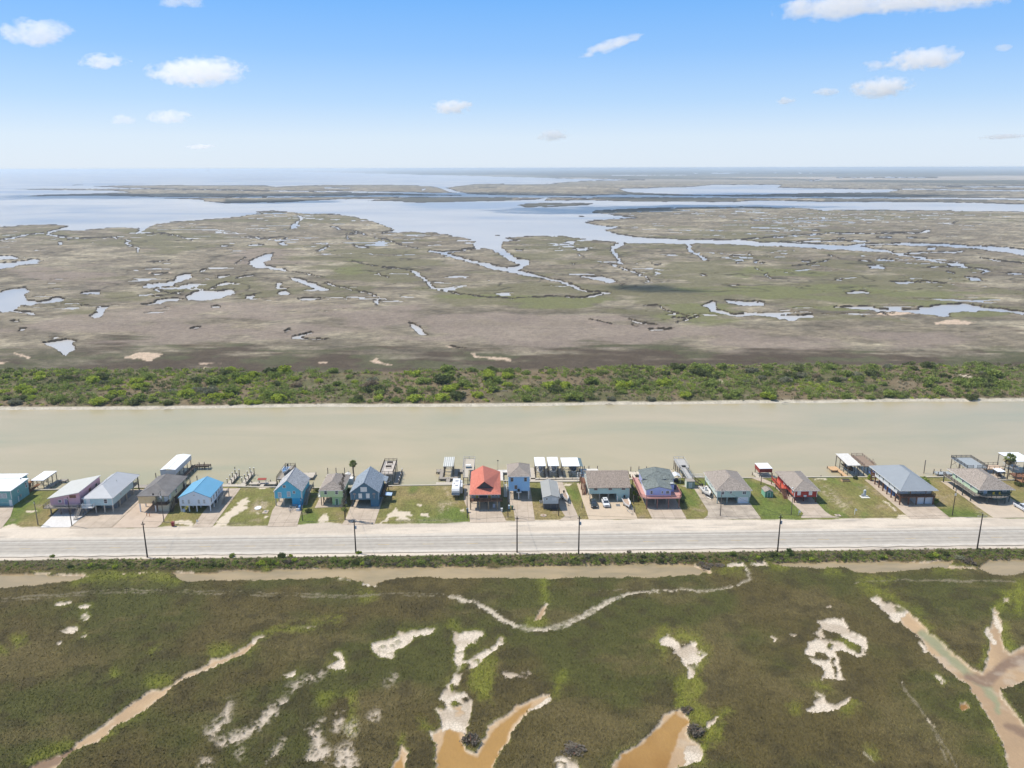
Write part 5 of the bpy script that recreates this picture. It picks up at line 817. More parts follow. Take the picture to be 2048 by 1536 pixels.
# raised deck behind the slate-blue house
h = T('raised_deck', 'tall raised deck with rails and two benches behind the slate-blue house', 'deck', (-38.6, 248.2, 0)); deck(h, 0, 0, 4.3, 12.2, 3.7, mat('light tan deck boards', (.50, .45, .40), .85, .1, 1, stretch=(1, 5, 1))); rail(h, [(.05, .05), (.05, 12.15), (4.25, 12.15), (4.25, .05)], 3.7, .95, DKWOOD, close=True, bal=.25)  # deck boards in a light tan of their own
piles(h, [(x, y) for x in (.2, 4.1) for y in (.3, 4.2, 8.2, 12)], 4.9, .15)
for y in (5.2, 9.0):
    bn = MB(); bn.box(1.2, y, .42, 3.2, y+.4, .48); bn.box(1.3, y+.05, 0, 1.4, y+.35, .42); bn.box(3.0, y+.05, 0, 3.1, y+.35, .42); bn.box(1.2, y+.38, .48, 3.2, y+.43, .9); tag(bn.build('bench', DKWOOD, None, (-38.6, 248.2, 3.71)), 'nearer bench on the tall raised deck' if y < 6 else 'farther bench on the tall raised deck', 'bench', 'benches on the raised deck')
dock('low dark dock beside the tall raised deck', [(-34.0, 247, -32.4, 257.5)], .8, GRWOOD, None, [(-32.4, y) for y in (247.5, 250, 253, 256, 257.4)], True, ph=1.2)
# striped roof boathouse with U dock
def boathouse(label, x0, x1, y0, y1, zr, m, slope=0, skirts=(), pm=None, ny=3, brace=True, ridge=False, lift=True, zend=None):
    h = T('boathouse', label, 'boathouse', (x0, y0, 0)); W_, D_ = x1-x0, y1-y0; zf = zr if zend is None else zend
    if ridge: gable(h, 0, W_, 0, D_, zr, zr+ridge, m, .05, .1, t=.1)
    else: MB().slab([[(-.1, -.1, zf), (W_+.1, -.1, zf+slope), (W_+.1, D_+.1, zr+slope), (-.1, D_+.1, zr)]], .14).build('roof', m, h)
    for s in skirts:
        d_ = s[1]; q = {'F': (0, -.03, W_, .03), 'R': (W_-.03, 0, W_+.03, D_), 'L': (-.03, 0, .03, D_), 'B': (0, D_-.03, W_, D_+.03)}[s[0]]
        MB().box(q[0], q[1], min(zr, zf)-d_-.1, q[2], q[3], min(zr, zf)-.15).build('skirt_wall', s[2], h)
    pp = [(x, D_*i/(ny-1)*.94+.03*D_) for x in (.2, W_-.2) for i in range(ny)]; piles(h, pp, min(zr, zf)+1.15, .13, pm or PILE, name='post')
    fr = MB(); 
    for x in (.2, W_-.2):
        fr.box(x-.07, 0, min(zr, zf)-.42, x+.07, D_, min(zr, zf)-.16)
        if brace:
            for i in range(ny-1):
                ya = D_*i/(ny-1)*.94+.03*D_; fr.tube([(x, ya, zr-1.6), (x, ya+1.1, zr-.45)], .06, 4)
    if brace: fr.tube([(.2, .1, zr-1.4), (1.1, .1, zr-.4)], .06, 4); fr.tube([(W_-.2, .1, zr-1.4), (W_-1.1, .1, zr-.4)], .06, 4)
    fr.build('frame', pm or PILE, h)
    if lift:
        for y in (.3, .7): MB().box(.3, D_*y-.06, 1.15, W_-.3, D_*y+.06, 1.3).build('lift_beam', STEEL, h)
    return h
h = boathouse('open boathouse with white flat roof beside the teal house', -151.0, -147.0, 245.3, 253.6, 3.85, WMETAL, ny=4)
dock('dark walkway along the right side of the open white-roofed boathouse', [(-147.2, 244.2, -146.0, 253.4), (-146, 252.2, -143.8, 253.8)], .8, GRWOOD)
h = T('wooden_stairway', 'rust-brown wooden stairs and walkway between the teal house and the white-roofed boathouse', 'stairs', (-151.6, 240.6, ZG)); OB = mat('orange brown boards', (.30, .15, .075), .8, .3, 3); stairs(h, .2, 4.2, 0, 2.3, 1.3, (.35, -.94), OB, 4.2); stairs(h, 3.4, 4.4, 0, 1.7, 1.2, (-.6, -.8), OB, 3.4); deck(h, -.8, 3.6, 1.2, 5.2, 2.3, OB); piles(h, [(-.7, 3.7), (1.1, 3.7), (-.7, 5.1), (1.1, 5.1)], 2.2, .1, OB, 0)
VMB = metal('pale bluish metal wall', (.50, .54, .60))
h = boathouse('largest boathouse, long white ridged roof with pale metal side skirts over the water', -112.0, -107.0, 252.0, 266.3, 4.5, WMETAL, skirts=(('F', 2.1, VMB), ('R', 1.5, VMB), ('L', 1.5, VMB)), ny=5, ridge=.35)
h = dock('dark railed pier running out beside the largest boathouse', [(-106.3, 245.5, -104.8, 264.6), (-104.8, 263.4, -100.2, 265.4)], 1.3, DKWOOD); rail(h, [(1.45, 0), (1.45, 17.8), (6.1, 17.8)], 1.3, .8, DKWOOD, bal=0); piles(h, [(2.2, 19.8), (4, 19.8)], 3.4)
dock('worn plank landing between the tan house and the blue-roofed house', [(-101.2, 243.4, -98.8, 246)], 1.25, PALEWOOD)
h = boathouse('small boathouse with ribbed grey-white roof left of the parked camper', -18.0, -14.7, 253.4, 262.3, 4.25, metal('ribbed grey white roofing', (.62, .62, .58)), ny=4)
for i in range(5): MB().box(.2+.68*i, -.1, 4.25, .42+.68*i, 9.0, 4.30).build('roof_rib', mat('grey roof rib', (.34, .35, .33)), h)
dock('U-shaped grey dock around the small ribbed-roof boathouse', [(-19.4, 250.8, -13.0, 252.3), (-19.4, 252.3, -18.2, 259.5), (-14.4, 252.3, -13.2, 259.5), (-13.2, 257, -11.6, 259.4), (-20.6, 257, -19.4, 259.4), (-16.9, 245.6, -15.6, 250.8)], .8, GRWOOD)
dock('faded plank apron at the seawall left of the parked camper', [(-20, 244.5, -14, 246.3)], 1.37, PALEWOOD, nopile=True, pil=[])
h = T('raised_deck', 'narrow raised lookout deck with white rails behind the coral-roofed house', 'deck', (-11.4, 244.4, 0)); deck(h, 0, 6.6, 3.9, 17.2, 3.8, PALEWOOD); deck(h, .4, 0, 2.0, 6.6, 3.8, PALEWOOD); RL = mat('pale rail', (.52, .50, .46)); rail(h, [(.4, 0), (.05, 6.7), (.05, 17.1), (3.85, 17.1), (3.85, 6.7)], 3.8, .95, RL, bal=.3); piles(h, [(x, y) for x in (.15, 3.7) for y in (6.9, 12, 17)]+[(.5, 1), (1.9, 1)], 5.0, .13)
t_ = T('table', 'white table with blue cooler on the narrow lookout deck', 'table', (-9.6, 253.6, 3.81)); MB().box(-.9, -.5, .7, .9, .5, .78).build('table_top', WHITE, t_); posts(t_, [(-.8, -.4), (.8, -.4), (-.8, .4), (.8, .4)], .7, .04, WHITE, name='leg'); MB().box(-.8, -1.2, 0, 1.0, -.7, .5).build('bench_seat', mat('blue grey cushion', (.13, .2, .26)), t_)
dock('small pale dock with two piles just right of the lookout deck', [(-4.6, 256.6, -1.5, 259.2)], .9, PALEWOOD); dock('L-shaped white dock left of the tall sky-blue house', [(.2, 255.8, 4.6, 258.2), (.6, 248.4, 2.1, 255.8), (4.6, 249.6, 5.8, 258.2)], .9, mat('white deck boards', (.60, .57, .52)))
h = T('lamp_post', 'thin lamp pole on the L-shaped white dock', 'lamp', (.4, 258.1, 0)); MB().cyl(0, 0, -1.2, 4.2, .06, 6).build('pole', PILE, h); MB().box(-.25, -.15, 4.2, .25, .15, .2+4.25).build('lamp_head', BLACK, h)
dock('continuous pale quay in front of the three white-roofed boathouses', [(11.0, 246.9, 28.0, 248.6), (11.0, 248.6, 12.9, 260), (16.5, 250.4, 17.3, 259), (21.0, 250.4, 22.1, 259), (11.4, 249.4, 28, 250.4)], .9)
boathouse('left of the three white-roofed boathouses, pale boat slung inside', 13.0, 16.4, 252.0, 260.3, 4.6, WMETAL); boathouse('middle of the three white-roofed boathouses, next to the narrow left one', 17.4, 20.9, 252.0, 260.3, 4.6, WMETAL)
h = boathouse('right and widest of the three white-roofed boathouses, with grey-blue side strip', 22.1, 27.8, 251.6, 259.6, 4.6, WMETAL); MB().slab([[(5.8, 0, 4.6), (6.9, 0, 4.3), (6.9, 8, 4.3), (5.8, 8, 4.6)]], .08).build('side_roof', mat('grey blue shade cloth', (.12, .18, .20)), h); piles(h, [(2.9, .3), (2.9, 7.6), (6.8, .3), (6.8, 7.6)], 5.5, .12, name='post')
h = dock('white dock with a rail behind the wide pale aqua house', [(28.6, 256, 34.8, 258.3), (28.6, 249.5, 30, 256)], .95, mat('white deck boards', (.60, .57, .52))); piles(h, [(3.2, 9), (1.6, 9), (6.2, 9)], 3.2)
h = T('white_ladder_frame', 'white metal ladder frame beside the wooden stairs of the wide aqua house', 'ladder', (26.6, 246.2, 1.3)); b = MB(); 
for x in (0, 1.1):
    for y in (0, 1.2): b.box(x-.05, y-.05, 0, x+.05, y+.05, 2.6)
for z in (.8, 1.6, 2.5): b.box(0, -.04, z, 1.1, .04, z+.08); b.box(0, 1.16, z, 1.1, 1.24, z+.08); b.box(-.04, 0, z, .04, 1.2, z+.08); b.box(1.06, 0, z, 1.14, 1.2, z+.08)
b.build('frame', WHITE, h)
h = dock('three-section cream dock behind the periwinkle house', [(45.0, 252.5, 47.4, 255.3), (47.5, 252.5, 50.1, 255.3), (50.2, 252.5, 52.9, 255.3), (45.2, 248.2, 46.6, 252.5)], .9, mat('cream planks', (.56, .49, .39))); piles(h, [(.8, 7.2), (3.6, 7.4), (6.2, 7.2)], 4.0)
# tall pier by the sage house
h = T('raised_deck', 'tall grey lookout pier with sloping walkway between the periwinkle and sage houses', 'deck', (61.4, 241.2, 0)); GP = mat('silver grey boards', (.40, .39, .375), .85, .12, 2); deck(h, -.1, 10, 3.4, 18.5, 3.7, GP); deck(h, .5, .4, 2.1, 10, 3.6, GP); rail(h, [(.5, .4), (.5, 10), (-.05, 10.1), (-.05, 18.4), (3.35, 18.4), (3.35, 10.1), (2.1, 10), (2.1, .4)], 3.7, .95, mat('silver grey rail', (.48, .48, .47)), bal=0)
piles(h, [(x, y) for x in (.1, 3.2) for y in (10.2, 13, 15.8, 18.3)]+[(.6, 4), (2.0, 4), (.6, 7), (2.0, 7)], 4.9, .14); b = MB(); 
for y in (10.2, 13, 15.8): b.tube([(.1, y, 1.0), (.1, y+2.6, 3.3)], .06, 4); b.tube([(3.2, y, 1.0), (3.2, y+2.6, 3.3)], .06, 4)
b.build('brace', PILE, h); stairs(h, 2.2, .9, 1.25, 3.6, .9, (1, -.05), DKWOOD, 3.0)
MB().box(1.0, 10.6, 3.7, 2.3, 11.3, 4.15).build('bench_seat', BLACK, h)
h = T('shed', 'tall narrow sage green shed under the end of the lookout walkway', 'shed', (61.2, 239.3, ZG)); MB().box(0, 0, 0, 2.6, 2.4, 2.35).build('wall', siding('sage green shed siding', (.23, .33, .29)), h); MB().box(-.1, -.1, 2.35, 2.7, 2.5, 2.43).build('roof', GRWOOD, h); door(h, 1.2, 0, 'F', 0, mat('pale blue shed door', (.5, .58, .6)), .9, 1.9); MB().box(-.05, .05, 0, 0, 2.35, 2.3).build('lighter_side_skin', mat('sunlit cream green', (.6, .66, .58)), h)  # left face covered by a sheet coloured as if sunlit
h = T('shelter', 'little open shelter with silver pitched roof beside the lookout pier', 'shelter', (57.7, 243.6, ZG)); gable(h, 0, 2.5, 0, 3.2, 2.3, 2.9, metal('silver sheet roof', (.62, .63, .64)), .15, .1, t=.08); posts(h, [(.1, .1), (2.4, .1), (.1, 3.1), (2.4, 3.1)], 2.4, .07, WHITE); MB().box(.5, .8, 0, 2.0, 2.6, .9).build('workbench', BLACK, h)
dock('angled grey dock beside the little silver-roofed shelter', [(57.2, 248.6, 58.6, 254.5), (57.0, 254.5, 60.2, 257)], .8, PALEWOOD)
h = dock('white-railed low dock between the lookout pier and the sage house', [(63.9, 247.6, 69.0, 250.2)], 1.0, mat('white deck boards', (.60, .57, .52))); rail(h, [(0, .1), (5.1, .1)], 1.0, .9, WHITE, bal=.3); rail(h, [(0, 2.5), (5.1, 2.5)], 1.0, .9, WHITE, bal=.3)
RDW = siding('boathouse red boards', (.30, .05, .04), .1)
boathouse('red-sided boathouse with bright white flat roof near the barn red house', 87.7, 91.9, 248.3, 253.4, 4.3, WMETAL, skirts=(('F', 1.3, RDW), ('L', 1.5, RDW), ('R', 1.3, RDW)), ny=2)
dock('pale dock floor under the red-sided boathouse', [(87.0, 247.9, 92.4, 253.2)], .95)
boathouse('white-roofed boathouse with weathered top left of the steel-blue roof', 118.4, 122.6, 250.6, 260.8, 4.7, mat('aged white roof sheet', (.62, .60, .56), .7, .12, 1.2), ny=4, zend=4.2)
TD = mat('new tan wood', (.55, .36, .20))
dock('fresh tan dock extending left of the weathered white-roofed boathouse', [(114.9, 254.9, 118.0, 258.6), (116.9, 248.2, 118.2, 254.9), (117.6, 247.4, 121.5, 249.0)], .8, TD)
h = T('raised_deck', 'brown raised deck with railings next to the weathered white-roofed boathouse', 'deck', (124.0, 250.8, 0)); deck(h, 0, 0, 4.0, 10.4, 3.7, mat('brown deck boards', (.26, .195, .145), .85, .12, 2)); rail(h, [(.05, .05), (.05, 10.35), (3.95, 10.35), (3.95, .05)], 3.7, .95, mat('pinkish brown rail', (.30, .21, .16)), bal=.25); piles(h, [(x, y) for x in (.2, 3.8) for y in (.3, 5, 10.1)], 4.9); stairs(h, 4.6, 5.0, 1.2, 3.7, 1.1, (0, -1), BRWOOD, 4.5)
h = dock('grey floating dock with corner posts right of the steel-blue-roofed house', [(149.0, 249.9, 154.2, 252.6)], .9, mat('blue grey deck boards', (.30, .33, .35))); piles(h, [(.1, 2.7), (2.4, 2.7), (.1, 0), (2.4, 0)], 3.1)
h = T('raised_deck', 'wide raised viewing deck with dark railings behind the dark green house', 'deck', (157.3, 247.6, 0)); deck(h, 0, 0, 6.9, 9.9, 4.0, mat('blue grey deck boards', (.30, .33, .35))); rail(h, [(2.1, .05), (.05, .05), (.05, 9.85), (6.85, 9.85), (6.85, .05), (3.4, .05)], 4.0, .95, mat('charcoal railing', (.06, .065, .07)), bal=.15, sp=1.9); piles(h, [(x, y) for x in (.2, 3.4, 6.7) for y in (.3, 5, 9.6)], 5.2); deck(h, 2.1, -4.0, 3.4, 0, 3.9, GRWOOD)
b = MB(); 
for y in (.3, 5): b.tube([(.2, y, 1.2), (.2, y+3.4, 3.7)], .07, 4); b.tube([(.2, y+4.6, 1.2), (.2, y+1.6, 3.7)], .07, 4)
b.build('brace', PILE, h)
h = dock('tan railed boardwalk right of the wide viewing deck', [(166.4, 252.6, 173.4, 256.4)], 1.6, mat('pinkish tan boards', (.50, .38, .28))); rail(h, [(0, 0), (7, 0)], 1.6, .95, DKWOOD, bal=0); rail(h, [(0, 3.8), (7, 3.8)], 1.6, .95, DKWOOD, bal=0)
h = T('shelter', 'tiny picnic shelter with flat white roof behind the dark green house', 'shelter', (166.8, 245.7, ZG)); MB().box(-.3, -.2, 2.1, 2.4, 2.9, 2.2).build('roof', WMETAL, h); posts(h, [(0, 0), (2.1, 0), (0, 2.6), (2.1, 2.6)], 2.1, .08, DKWOOD); MB().box(-.6, -.6, 0, 2.8, 3.2, .12).build('slab', CONC, h); MB().box(.4, .6, .12, 1.7, 2.0, .85).build('picnic_table', DKWOOD, h)
h = boathouse('white-roofed boathouse cut off by the right edge of the picture', 174.6, 181.5, 250.0, 259.0, 5.2, WMETAL, ny=3)
dock('brown plank dock under the boathouse at the right edge', [(173.4, 246, 181, 249.8)], 1.2, BRWOOD)
h = T('pergola', 'orange-brown timber frame by the right edge beyond the dark green house', 'pergola', (170.8, 239.2, ZG)); posts(h, [(0, 0), (4, 0), (0, 3.4), (4, 3.4)], 2.6, .14, OB); b = MB(); b.box(-.2, -.1, 2.6, 4.2, .1, 2.8); b.box(-.2, 3.3, 2.6, 4.2, 3.5, 2.8); [b.box(x-.07, -.3, 2.8, x+.07, 3.8, 2.95) for x in (0, 1, 2, 3, 4)]; b.build('beams', OB, h); deck(h, -.3, -.3, 4.3, 3.8, 1.1, OB)
# loose mooring piles
ML = [((-114.2, 253.2), 'mooring pile standing alone behind the pale blue-grey house', 2.9), ((146.1, 253.3), 'tall bare pile standing in the canal behind the steel-blue roof', 4.8), ((-100.3, 252.4), 'small navigation post between the largest boathouse and blue roof', 2.2), ((109.6, 250.8), 'short dark pile stub near the seawall right of the red house', .7), ((-22.4, 243.9), 'short marker post by the seawall of the empty sandy lot', 1.6)]
for (x, y), lb, z in ML[:4]: tag(MB().cyl(0, 0, -1.3, z, .15, 7).build('mooring_pile', PILE, None, (x, y, 0)), lb, 'pile')
# ------------------------------------------------------------------ boats, trailers, vehicles
def boat(label, x, y, z, L_=6.5, W_=2.3, rz=0, hull=None, inner=None, cons=True, cover=None, motor=True, group=None):
    h = T('boat', label, 'boat', (x, y, z), rz, group); H = mat('white gelcoat', (.72, .73, .74), .3, .03); rings = []; inn = []
    for t in np.linspace(0, 1, 9):     # stern (y=L) to bow (y=0)
        yy = L_*(1-t); wv = W_/2*(1-max(0, (t-.45)/.55)**2.2)+.02; sh = .78+.22*t; kz = .35*max(0, (t-.6)/.4)**2
        rings.append([(-wv, yy, sh), (-wv*.86, yy, .28+kz), (0, yy, kz), (wv*.86, yy, .28+kz), (wv, yy, sh), (wv*.86, yy, sh-.02), (wv*.8, yy, .42+kz*.5), (-wv*.8, yy, .42+kz*.5), (-wv*.86, yy, sh-.02)])
    MB().loft(rings).build('hull', hull or H, h)
    MB().slab([[(-W_*.38, L_*.55, .46), (W_*.38, L_*.55, .46), (W_*.38, L_*.97, .46), (-W_*.38, L_*.97, .46)], [(-W_*.38, L_*.55, .46), (-W_*.15, L_*.12, .5), (W_*.15, L_*.12, .5), (W_*.38, L_*.55, .46)]], .04).build('deck', inner or mat('grey beige boat deck', (.46, .44, .41)), h)
    if cover: MB().slab([[(-W_*.47, L_*.2, .95), (0, L_*.2, 1.2), (0, L_*.95, 1.5), (-W_*.5, L_*.95, .95)], [(0, L_*.2, 1.2), (W_*.47, L_*.2, .95), (W_*.5, L_*.95, .95), (0, L_*.95, 1.5)]], .05).build('cover', cover, h)
    elif cons:
        MB().prism([(-.4, .46), (.4, .46), (.32, 1.35), (-.32, 1.35)], L_*.52, L_*.64).build('console', H, h); MB().box(-.42, L_*.70, .46, .42, L_*.79, .95).build('seat', mat('boat seat', (.2, .22, .26)), h); MB().box(-.3, L_*.515, 1.35, .3, L_*.525, 1.65).build('windshield', GLASS, h)
    if motor: m_ = MB(); m_.box(-.22, L_, .7, .22, L_+.5, 1.35); m_.box(-.1, L_+.1, -.2, .1, L_+.35, .7); m_.build('outboard_motor', BLACK, h)
    return h
def trailer(label, x, y, L_=7.0, W_=1.9, rz=0, tongue=1.6):
    h = T('boat_trailer', label, 'trailer', (x, y, 1.28), rz); b = MB()
    for s in (-1, 1): b.box(s*W_/2-.05, tongue, .48, s*W_/2+.05, tongue+L_*.8, .58); b.tube([(s*W_/2, tongue, .53), (0, 0, .5)], .055, 4)
    for y_ in (tongue, tongue+L_*.4, tongue+L_*.8): b.box(-W_/2, y_-.05, .48, W_/2, y_+.05, .58)
    b.build('frame', STEEL, h); MB().box(-.05, -.05, 0, .05, .05, .75).build('jack', BLACK, h)
    for s in (-1, 1):
        q = wheel(h, s*(W_/2+.15), tongue+L_*.55, .32, .2); MB().box(s*(W_/2+.15)-.14, tongue+L_*.55-.42, .62, s*(W_/2+.15)+.14, tongue+L_*.55+.42, .68).build('fender', STEEL, h)
    return h
def wheel(p, x, y, r=.36, w=.24):
    o = MB().tube([(-w/2, 0, 0), (w/2, 0, 0)], r, 14).build('wheel', RUBBER, p, (x, y, r)); MB().tube([(-w/2-.01, 0, 0), (w/2+.01, 0, 0)], r*.58, 10).build('rim', ALU, o); return o
trailer('boat trailer under the white centre-console boat by the sage house', 66.6, 229.4, 7, 1.8, math.radians(4)); boat('white centre-console boat on a trailer left of the sage house', 66.5, 230.9, 1.85, 7.2, 2.5, math.radians(4))
trailer('aluminium boat trailer at the right edge of the aqua house driveway', 40.2, 219.2, 8, 1.9, math.radians(3), 2.6); boat('tan-decked skiff on its trailer right of the white car', 39.9, 222.8, 1.8, 6.6, 2.1, math.radians(3), inner=mat('tan boat floor', (.42, .31, .24)), cons=False)
trailer('boat trailer on the narrow drive right of the small grey house', 21.9, 226.4, 6.6, 1.6, math.radians(6)); boat('narrow white skiff on a trailer right of the small grey house', 21.7, 228.0, 1.8, 5.8, 1.6, math.radians(6), inner=mat('brown boat floor', (.33, .24, .18)), cons=False)
trailer('small empty trailer parked in front of the turquoise house', -62.3, 223.9, 4.0, 1.7, math.radians(-4), 1.2)
t_ = T('canopy', 'folded blue and white canopy beside the small empty trailer', 'canopy', (-59.9, 225.2, 1.28)); MB().prism([(-.5, 0), (.5, 0), (.3, 1.1), (-.2, 1.3)], 0, 1.3).build('fabric', mat('blue canvas', (.08, .25, .5)), t_); MB().box(-.8, -.5, 0, .2, -.2, .8).build('frame', WHITE, t_)
boat('pale boat hanging bow first in the left white-roofed boathouse', 14.7, 252.4, 1.5, 6.6, 2.4); boat('white boat hanging bow first in the middle white-roofed boathouse', 19.2, 252.3, 1.5, 6.8, 2.5); boat('grey covered boat hanging in the widest white-roofed boathouse', 26.0, 251.9, 1.5, 6.8, 2.4, cover=mat('dark blue grey boat cover', (.14, .17, .22)))
boat('boat under beige canvas below the tall raised deck', -36.4, 246.6, .5, 6.8, 2.4, cover=mat('beige canvas', (.36, .31, .24))); boat('white boat beside the railed deck behind the turquoise house', -71.0, 250.5, 3.0, 6.0, 2.1, inner=mat('blue boat interior', (.12, .25, .45)))
boat('white covered boat moored at the right end of the light green house dock', -50.6, 251.4, .2, 4.8, 1.9, math.pi/2*0, cover=mat('pale boat cover', (.62, .60, .56))); boat('black boat slung under the weathered white-roofed boathouse', 120.6, 251.4, 1.3, 7.2, 2.3, hull=BLACK, inner=mat('orange tan boat floor', (.40, .24, .12)))
boat('pale boat inside the largest boathouse beside the railed pier', -109.4, 255, 1.3, 7.5, 2.5); boat('white boat moored under the right-edge boathouse', 177.4, 251, 1.2, 7, 2.5)
boat('small blue and white boat at the foot of the brown raised deck', 126.4, 247.9, 1.25, 3.4, 1.4, motor=False, cons=False, hull=mat('blue hull', (.15, .25, .6)))
def car(label, x, y, rz, paint, L_=4.9, W_=1.95, H_=1.75, pickup=False, cat='car'):
    h = T('parked_car', label, cat, (x, y, 1.28), rz, None); hw = W_/2; G_ = .28      # front at y=0 (towards the road)
    prof = [(0, .45, .80), (.05, .38, .98), (.9, .3, 1.08), (1.15, .3, 1.10), (1.5, .3, 1.12), (4.2/4.9*L_, .3, 1.13), (L_-.12, .34, 1.1), (L_, .45, .9)]
    rings = []
    for (yy, z0, z1) in prof:
        k = .86 if yy in (0, L_) else (.96 if yy < .1 or yy > L_-.2 else 1); a = hw*k
        rings.append([(-a*.92, yy, z0), (a*.92, yy, z0), (a, yy, z0+.18), (a, yy, z1-.16), (a*.9, yy, z1), (-a*.9, yy, z1), (-a, yy, z1-.16), (-a, yy, z0+.18)])
    MB().loft(rings).build('body', paint, h, smooth=False)
    ye = L_*.62 if pickup else L_-.25
    c = [(1.25, 1.1, .86), (1.95, H_-.06, .72), (2.3, H_, .72), (ye-.5, H_-.02, .71), (ye-(.1 if pickup else .15), 1.12 if pickup else H_-.35, .80)]
    if not pickup: c.append((ye, 1.1, .84))
    rings = [[(-hw*k, yy, 1.05), (hw*k, yy, 1.05), (hw*k*.93, yy, z1), (-hw*k*.93, yy, z1)] for yy, z1, k in c]
    cb = MB().loft(rings).build('cabin_glass', GLASS, h)
    MB().loft([[(-hw*.67, yy, z-.03), (hw*.67, yy, z-.03), (hw*.66, yy, z+.035), (-hw*.66, yy, z+.035)] for yy, z in ((1.93, H_-.07), (2.3, H_), (ye-.45, H_-.02), (ye-.25, H_-.12))]).build('roof', paint, h)
    pl = MB()
    for s in (-1, 1):
        for ya, yb in ((1.28, 1.96), (3.05, 3.05), (ye-.12, ye-.5)): pl.tube([(s*hw*.84, ya, 1.1), (s*hw*.67, yb, H_-.06)], .045, 4)
    pl.build('pillars', paint, h)
    if not pickup: MB().box(-.35, 2.5, H_+.03, .35, 3.2, H_+.045).build('sunroof', GLASS, h)
    else:
        MB().box(-hw*.82, L_*.66, 1.02, hw*.82, L_-.15, 1.14).build('truck_bed', BLACK, h)
    MB().box(-.5, -.03, .62, .5, .03, .86).build('grille', BLACK, h)
    for s in (-1, 1):
        MB().box(s*.72-.2, -.02, .72, s*.72+.2, .08, .9).build('headlight', ALU, h); MB().box(s*(hw+.02)-.1, 1.45, 1.08, s*(hw+.02)+.1, 1.6, 1.24).build('mirror', paint, h)
        MB().box(s*.8-.1, L_-.1, .8, s*.8+.1, L_+.01, 1.05).build('tail_light', mat('red lens', (.4, .02, .02)), h)
        for yy in (.92, L_-.95): wheel(h, s*(hw-.1), yy)
    return h
WP = mat('white car paint', (.70, .71, .72), .25, .02, spec=.6); BP = mat('black green car paint', (.03, .04, .04), .2, .1, spec=.7); SP = mat('silver white paint', (.60, .62, .66), .25, .02, spec=.6)
car('white sport utility car parked in front of the wide aqua house', 33.4, 224.4, math.radians(2), WP); car('dark sport utility car parked left of the white one', 29.6, 223.9, math.radians(1), BP, 4.7); car('silver pickup truck at the right edge on the dark green house driveway', 158.8, 217.4, math.radians(4), SP, 5.7, 2.0, 1.85, True, 'pickup truck')
# camper
h = T('camper', 'white fifth-wheel camper parked on the lawn left of the coral-roofed house', 'camper', (-14.1, 232.0, 1.22)); CW = mat('white fibreglass', (.68, .69, .70), .4, .04)
b = MB(); pr = [(0, 1.55), (2.0, 1.55), (2.2, .65), (9.6, .65), (9.7, 3.3), (.6, 3.5), (.05, 2.9)]
b.add([(0, y, z) for y, z in pr]+[(2.4, y, z) for y, z in pr], [tuple(range(7)), tuple(range(13, 6, -1))]+[(i, i+7, (i+1) % 7+7, (i+1) % 7) for i in range(7)]); b.build('body', CW, h)
MB().box(2.4, 3.4, .75, 3.2, 6.6, 3.0).build('slide_out', mat('pale fibreglass', (.58, .60, .63)), h); MB().box(2.4, 7.2, .75, 3.0, 9.2, 2.9).build('slide_out', mat('pale fibreglass', (.58, .60, .63)), h); MB().box(-.02, -.02, 1.7, 2.42, .35, 2.3).build('front_band', mat('slate stripe', (.2, .25, .33)), h)
for y in (3.0, 7.0): a = MB().box(.85, y, 3.45, 1.6, y+.9, 3.75).build('air_conditioner', WHITE, h)
MB().box(.4, 5.0, 3.42, .8, 5.4, 3.5).build('roof_vent', GRWOOD, h); win(h, 5.0, 2.1, 1.0, .6, 'R', 3.2); 
for y in (6.2, 7.1):
    for x in (.2, 2.2): wheel(h, x, y, .36)
for x in (.4, 2.0): MB().box(x-.05, 1.2, 0, x+.05, 1.3, 1.55).build('landing_leg', BLACK, h)
# ------------------------------------------------------------------ poles and wires
PW = mat('dark creosote pole', (.055, .042, .034), .9, .3, 3); PG = mat('grey service pole', (.13, .115, .10), .9, .25, 3)
UP = [(-93.4, 196.1, 10.3, 'utility pole across the road from the tan house, first from the left'), (-38.1, 197.0, 9.8, 'utility pole with a transformer across from the slate-blue house'), (5.3, 196.4, 10.5, 'utility pole across from the tall sky-blue house'), (21.8, 195.1, 11.1, 'utility pole across from the gap between grey and aqua houses'), (75.5, 194.9, 10.8, 'utility pole across the road from the sage house'), (130.0, 195.0, 10.4, 'utility pole with a pale crossarm across from the steel-blue roof')]
tops = []
for i, (x, y, hh, lb) in enumerate(UP):
    h = T('utility_pole', lb, 'utility pole', (x, y, 1.1), 0, 'utility poles along the near road verge'); lean = (.0, .0)
    MB().tube([(0, 0, -.5), (0, 0, hh)], [.21, .13], 9).build('pole', PW, h); MB().cyl(0, 0, hh, hh+.25, .05, 6).build('insulator', ALU, h)
    MB().box(-.5 if i != 5 else -1.3, -.06, hh-.75, .5 if i != 5 else 1.3, .06, hh-.6).build('crossarm', PALEWOOD if i == 5 else PW, h)
    for s in (-1, 1): MB().cyl(s*(.42 if i != 5 else 1.2), 0, hh-.6, hh-.4, .05, 6).build('insulator', ALU, h)
    if i in (1, 3, 4): MB().cyl(.35, .0, hh-2.6, hh-1.75, .23, 10).build('transformer', mat('pale grey transformer', (.45, .48, .52), .4), h)
    tops.append(Vector((x, y, 1.1+hh+.2)))
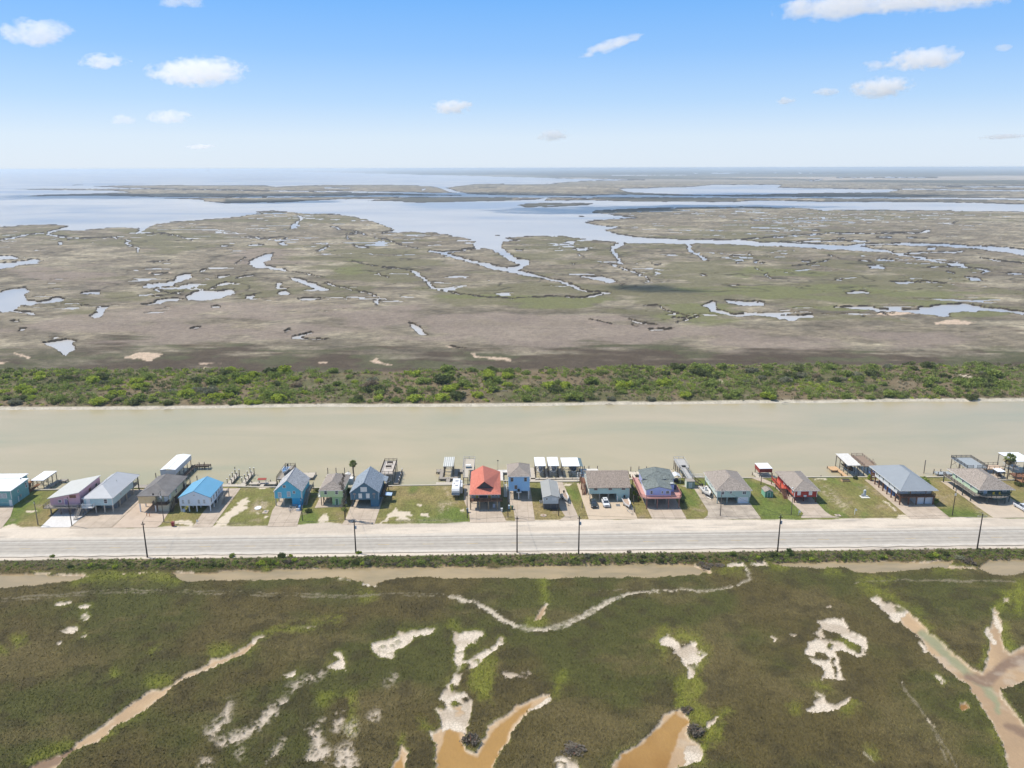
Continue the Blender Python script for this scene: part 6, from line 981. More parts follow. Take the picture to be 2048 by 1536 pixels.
SPL = [(-133.6, 217, 7.7, 'slim pole on the lawn right of the teal house'), (-123.4, 216.1, 9.1, 'dark service pole in front of the pink house'), (-97.7, 218.1, 9.9, 'service pole with meter boxes in front of the tan house'), (-57.3, 218.1, 7.3, 'short pole beside the turquoise house driveway'), (-44.8, 218.1, 9.2, 'vine-draped pole between the light green and slate-blue houses'), (-8.8, 218.5, 7.3, 'short dark pole left of the coral-roofed house driveway'), (3.2, 218.9, 9.9, 'service pole between the coral-roofed and sky-blue houses'), (18.3, 219.2, 6.4, 'short pole in front of the small grey house'), (66.3, 218, 8.6, 'service pole standing in the sage house driveway'), (87.7, 218.5, 6.3, 'thin pole on the lawn left of the barn red house'), (86.2, 241.9, 4.2, 'stubby pole near the red-sided boathouse'), (135.2, 216.5, 8.8, 'tall pole on the lawn right of the steel-blue-roofed house')]
stops_ = []
for i, (x, y, hh, lb) in enumerate(SPL):
    h = T('service_pole', lb, 'pole', (x, y, 1.15), 0, 'service poles in front of the houses'); MB().tube([(0, 0, -.4), (0, 0, hh)], [.14, .09], 8).build('pole', PG if i in (0, 2, 8, 9) else PW, h); MB().box(-.12, -.2, hh-.9, .12, -.08, hh-.5).build('meter_box' if i % 2 else 'bracket', STEEL, h)
    if i in (2, 11): MB().box(-.25, -.28, hh-2.3, .2, -.08, hh-1.6).build('meter_box', ALU, h)
    stops_.append(Vector((x, y, 1.15+hh)))
def wire(a, c, sag, lb):
    h = MB(); P_ = [a+(c-a)*t+Vector((0, 0, -4*sag*t*(1-t))) for t in np.linspace(0, 1, 15)]; h.tube(P_, .03, 3); tag(h.build('power_line', BLACK), lb, 'power line', 'overhead wires along the road')
nm_ = ['first and second', 'second and third', 'third and fourth', 'fourth and fifth', 'fifth and sixth']
for i in range(5): wire(tops[i], tops[i+1], .9, 'overhead wire strung between the %s utility poles from the left' % nm_[i])
for a, c, lb in ((0, 2, 'service wire over the road to the pole of the tan house'), (1, 4, 'service wire over the road to the vine-draped pole'), (2, 6, 'service wire over the road to the pole of the sky-blue house'), (4, 8, 'service wire over the road to the pole in the sage house drive'), (5, 11, 'service wire over the road to the tall lawn pole at right')): wire(tops[a], stops_[c], .5, lb)
h = T('marker_post', 'small dark post standing alone in the foreground marsh at left', 'post', tuple(G(254.5, 1191, .9))); MB().tube([(0, 0, -.3), (0, 0, 2.4)], .05, 5).build('pole', PW, h); MB().box(-.5, -.03, 1.9, .5, .03, 2.0).build('crossarm', PW, h)
# ------------------------------------------------------------------ yard items
h = T('shed', 'small green garden shed with taupe pitched roof on the lawn', 'shed', (84.0, 231.3, ZG)); gwall(h, 0, 2.5, 0, 3.4, 0, 1.9, 2.6, siding('garden shed green', (.13, .30, .22), .06), .15); gable(h, 0, 2.5, 0, 3.4, 1.9, 2.6, R_TAUPE, .15, .12, t=.08); corner(h, [(0, 0), (2.5, 0)], 0, 1.85, mat('pale green trim', (.4, .58, .45)), .05); MB().box(-.02, .05, 0, 0, 3.35, 1.85).build('lighter_side_skin', mat('sunlit mint boards', (.2, .46, .33)), h); door(h, 1.25, .1, 'F', 0, mat('green shed door', (.1, .25, .18)), .8, 1.7)  # mint sheet on the left side carries painted sunlight
def bin_(label, x, y, m, s=.6, hh=1.05):
    h = T('trash_bin', label, 'bin', (x, y, ZG+.05)); MB().loft([[(-s*.4, -s*.4, 0), (s*.4, -s*.4, 0), (s*.4, s*.4, 0), (-s*.4, s*.4, 0)], [(-s*.5, -s*.55, hh), (s*.5, -s*.55, hh), (s*.5, s*.55, hh), (-s*.5, s*.55, hh)]]).build('body', m, h); MB().box(-s*.55, -s*.6, hh, s*.55, s*.62, hh+.08).build('lid', m, h); return h
bin_('dark red trash bin at the roadside below the blue-roofed house', -93.9, 215.2, mat('dark red plastic', (.22, .03, .035), .5), .8, 1.2)
bin_('pale blue bin right of the coral-roofed house driveway', 3.6, 224.8, mat('pale blue bin', (.5, .6, .66), .5)); bin_('dark green bin right of the coral-roofed house driveway', 4.6, 224.3, mat('dark green bin', (.03, .1, .08), .5)); bin_('white barrel under the porch of the coral-roofed house', 1.4, 222.9, WHITE, .6, 1.0); bin_('grey bin beside the left porch post of the coral-roofed house', -8.9, 222.5, mat('grey blue bin', (.3, .36, .4)), .6, 1.2)
def pad(label, x, y, r=1.0, w=1.2, m=None, sq=True):
    b = MB(); 
    if sq: b.box(-w, -r, 0, w, r, .1)
    else: b.add([(w*math.cos(a), r*math.sin(a), z) for z in (0, .14) for a in np.linspace(0, 2*math.pi, 17)[:-1]], [tuple(range(16))[::-1], tuple(range(16, 32))]+[(i, (i+1) % 16, (i+1) % 16+16, i+16) for i in range(16)])
    h = T('utility_pad', label, 'pad', (x, y, ZG+.03)); b.build('slab', m or CONC, h); return h
pad('white oval tank lid on the sandy lot left of the turquoise house', -72.9, 227.3, 1.3, 1.0, mat('white lid', (.74, .75, .75)), False); h = pad('square pad with small hatch on the sandy lot', -69.8, 224.3, 1.1, .8); MB().box(-.2, -.3, .1, .3, .3, .3).build('hatch', STEEL, h)
h = pad('pinkish round pad on the lawn before the small grey house', 13.8, 219.6, .9, .95, None, False); MB().box(-.3, -.3, .14, .3, .2, .2).build('hatch', mat('brown hatch', (.3, .15, .1)), h); h = pad('small roadside pad right of the barn red house drive', 101.3, 217.4, .7, .8); MB().box(-.3, -.2, .1, .3, .2, .16).build('hatch', BLACK, h)
h = pad('white pad carrying a grey well tank on the mown lawn', 115.4, 230.8, 1.0, 1.3, mat('white pad', (.66, .64, .58))); 
t_ = T('well_tank', 'upright grey well tank on the white pad in the mown lawn', 'tank', (115.5, 231.3, ZG+.13)); MB().cyl(0, 0, 0, 1.9, .42, 12).build('body', mat('pale blue grey tank', (.38, .44, .50), .4), t_); MB().cyl(0, 0, 1.9, 2.1, .28, 12).build('cap', WHITE, t_); MB().box(-1.0, -.3, 0, -.4, .2, .7).build('pump', STEEL, t_)
def stake(label, x, y, hh=1.6, m=None):
    h = T('sign_stake', label, 'stake', (x, y, ZG)); MB().box(-.06, -.06, 0, .06, .06, hh).build('post', m or WHITE, h); MB().box(-.05, -.1, hh-.7, .55, -.06, hh-.1).build('panel', WHITE, h); return h
stake('white stake with a small panel beside the barn red house driveway', 89.7, 217.9); stake('white flag-shaped stake on the mown lawn near the road', 106.6, 218.0, 1.9); stake('white stake in the sandy patch below the blue-roofed house', -87.6, 216.6, 1.3)
for (x, y, hh, lb) in ((25.9, 225.0, 1.9, 'dark stub post on the grass left of the parked dark car'), (42.0, 227.4, 3.0, 'tall pale post right of the tan-decked skiff'), (37.3, 229.2, 1.9, 'white post in front of the aqua house wall'), (41.3, 221.2, 1.9, 'dark post at the skiff bow near the road')): tag(MB().cyl(0, 0, 0, hh, .13, 8).build('bollard', WHITE if 'white' in lb else PILE, None, (x, y, ZG)), lb, 'post')
g_ = MB()
for i in range(8): g_.box(-.6, -.9+i*.23, 0, .6, -.79+i*.23, .06)
g_.box(-.62, -.95, 0, -.56, .9, .07); g_.box(.56, -.95, 0, .62, .9, .07); tag(g_.build('floor_grate', STEEL, None, (37.1, 226.5, 1.28)), 'small grey metal grate lying on the aqua house driveway', 'grate')
h = T('planter_box', 'wooden planter box filled with plants on the lawn by the seawall', 'planter', (113.7, 243.4, ZG)); MB().box(0, 0, 0, 2.6, 1.5, .5).build('box', TANWOOD, h); MB().box(.1, .1, .5, 2.5, 1.4, .62).build('soil', mat('dark soil', (.05, .045, .03)), h)
for i, (x, y, lb) in enumerate(((-104.4, 222.2, 'left orange traffic post in front of the tan house storage room'), (-103.4, 221.9, 'right orange traffic post in front of the tan house storage room'))): tag(MB().cyl(0, 0, 0, 1.0, .09, 8).build('traffic_post', mat('orange plastic', (.6, .25, .12)), None, (x, y, 1.28)), lb, 'post', 'orange posts by the tan house')
tag(MB().tube([(0, 0, 0), (0, 0, 3.4)], .07, 6).build('flag_pole', WHITE, None, (127.6, 246.4, ZG)), 'thin white mast rising behind the steel-blue roof', 'mast')
# distant tower on the far shore
tw = G(416.5, 343.5, 0); tb = MB(); s = tw.y/13000; tb.loft([[(-26, -26, 0), (26, -26, 0), (26, 26, 0), (-26, 26, 0)], [(-7, -7, 95), (7, -7, 95), (7, 7, 95), (-7, 7, 95)]]); tb.box(-4, -4, 95, 4, 4, 140)
tag(tb.build('tower', mat('mid grey steel', (.25, .25, .26)), None, (tw.x, tw.y, 0)), 'tiny tower standing on the far horizon at left', 'tower')  # tower in a plain mid grey
# ------------------------------------------------------------------ plants
def leafmat(name, c, c2, tr=.35):
    m = bpy.data.materials.new(name); m.use_nodes = True; t = m.node_tree; N = t.nodes.new; L = t.links.new; b = t.nodes['Principled BSDF']
    oi = N('ShaderNodeObjectInfo'); g_ = N('ShaderNodeNewGeometry'); n = N('ShaderNodeTexNoise'); n.inputs['Scale'].default_value = .30; n.inputs['Detail'].default_value = 3; L(g_.outputs['Position'], n.inputs['Vector'])
    ad = N('ShaderNodeMath'); ad.operation = 'MULTIPLY_ADD'; L(oi.outputs['Random'], ad.inputs[0]); ad.inputs[1].default_value = .35; L(n.outputs[0], ad.inputs[2])
    ad2 = N('ShaderNodeMath'); ad2.operation = 'MULTIPLY_ADD'; L(g_.outputs['Random Per Island'], ad2.inputs[0]); ad2.inputs[1].default_value = .22; L(ad.outputs[0], ad2.inputs[2])
    r = N('ShaderNodeValToRGB'); e = r.color_ramp.elements; e[0].position = .30; e[0].color = (*c, 1); e[1].position = 1.15 if 0 else .85; e[1].color = (*c2, 1); L(ad2.outputs[0], r.inputs[0]); L(r.outputs[0], b.inputs['Base Color'])
    b.inputs['Roughness'].default_value = .7; b.inputs['Specular IOR Level'].default_value = .2
    tl = N('ShaderNodeBsdfTranslucent'); L(r.outputs[0], tl.inputs[0]); mx = N('ShaderNodeMixShader'); mx.inputs[0].default_value = tr; L(b.outputs[0], mx.inputs[1]); L(tl.outputs[0], mx.inputs[2]); L(mx.outputs[0], t.nodes['Material Output'].inputs[0]); return m
LF = {'dark': leafmat('dark olive leaves', (.05, .068, .024), (.14, .165, .055)), 'mid': leafmat('mid green leaves', (.12, .16, .035), (.27, .33, .08)), 'lime': leafmat('lime leaves', (.20, .26, .024), (.42, .49, .07)), 'brown': leafmat('dry brown twigs', (.17, .13, .08), (.34, .27, .18)), 'grey': leafmat('grey green leaves', (.11, .12, .07), (.28, .28, .18)), 'dead': leafmat('purple grey dead twigs', (.09, .074, .055), (.21, .18, .14))}
def leafcloud(cent, rad, n, size, rng, flat=.75):
    """n small leaf quads spread through the volume of several lobes"""
    k = rng.integers(0, len(cent), n); d = rng.normal(size=(n, 3)); d /= np.linalg.norm(d, axis=1)[:, None]+1e-9; r = rng.random(n)**.38
    P = cent[k]+d*r[:, None]*rad[k][:, None]*np.array([1, 1, flat]); P[:, 2] = np.maximum(P[:, 2], .03)
    a = rng.normal(size=(n, 3)); a /= np.linalg.norm(a, axis=1)[:, None]; b = np.cross(a, rng.normal(size=(n, 3))); b /= np.linalg.norm(b, axis=1)[:, None]+1e-9
    s = size*(.6+.8*rng.random(n))[:, None]; V = np.stack([P-a*s, P-b*s*.6, P+a*s, P+b*s*.6], 1).reshape(-1, 3); return V
def shrub_mesh(seed, w=1.0, hgt=1.0, lobes=7, n=420, size=.14, m=None, name='crown'):
    rng = np.random.default_rng(seed); a = rng.random(lobes)*6.28; rr = rng.random(lobes)**.6*w*.62
    cent = np.stack([np.cos(a)*rr, np.sin(a)*rr, hgt*(.3+.4*rng.random(lobes)*(1-rr/w*.6))], 1); rad = (.3+.22*rng.random(lobes))*min(w, hgt*1.2)
    V = leafcloud(cent, rad, n, size, rng); F = np.arange(len(V)).reshape(-1, 4); return npmesh(name, V, F, m, smooth=False)
def stem_mesh(h, w): 
    b = MB()
    for a in (0, 2.1, 4.2): b.tube([(0, 0, -.2), (math.cos(a)*w*.2, math.sin(a)*w*.2, h*.3), (math.cos(a)*w*.45, math.sin(a)*w*.45, h*.6)], [.07, .05, .02], 5)
    o = b.build('stem', BRWOOD); d = o.data; bpy.data.objects.remove(o); return d
SM = stem_mesh(1, 1); KIND = {}
for kd, cnt in (('dark', 3), ('mid', 4), ('lime', 3), ('brown', 2), ('grey', 2), ('dead', 2)): KIND[kd] = [shrub_mesh(100+i*7+len(kd)*13, 1, .8, 9, 800 if kd != 'dead' else 420, .11 if kd != 'dead' else .10, LF[kd]) for i in range(cnt)]
def shrub(x, y, z, w, hgt, kd, label, group, i=0, name='shrub'):
    h = T(name, label, 'shrub', (x, y, z), random.random()*6.28, group); h.scale = (w, w, hgt)
    link('crown', KIND[kd][i % len(KIND[kd])], h); link('stem', SM, h); return h
def gz(x, y):       # ground height of the spoil bank
    i = np.abs(trow-y).argmin(); j = int(round((x/(trow[i]+32)+1)/2*(NU-1))); return float(Hh[i, min(max(j, 0), NU-1)])
# scrub on the far bank: the largest bushes as individuals, the undergrowth as one mass
GS = 'bushes on the scrub bank across the canal'; LBL = {'dark': 'dark olive bush in the scrub bank across the canal', 'mid': 'mid green bush in the scrub bank across the canal', 'lime': 'bright lime green bush in the scrub bank across the canal', 'brown': 'dry brown bush in the scrub bank across the canal', 'grey': 'pale grey green bush in the scrub bank across the canal'}
rs = random.Random(5); placed = []
named = [(830, 800, 'lime', 4.2, 'largest lime bush on the far bank above the light green house'), (1535, 795, 'lime', 4.4, 'big lime bush by the far shore above the sage house'), (240*.3418, 752, 'lime', 3.6, 'lime bush high on the far bank near the left edge'), (455, 796, 'lime', 3.6, 'rounded lime bush on the far bank above the blue-roofed house'), (1745, 752, 'dark', 4.6, 'tall dark green bush cluster on the upper far bank at right'), (1690, 752, 'mid', 4.4, 'tall green bush left of the dark upper cluster at right'), (1945, 795, 'dark', 3.6, 'dark bush leaning over the shore near the right edge'), (270, 806, 'dark', 3.6, 'dark low bush at the far shore above the tan house')]
for x, y, kd, w_, lb in named: p = G(x, y, 1.2); placed.append((p.x, p.y, w_*.8)); shrub(p.x, p.y, gz(p.x, p.y)-.1, w_, w_*.85, kd, lb, GS, rs.randrange(9))
cnt = 0; tries = 0; spec = []
ANC = [(-138, 'the teal house'), (-118, 'the pink house'), (-102, 'the pale blue-grey house'), (-84, 'the blue-roofed house'), (-66, 'the sandy lot'), (-50, 'the turquoise house'), (-34, 'the slate-blue house'), (-16, 'the empty grass lot'), (2, 'the coral-roofed house'), (20, 'the three boathouses'), (38, 'the wide aqua house'), (54, 'the periwinkle house'), (72, 'the sage house'), (90, 'the green garden shed'), (106, 'the barn red house'), (122, 'the mown lawn'), (140, 'the steel-blue roof'), (200, 'the dark green house')]
KN = {'dark': 'dark olive', 'mid': 'mid green', 'lime': 'lime green', 'grey': 'grey-green', 'brown': 'dry brown', 'dead': 'purplish dead'}
def distinct(sp, far):
    by = {}
    for q in sp:
        x, y, w_, kd = q; sx = 1024+1600*x/y*.97
        an = min(ANC, key=lambda a: abs((1024+1600*a[0]/232*.97)-sx))[1]
        if far: lb = '%s %s bush %s far bank above %s' % ('large' if w_ > 3.2 else 'small' if w_ < 2.2 else 'mid-sized', KN[kd], 'low on the' if y < 352 else 'halfway up the' if y < 372 else 'high on the', an)
        else: lb = '%s %s bush on the near verge below %s' % ('bigger' if w_ > .95 else 'smaller', KN[kd], an)
        by.setdefault(lb, []).append((sx, q))
    out = []
    for lb, qs in by.items():
        qs.sort(key=lambda t: t[0]); n = len(qs); wd = {1: [''], 2: ['left ', 'right '], 3: ['left ', 'middle ', 'right ']}.get(n, ['first ', 'second ', 'third ', 'fourth ', 'fifth ', 'sixth ', 'seventh ', 'eighth ', 'ninth ', 'tenth ', 'eleventh ', 'twelfth ']+['']*99)
        for i, (_, q) in enumerate(qs): out.append((q, wd[i]+lb))
    return out
while cnt < 212 and tries < 20000:
    tries += 1; x = rs.uniform(-262, 268); y = 341.8+rs.random()**1.05*57
    if abs(x) > y*.68 or y > np.interp(x, [-300, -230, -60, 60, 150, 300], [404, 402, 394, 398, 402, 396]): continue
    dn = float(vn(np.array([x/26.+3]), np.array([y/11.+7]))[0]); w_ = rs.uniform(2.5, 4.7)*(.7+.6*dn)
    if rs.random() > .25+1.1*dn: continue
    if any((x-a)**2+(y-c)**2 < ((w_+r)*.48)**2 for a, c, r in placed): continue
    if y < 344.0: w_ = min(w_, 2.6)
    lf = float(vn(np.array([x/45.+31]), np.array([y/20.+2]))[0]); k = rs.random(); kd = 'lime' if k < .20+.22*(lf > .5) else 'mid' if k < .68 else 'dark' if k < .84 else 'grey' if k < .95 else 'brown'
    if x > 40 and kd == 'lime' and rs.random() < .55: kd = 'mid'
    placed.append((x, y, w_)); spec.append((x, y, w_, kd)); cnt += 1
for (x, y, w_, kd), lb in distinct(spec, True): shrub(x, y, gz(x, y)-.1, w_, w_*rs.uniform(.72, 1.0), kd, lb, GS, rs.randrange(9))
def mass(name, pts, m, nper, size, label, lobe=.6):
    rng = np.random.default_rng(len(pts)+17); C_ = np.array([(x, y, z+w_*.25) for x, y, z, w_ in pts]); R_ = np.array([w_*lobe for *_, w_ in pts]); n = nper*len(pts)
    k = rng.integers(0, len(C_), n); d = rng.normal(size=(n, 3)); d /= np.linalg.norm(d, axis=1)[:, None]; P = C_[k]+d*(rng.random(n)**.45)[:, None]*R_[k][:, None]*np.array([1, 1, .6])
    a = rng.normal(size=(n, 3)); a /= np.linalg.norm(a, axis=1)[:, None]; b = np.cross(a, rng.normal(size=(n, 3))); b /= np.linalg.norm(b, axis=1)[:, None]+1e-9; s = size*(.6+.8*rng.random(n))[:, None]
    V = np.stack([P-a*s, P-b*s*.6, P+a*s, P+b*s*.6], 1).reshape(-1, 3); me = npmesh(name, V, np.arange(len(V)).reshape(-1, 4), m, smooth=False); return tag(link(name, me), label, 'undergrowth', None, 'stuff')
def scat(n, f, y0, y1, hw=.72):
    out = []
    while len(out) < n:
        y = rs.uniform(y0, y1); x = rs.uniform(-hw*y-10, hw*y+10); q = f(x, y)
        if q: out.append((x, y, gz(x, y), q))
    return out
lim = lambda x: np.interp(x, [-300, -230, -60, 60, 150, 300], [407, 405, 396, 400, 404, 398])+14*(float(vn(np.array([x/17.+5]), np.array([.3]))[0])-.5)+8*(float(vn(np.array([x/5.+5]), np.array([4.3]))[0])-.5)
vq = lambda x, y, a, b_, o: float(vn(np.array([x/a+o]), np.array([y/b_]))[0])
mass('undergrowth', scat(2300, lambda x, y: rs.uniform(.6, 1.6) if y < lim(x) and y > 341.2 else 0, 341, 408), LF['brown'], 30, .22, 'low dry brown undergrowth covering the scrub bank')
mass('undergrowth', scat(3000, lambda x, y: rs.uniform(1.2, 3.3) if y < lim(x)+2 and y > 342 and vq(x, y, 18., 9., 9) > .34 else 0, 341, 408), LF['mid'], 40, .30, 'mid green bushy undergrowth covering the scrub bank')
mass('undergrowth', scat(1100, lambda x, y: rs.uniform(1.1, 3.0) if y < lim(x)+1 and y > 342 and vq(x, y, 24., 12., 3) > .45 else 0, 341, 408), LF['dark'], 40, .30, 'dark olive undergrowth between the bushes of the scrub bank')
mass('undergrowth', scat(520, lambda x, y: rs.uniform(.9, 2.2) if y < lim(x) and y > 342 and vq(x, y, 30., 12., 21) > .5+.12*(x > 40) else 0, 341, 407), LF['lime'], 40, .30, 'lime green undergrowth patches on the scrub bank')
mass('undergrowth', scat(800, lambda x, y: rs.uniform(.7, 1.8) if y < lim(x)+1 and y > 341.2 else 0, 341, 407), LF['grey'], 32, .2, 'pale grey undergrowth dotted over the scrub bank')
# driftwood logs on the far bank
for i, (x, y, lb) in enumerate(((335, 818, 'bleached driftwood log on the far shore above the blue-roofed house'), (1218, 808, 'dark driftwood log on the far shore above the wide aqua house'), (1008, 786, 'pale driftwood up on the far bank above the coral roof'), (520, 783, 'pale dead branch on the far bank above the turquoise house'), (1570, 805, 'dead snag at the water edge of the far bank'))):
    p = G(x, y, .8); tag(MB().tube([(-1.6, 0, 0), (0, .2, .25), (1.7, -.1, .1)], [.1, .16, .07], 6).build('driftwood_log', PALEWOOD if i != 1 else DKWOOD, None, (p.x, p.y, .55 if p.y < 342 else gz(p.x, p.y)+.2), rs.uniform(-.3, .3)), lb, 'log')
# roadside brush
GRB = 'bushes on the near road verge'; LBR = {'dark': 'dark green bush on the near road verge', 'mid': 'mid green bush on the near road verge', 'lime': 'yellow green bush on the near road verge', 'dead': 'purplish dead bush on the near road verge', 'grey': 'pale dry bush on the near road verge', 'brown': 'brown dry bush on the near road verge'}
nb = [(108, 1112, 'mid', .8), (465, 1111, 'mid', 1.1), (565, 1112, 'dark', 1.3), (583, 1111, 'lime', .8), (718, 1105, 'lime', .9), (1462, 1108, 'mid', 1.2), (1258, 1103, 'dead', .8)]
lb4 = ['small green bush on the verge near the left edge', 'leafy green bush standing up at the verge below the blue-roofed house', 'tall dark bush at the verge below the turquoise house', 'yellow green bush beside the tall dark one on the verge', 'yellow green bush beside the transformer pole', 'round green bush on the verge left of the sage house pole', 'grey dead bush on the verge below the aqua house']
for (x, y, kd, w_), lb in zip(nb, lb4): p = G(x, y, 1.1); shrub(p.x, p.y-.6, 1.0, w_, w_*1.2, kd, lb, GRB, rs.randrange(9))
cnt = 0; spec = []
dens = lambda px: np.interp(px, [0, 130, 150, 400, 560, 700, 800, 1000, 1020, 1400, 1450, 1540, 1600, 1800, 1860, 2000, 2048], [.15, .2, 1, .7, .8, 1, .6, 1.1, 1, .7, .5, .5, 1.2, 1.1, .5, 1, .8])
while cnt < 62:
    x = rs.uniform(-118, 122); y = rs.uniform(190.8, 193.4); px = 1024+x/195*1560
    if rs.random() > dens(px)*.8: continue
    k = rs.random(); kd = 'dark' if k < .30 else 'mid' if k < .66 else 'lime' if k < .76 else 'dead' if k < .88 else 'grey'; w_ = rs.uniform(.8, 1.3); spec.append((x, y, w_, kd)); cnt += 1
for (x, y, w_, kd), lb in distinct(spec, False): shrub(x, y, .75+(y-190)*.09, w_, w_*rs.uniform(.8, 1.25), kd, lb, GRB, rs.randrange(9))
def verge(x, y):
    return rs.uniform(.25, .6)
mass('roadside_weeds', [(x, y, .75+(y-190)*.09, q) for x, y, _, q in scat(2400, verge, 189.9, 195.3, .75)], LF['brown'], 24, .10, 'dry brown weeds along the near road verge')
mass('roadside_weeds', [(x, y, .72+(y-190)*.09, q) for x, y, _, q in scat(2400, lambda x, y: rs.uniform(.3, .8) if rs.random() < .35+.65*float(dens(1024+x*8)) else 0, 189.7, 195.2, .75)], LF['mid'], 26, .10, 'green weeds along the near road verge')
bp_ = lambda o: (lambda x, y: rs.uniform(.5, 1.2) if rs.random() < float(dens(1024+x*8)) and y < 193.8 else 0)
mass('roadside_brush', [(x, y, .74+(y-190)*.09, q) for x, y, _, q in scat(520, bp_(0), 190, 193.8, .75)], LF['dark'], 60, .11, 'dark green brush massed along the near road verge')
mass('roadside_brush', [(x, y, .74+(y-190)*.09, q) for x, y, _, q in scat(420, bp_(1), 190, 193.8, .75)], LF['mid'], 60, .11, 'mid green brush massed along the near road verge')
mass('roadside_brush', [(x, y, .72+(y-190)*.09, q) for x, y, _, q in scat(260, bp_(2), 189.7, 193, .75)], LF['dead'], 60, .10, 'purplish dead brush massed along the near road verge')
# tufts of marsh grass in the foreground, coloured like the ground they grow from
jr = np.where((trow > 108) & (trow < 192))[0]; NT = 300000; ri = RNG.integers(jr[0], jr[-1], NT); cj = RNG.integers(int(NU*.02), int(NU*.98), NT)
ok = (ch[ri, cj, 1] > RNG.random(NT)*.9+.1) & (Y[ri, cj] < 191) ; ri, cj = ri[ok], cj[ok]; nt_ = len(ri)
px_ = X[ri, cj]+RNG.normal(size=nt_)*.12; py_ = Y[ri, cj]+RNG.normal(size=nt_)*.12; pz_ = Hh[ri, cj]
an = RNG.random(nt_)*6.28; hw_ = .05+.09*RNG.random(nt_); ht = (.05+.17*RNG.random(nt_)**1.5)*(1+.5*(lime[ri, cj] > .3)); lx = RNG.normal(size=nt_)*.10+.10; ly = RNG.normal(size=nt_)*.10+.14
V = np.stack([np.stack([px_-np.cos(an)*hw_, py_-np.sin(an)*hw_, pz_-.05], 1), np.stack([px_+np.cos(an)*hw_, py_+np.sin(an)*hw_, pz_-.05], 1), np.stack([px_+lx+np.cos(an)*hw_*.5, py_+ly+np.sin(an)*hw_*.5, pz_+ht], 1), np.stack([px_+lx-np.cos(an)*hw_*.5, py_+ly-np.sin(an)*hw_*.5, pz_+ht*.9], 1)], 1).reshape(-1, 3)
tc_ = np.ones((nt_, 4), np.float32); tc_[:, :3] = np.clip(c4_[ri, cj, :3]*(1.15+.5*RNG.random((nt_, 1))), 0, 1)
tm = bpy.data.materials.new('marsh grass blades'); tm.use_nodes = True; t = tm.node_tree; a_ = t.nodes.new('ShaderNodeAttribute'); a_.attribute_name = 'Col'; t.links.new(a_.outputs['Color'], t.nodes['Principled BSDF'].inputs['Base Color']); t.nodes['Principled BSDF'].inputs['Roughness'].default_value = .8; t.nodes['Principled BSDF'].inputs['Specular IOR Level'].default_value = .15
tag(link('marsh_grass', npmesh('marsh_grass', V, np.arange(len(V)).reshape(-1, 4), tm, {'Col': ('FLOAT_COLOR', np.repeat(tc_, 4, 0))}, smooth=False)), 'wind-swept olive marsh grass covering the foreground', 'grass', None, 'stuff')
# marsh shrubs and reeds in the foreground
for i, (x, y, w_, hh, kd, lb) in enumerate(((942, 1484, 2.0, 2.4, 'dead', 'dark dead shrub between the two arms of the orange pond'), (1388, 1462, 2.2, 2.4, 'dead', 'dark dead shrub at the right side of the second orange pond'), (1376, 1422, 1.4, 1.4, 'dead', 'small dead shrub above the second orange pond'), (1145, 1503, 2.6, 1.6, 'dead', 'grey dead shrub behind the round white salt pan'), (1410, 1130, 2.4, 1.3, 'dead', 'dead brush at the right end of the long ditch pool'), (1437, 1132, 1.8, 1.2, 'dead', 'small dead brush right of the long ditch pool'), (1940, 1125, 2.2, 2.2, 'dead', 'large grey dead shrub by the right ditch pool'), (1918, 1118, 1.6, 1.8, 'grey', 'grey twiggy shrub left of the large dead one by the ditch'))):
    p = G(x, y, .8); shrub(p.x, p.y, .7, w_*1.1, hh*.62, kd, lb, 'dead shrubs in the foreground marsh', i, 'dead_shrub')
# yard bushes
YB = [(-57.0, 224.0, 1.3, 1.5, 'dark', 'dark bush at the right edge of the turquoise house drive'), (-57.6, 240.5, 1.2, 1.3, 'dark', 'dark bush behind the right corner of the turquoise house'), (136.4, 244.5, 2.9, 3.4, 'mid', 'large green shrub behind the steel-blue roof, farther one'), (139.0, 240.6, 3.1, 3.4, 'mid', 'large green shrub right of the steel-blue roof, nearer one'), (134.9, 225.2, 1.0, 2.2, 'mid', 'leafy plant at the right front corner of the white house'), (169.6, 238.6, 1.7, 1.6, 'dark', 'dark round bush on the lawn at the right edge'), (119.2, 245.9, 1.0, 1.3, 'dark', 'small dark bush at the seawall by the tan dock'), (123.2, 244.9, 1.0, 2.6, 'lime', 'bright leafy plant at the rear corner of the steel-blue-roofed house'), (43.3, 234, 1.0, 2.0, 'lime', 'lime green plant between the aqua and periwinkle houses'), (44.3, 230.6, .9, 1.6, 'mid', 'low green plant by the pink deck'), (-135.4, 243.0, 1.6, 1.3, 'grey', 'grey green bush at the rear left of the pink house'), (-46.6, 236.5, 1.3, 3.5, 'dark', 'dark tall bush between the light green and slate-blue houses'), (57.3, 228.2, .9, 1.6, 'dark', 'dark plant by the right end of the pink deck'), (-151.5, 241.2, 1.2, 1.0, 'dark', 'dark bush behind the teal house'), (8.2, 0, 0, 0, '', '')]
for i, (x, y, w_, hh, kd, lb) in enumerate(YB[:-1]): shrub(x, y, ZG, w_, hh, kd, lb, None, i, 'yard_bush')
# vine on the pole
h = T('climbing_vine', 'dark vine climbing the pole between the light green and slate-blue houses', 'vine', (-44.8, 218.1, ZG)); rng = np.random.default_rng(3)
cz = np.array([(rng.normal()*.25, rng.normal()*.25, z) for z in np.linspace(3.2, 14.6, 26)]); cz[:, 0] += .25*np.sin(cz[:, 2]); rr = np.interp(cz[:, 2], [3.2, 4.5, 7, 12, 14.6], [.7, .9, .55, .5, .25])
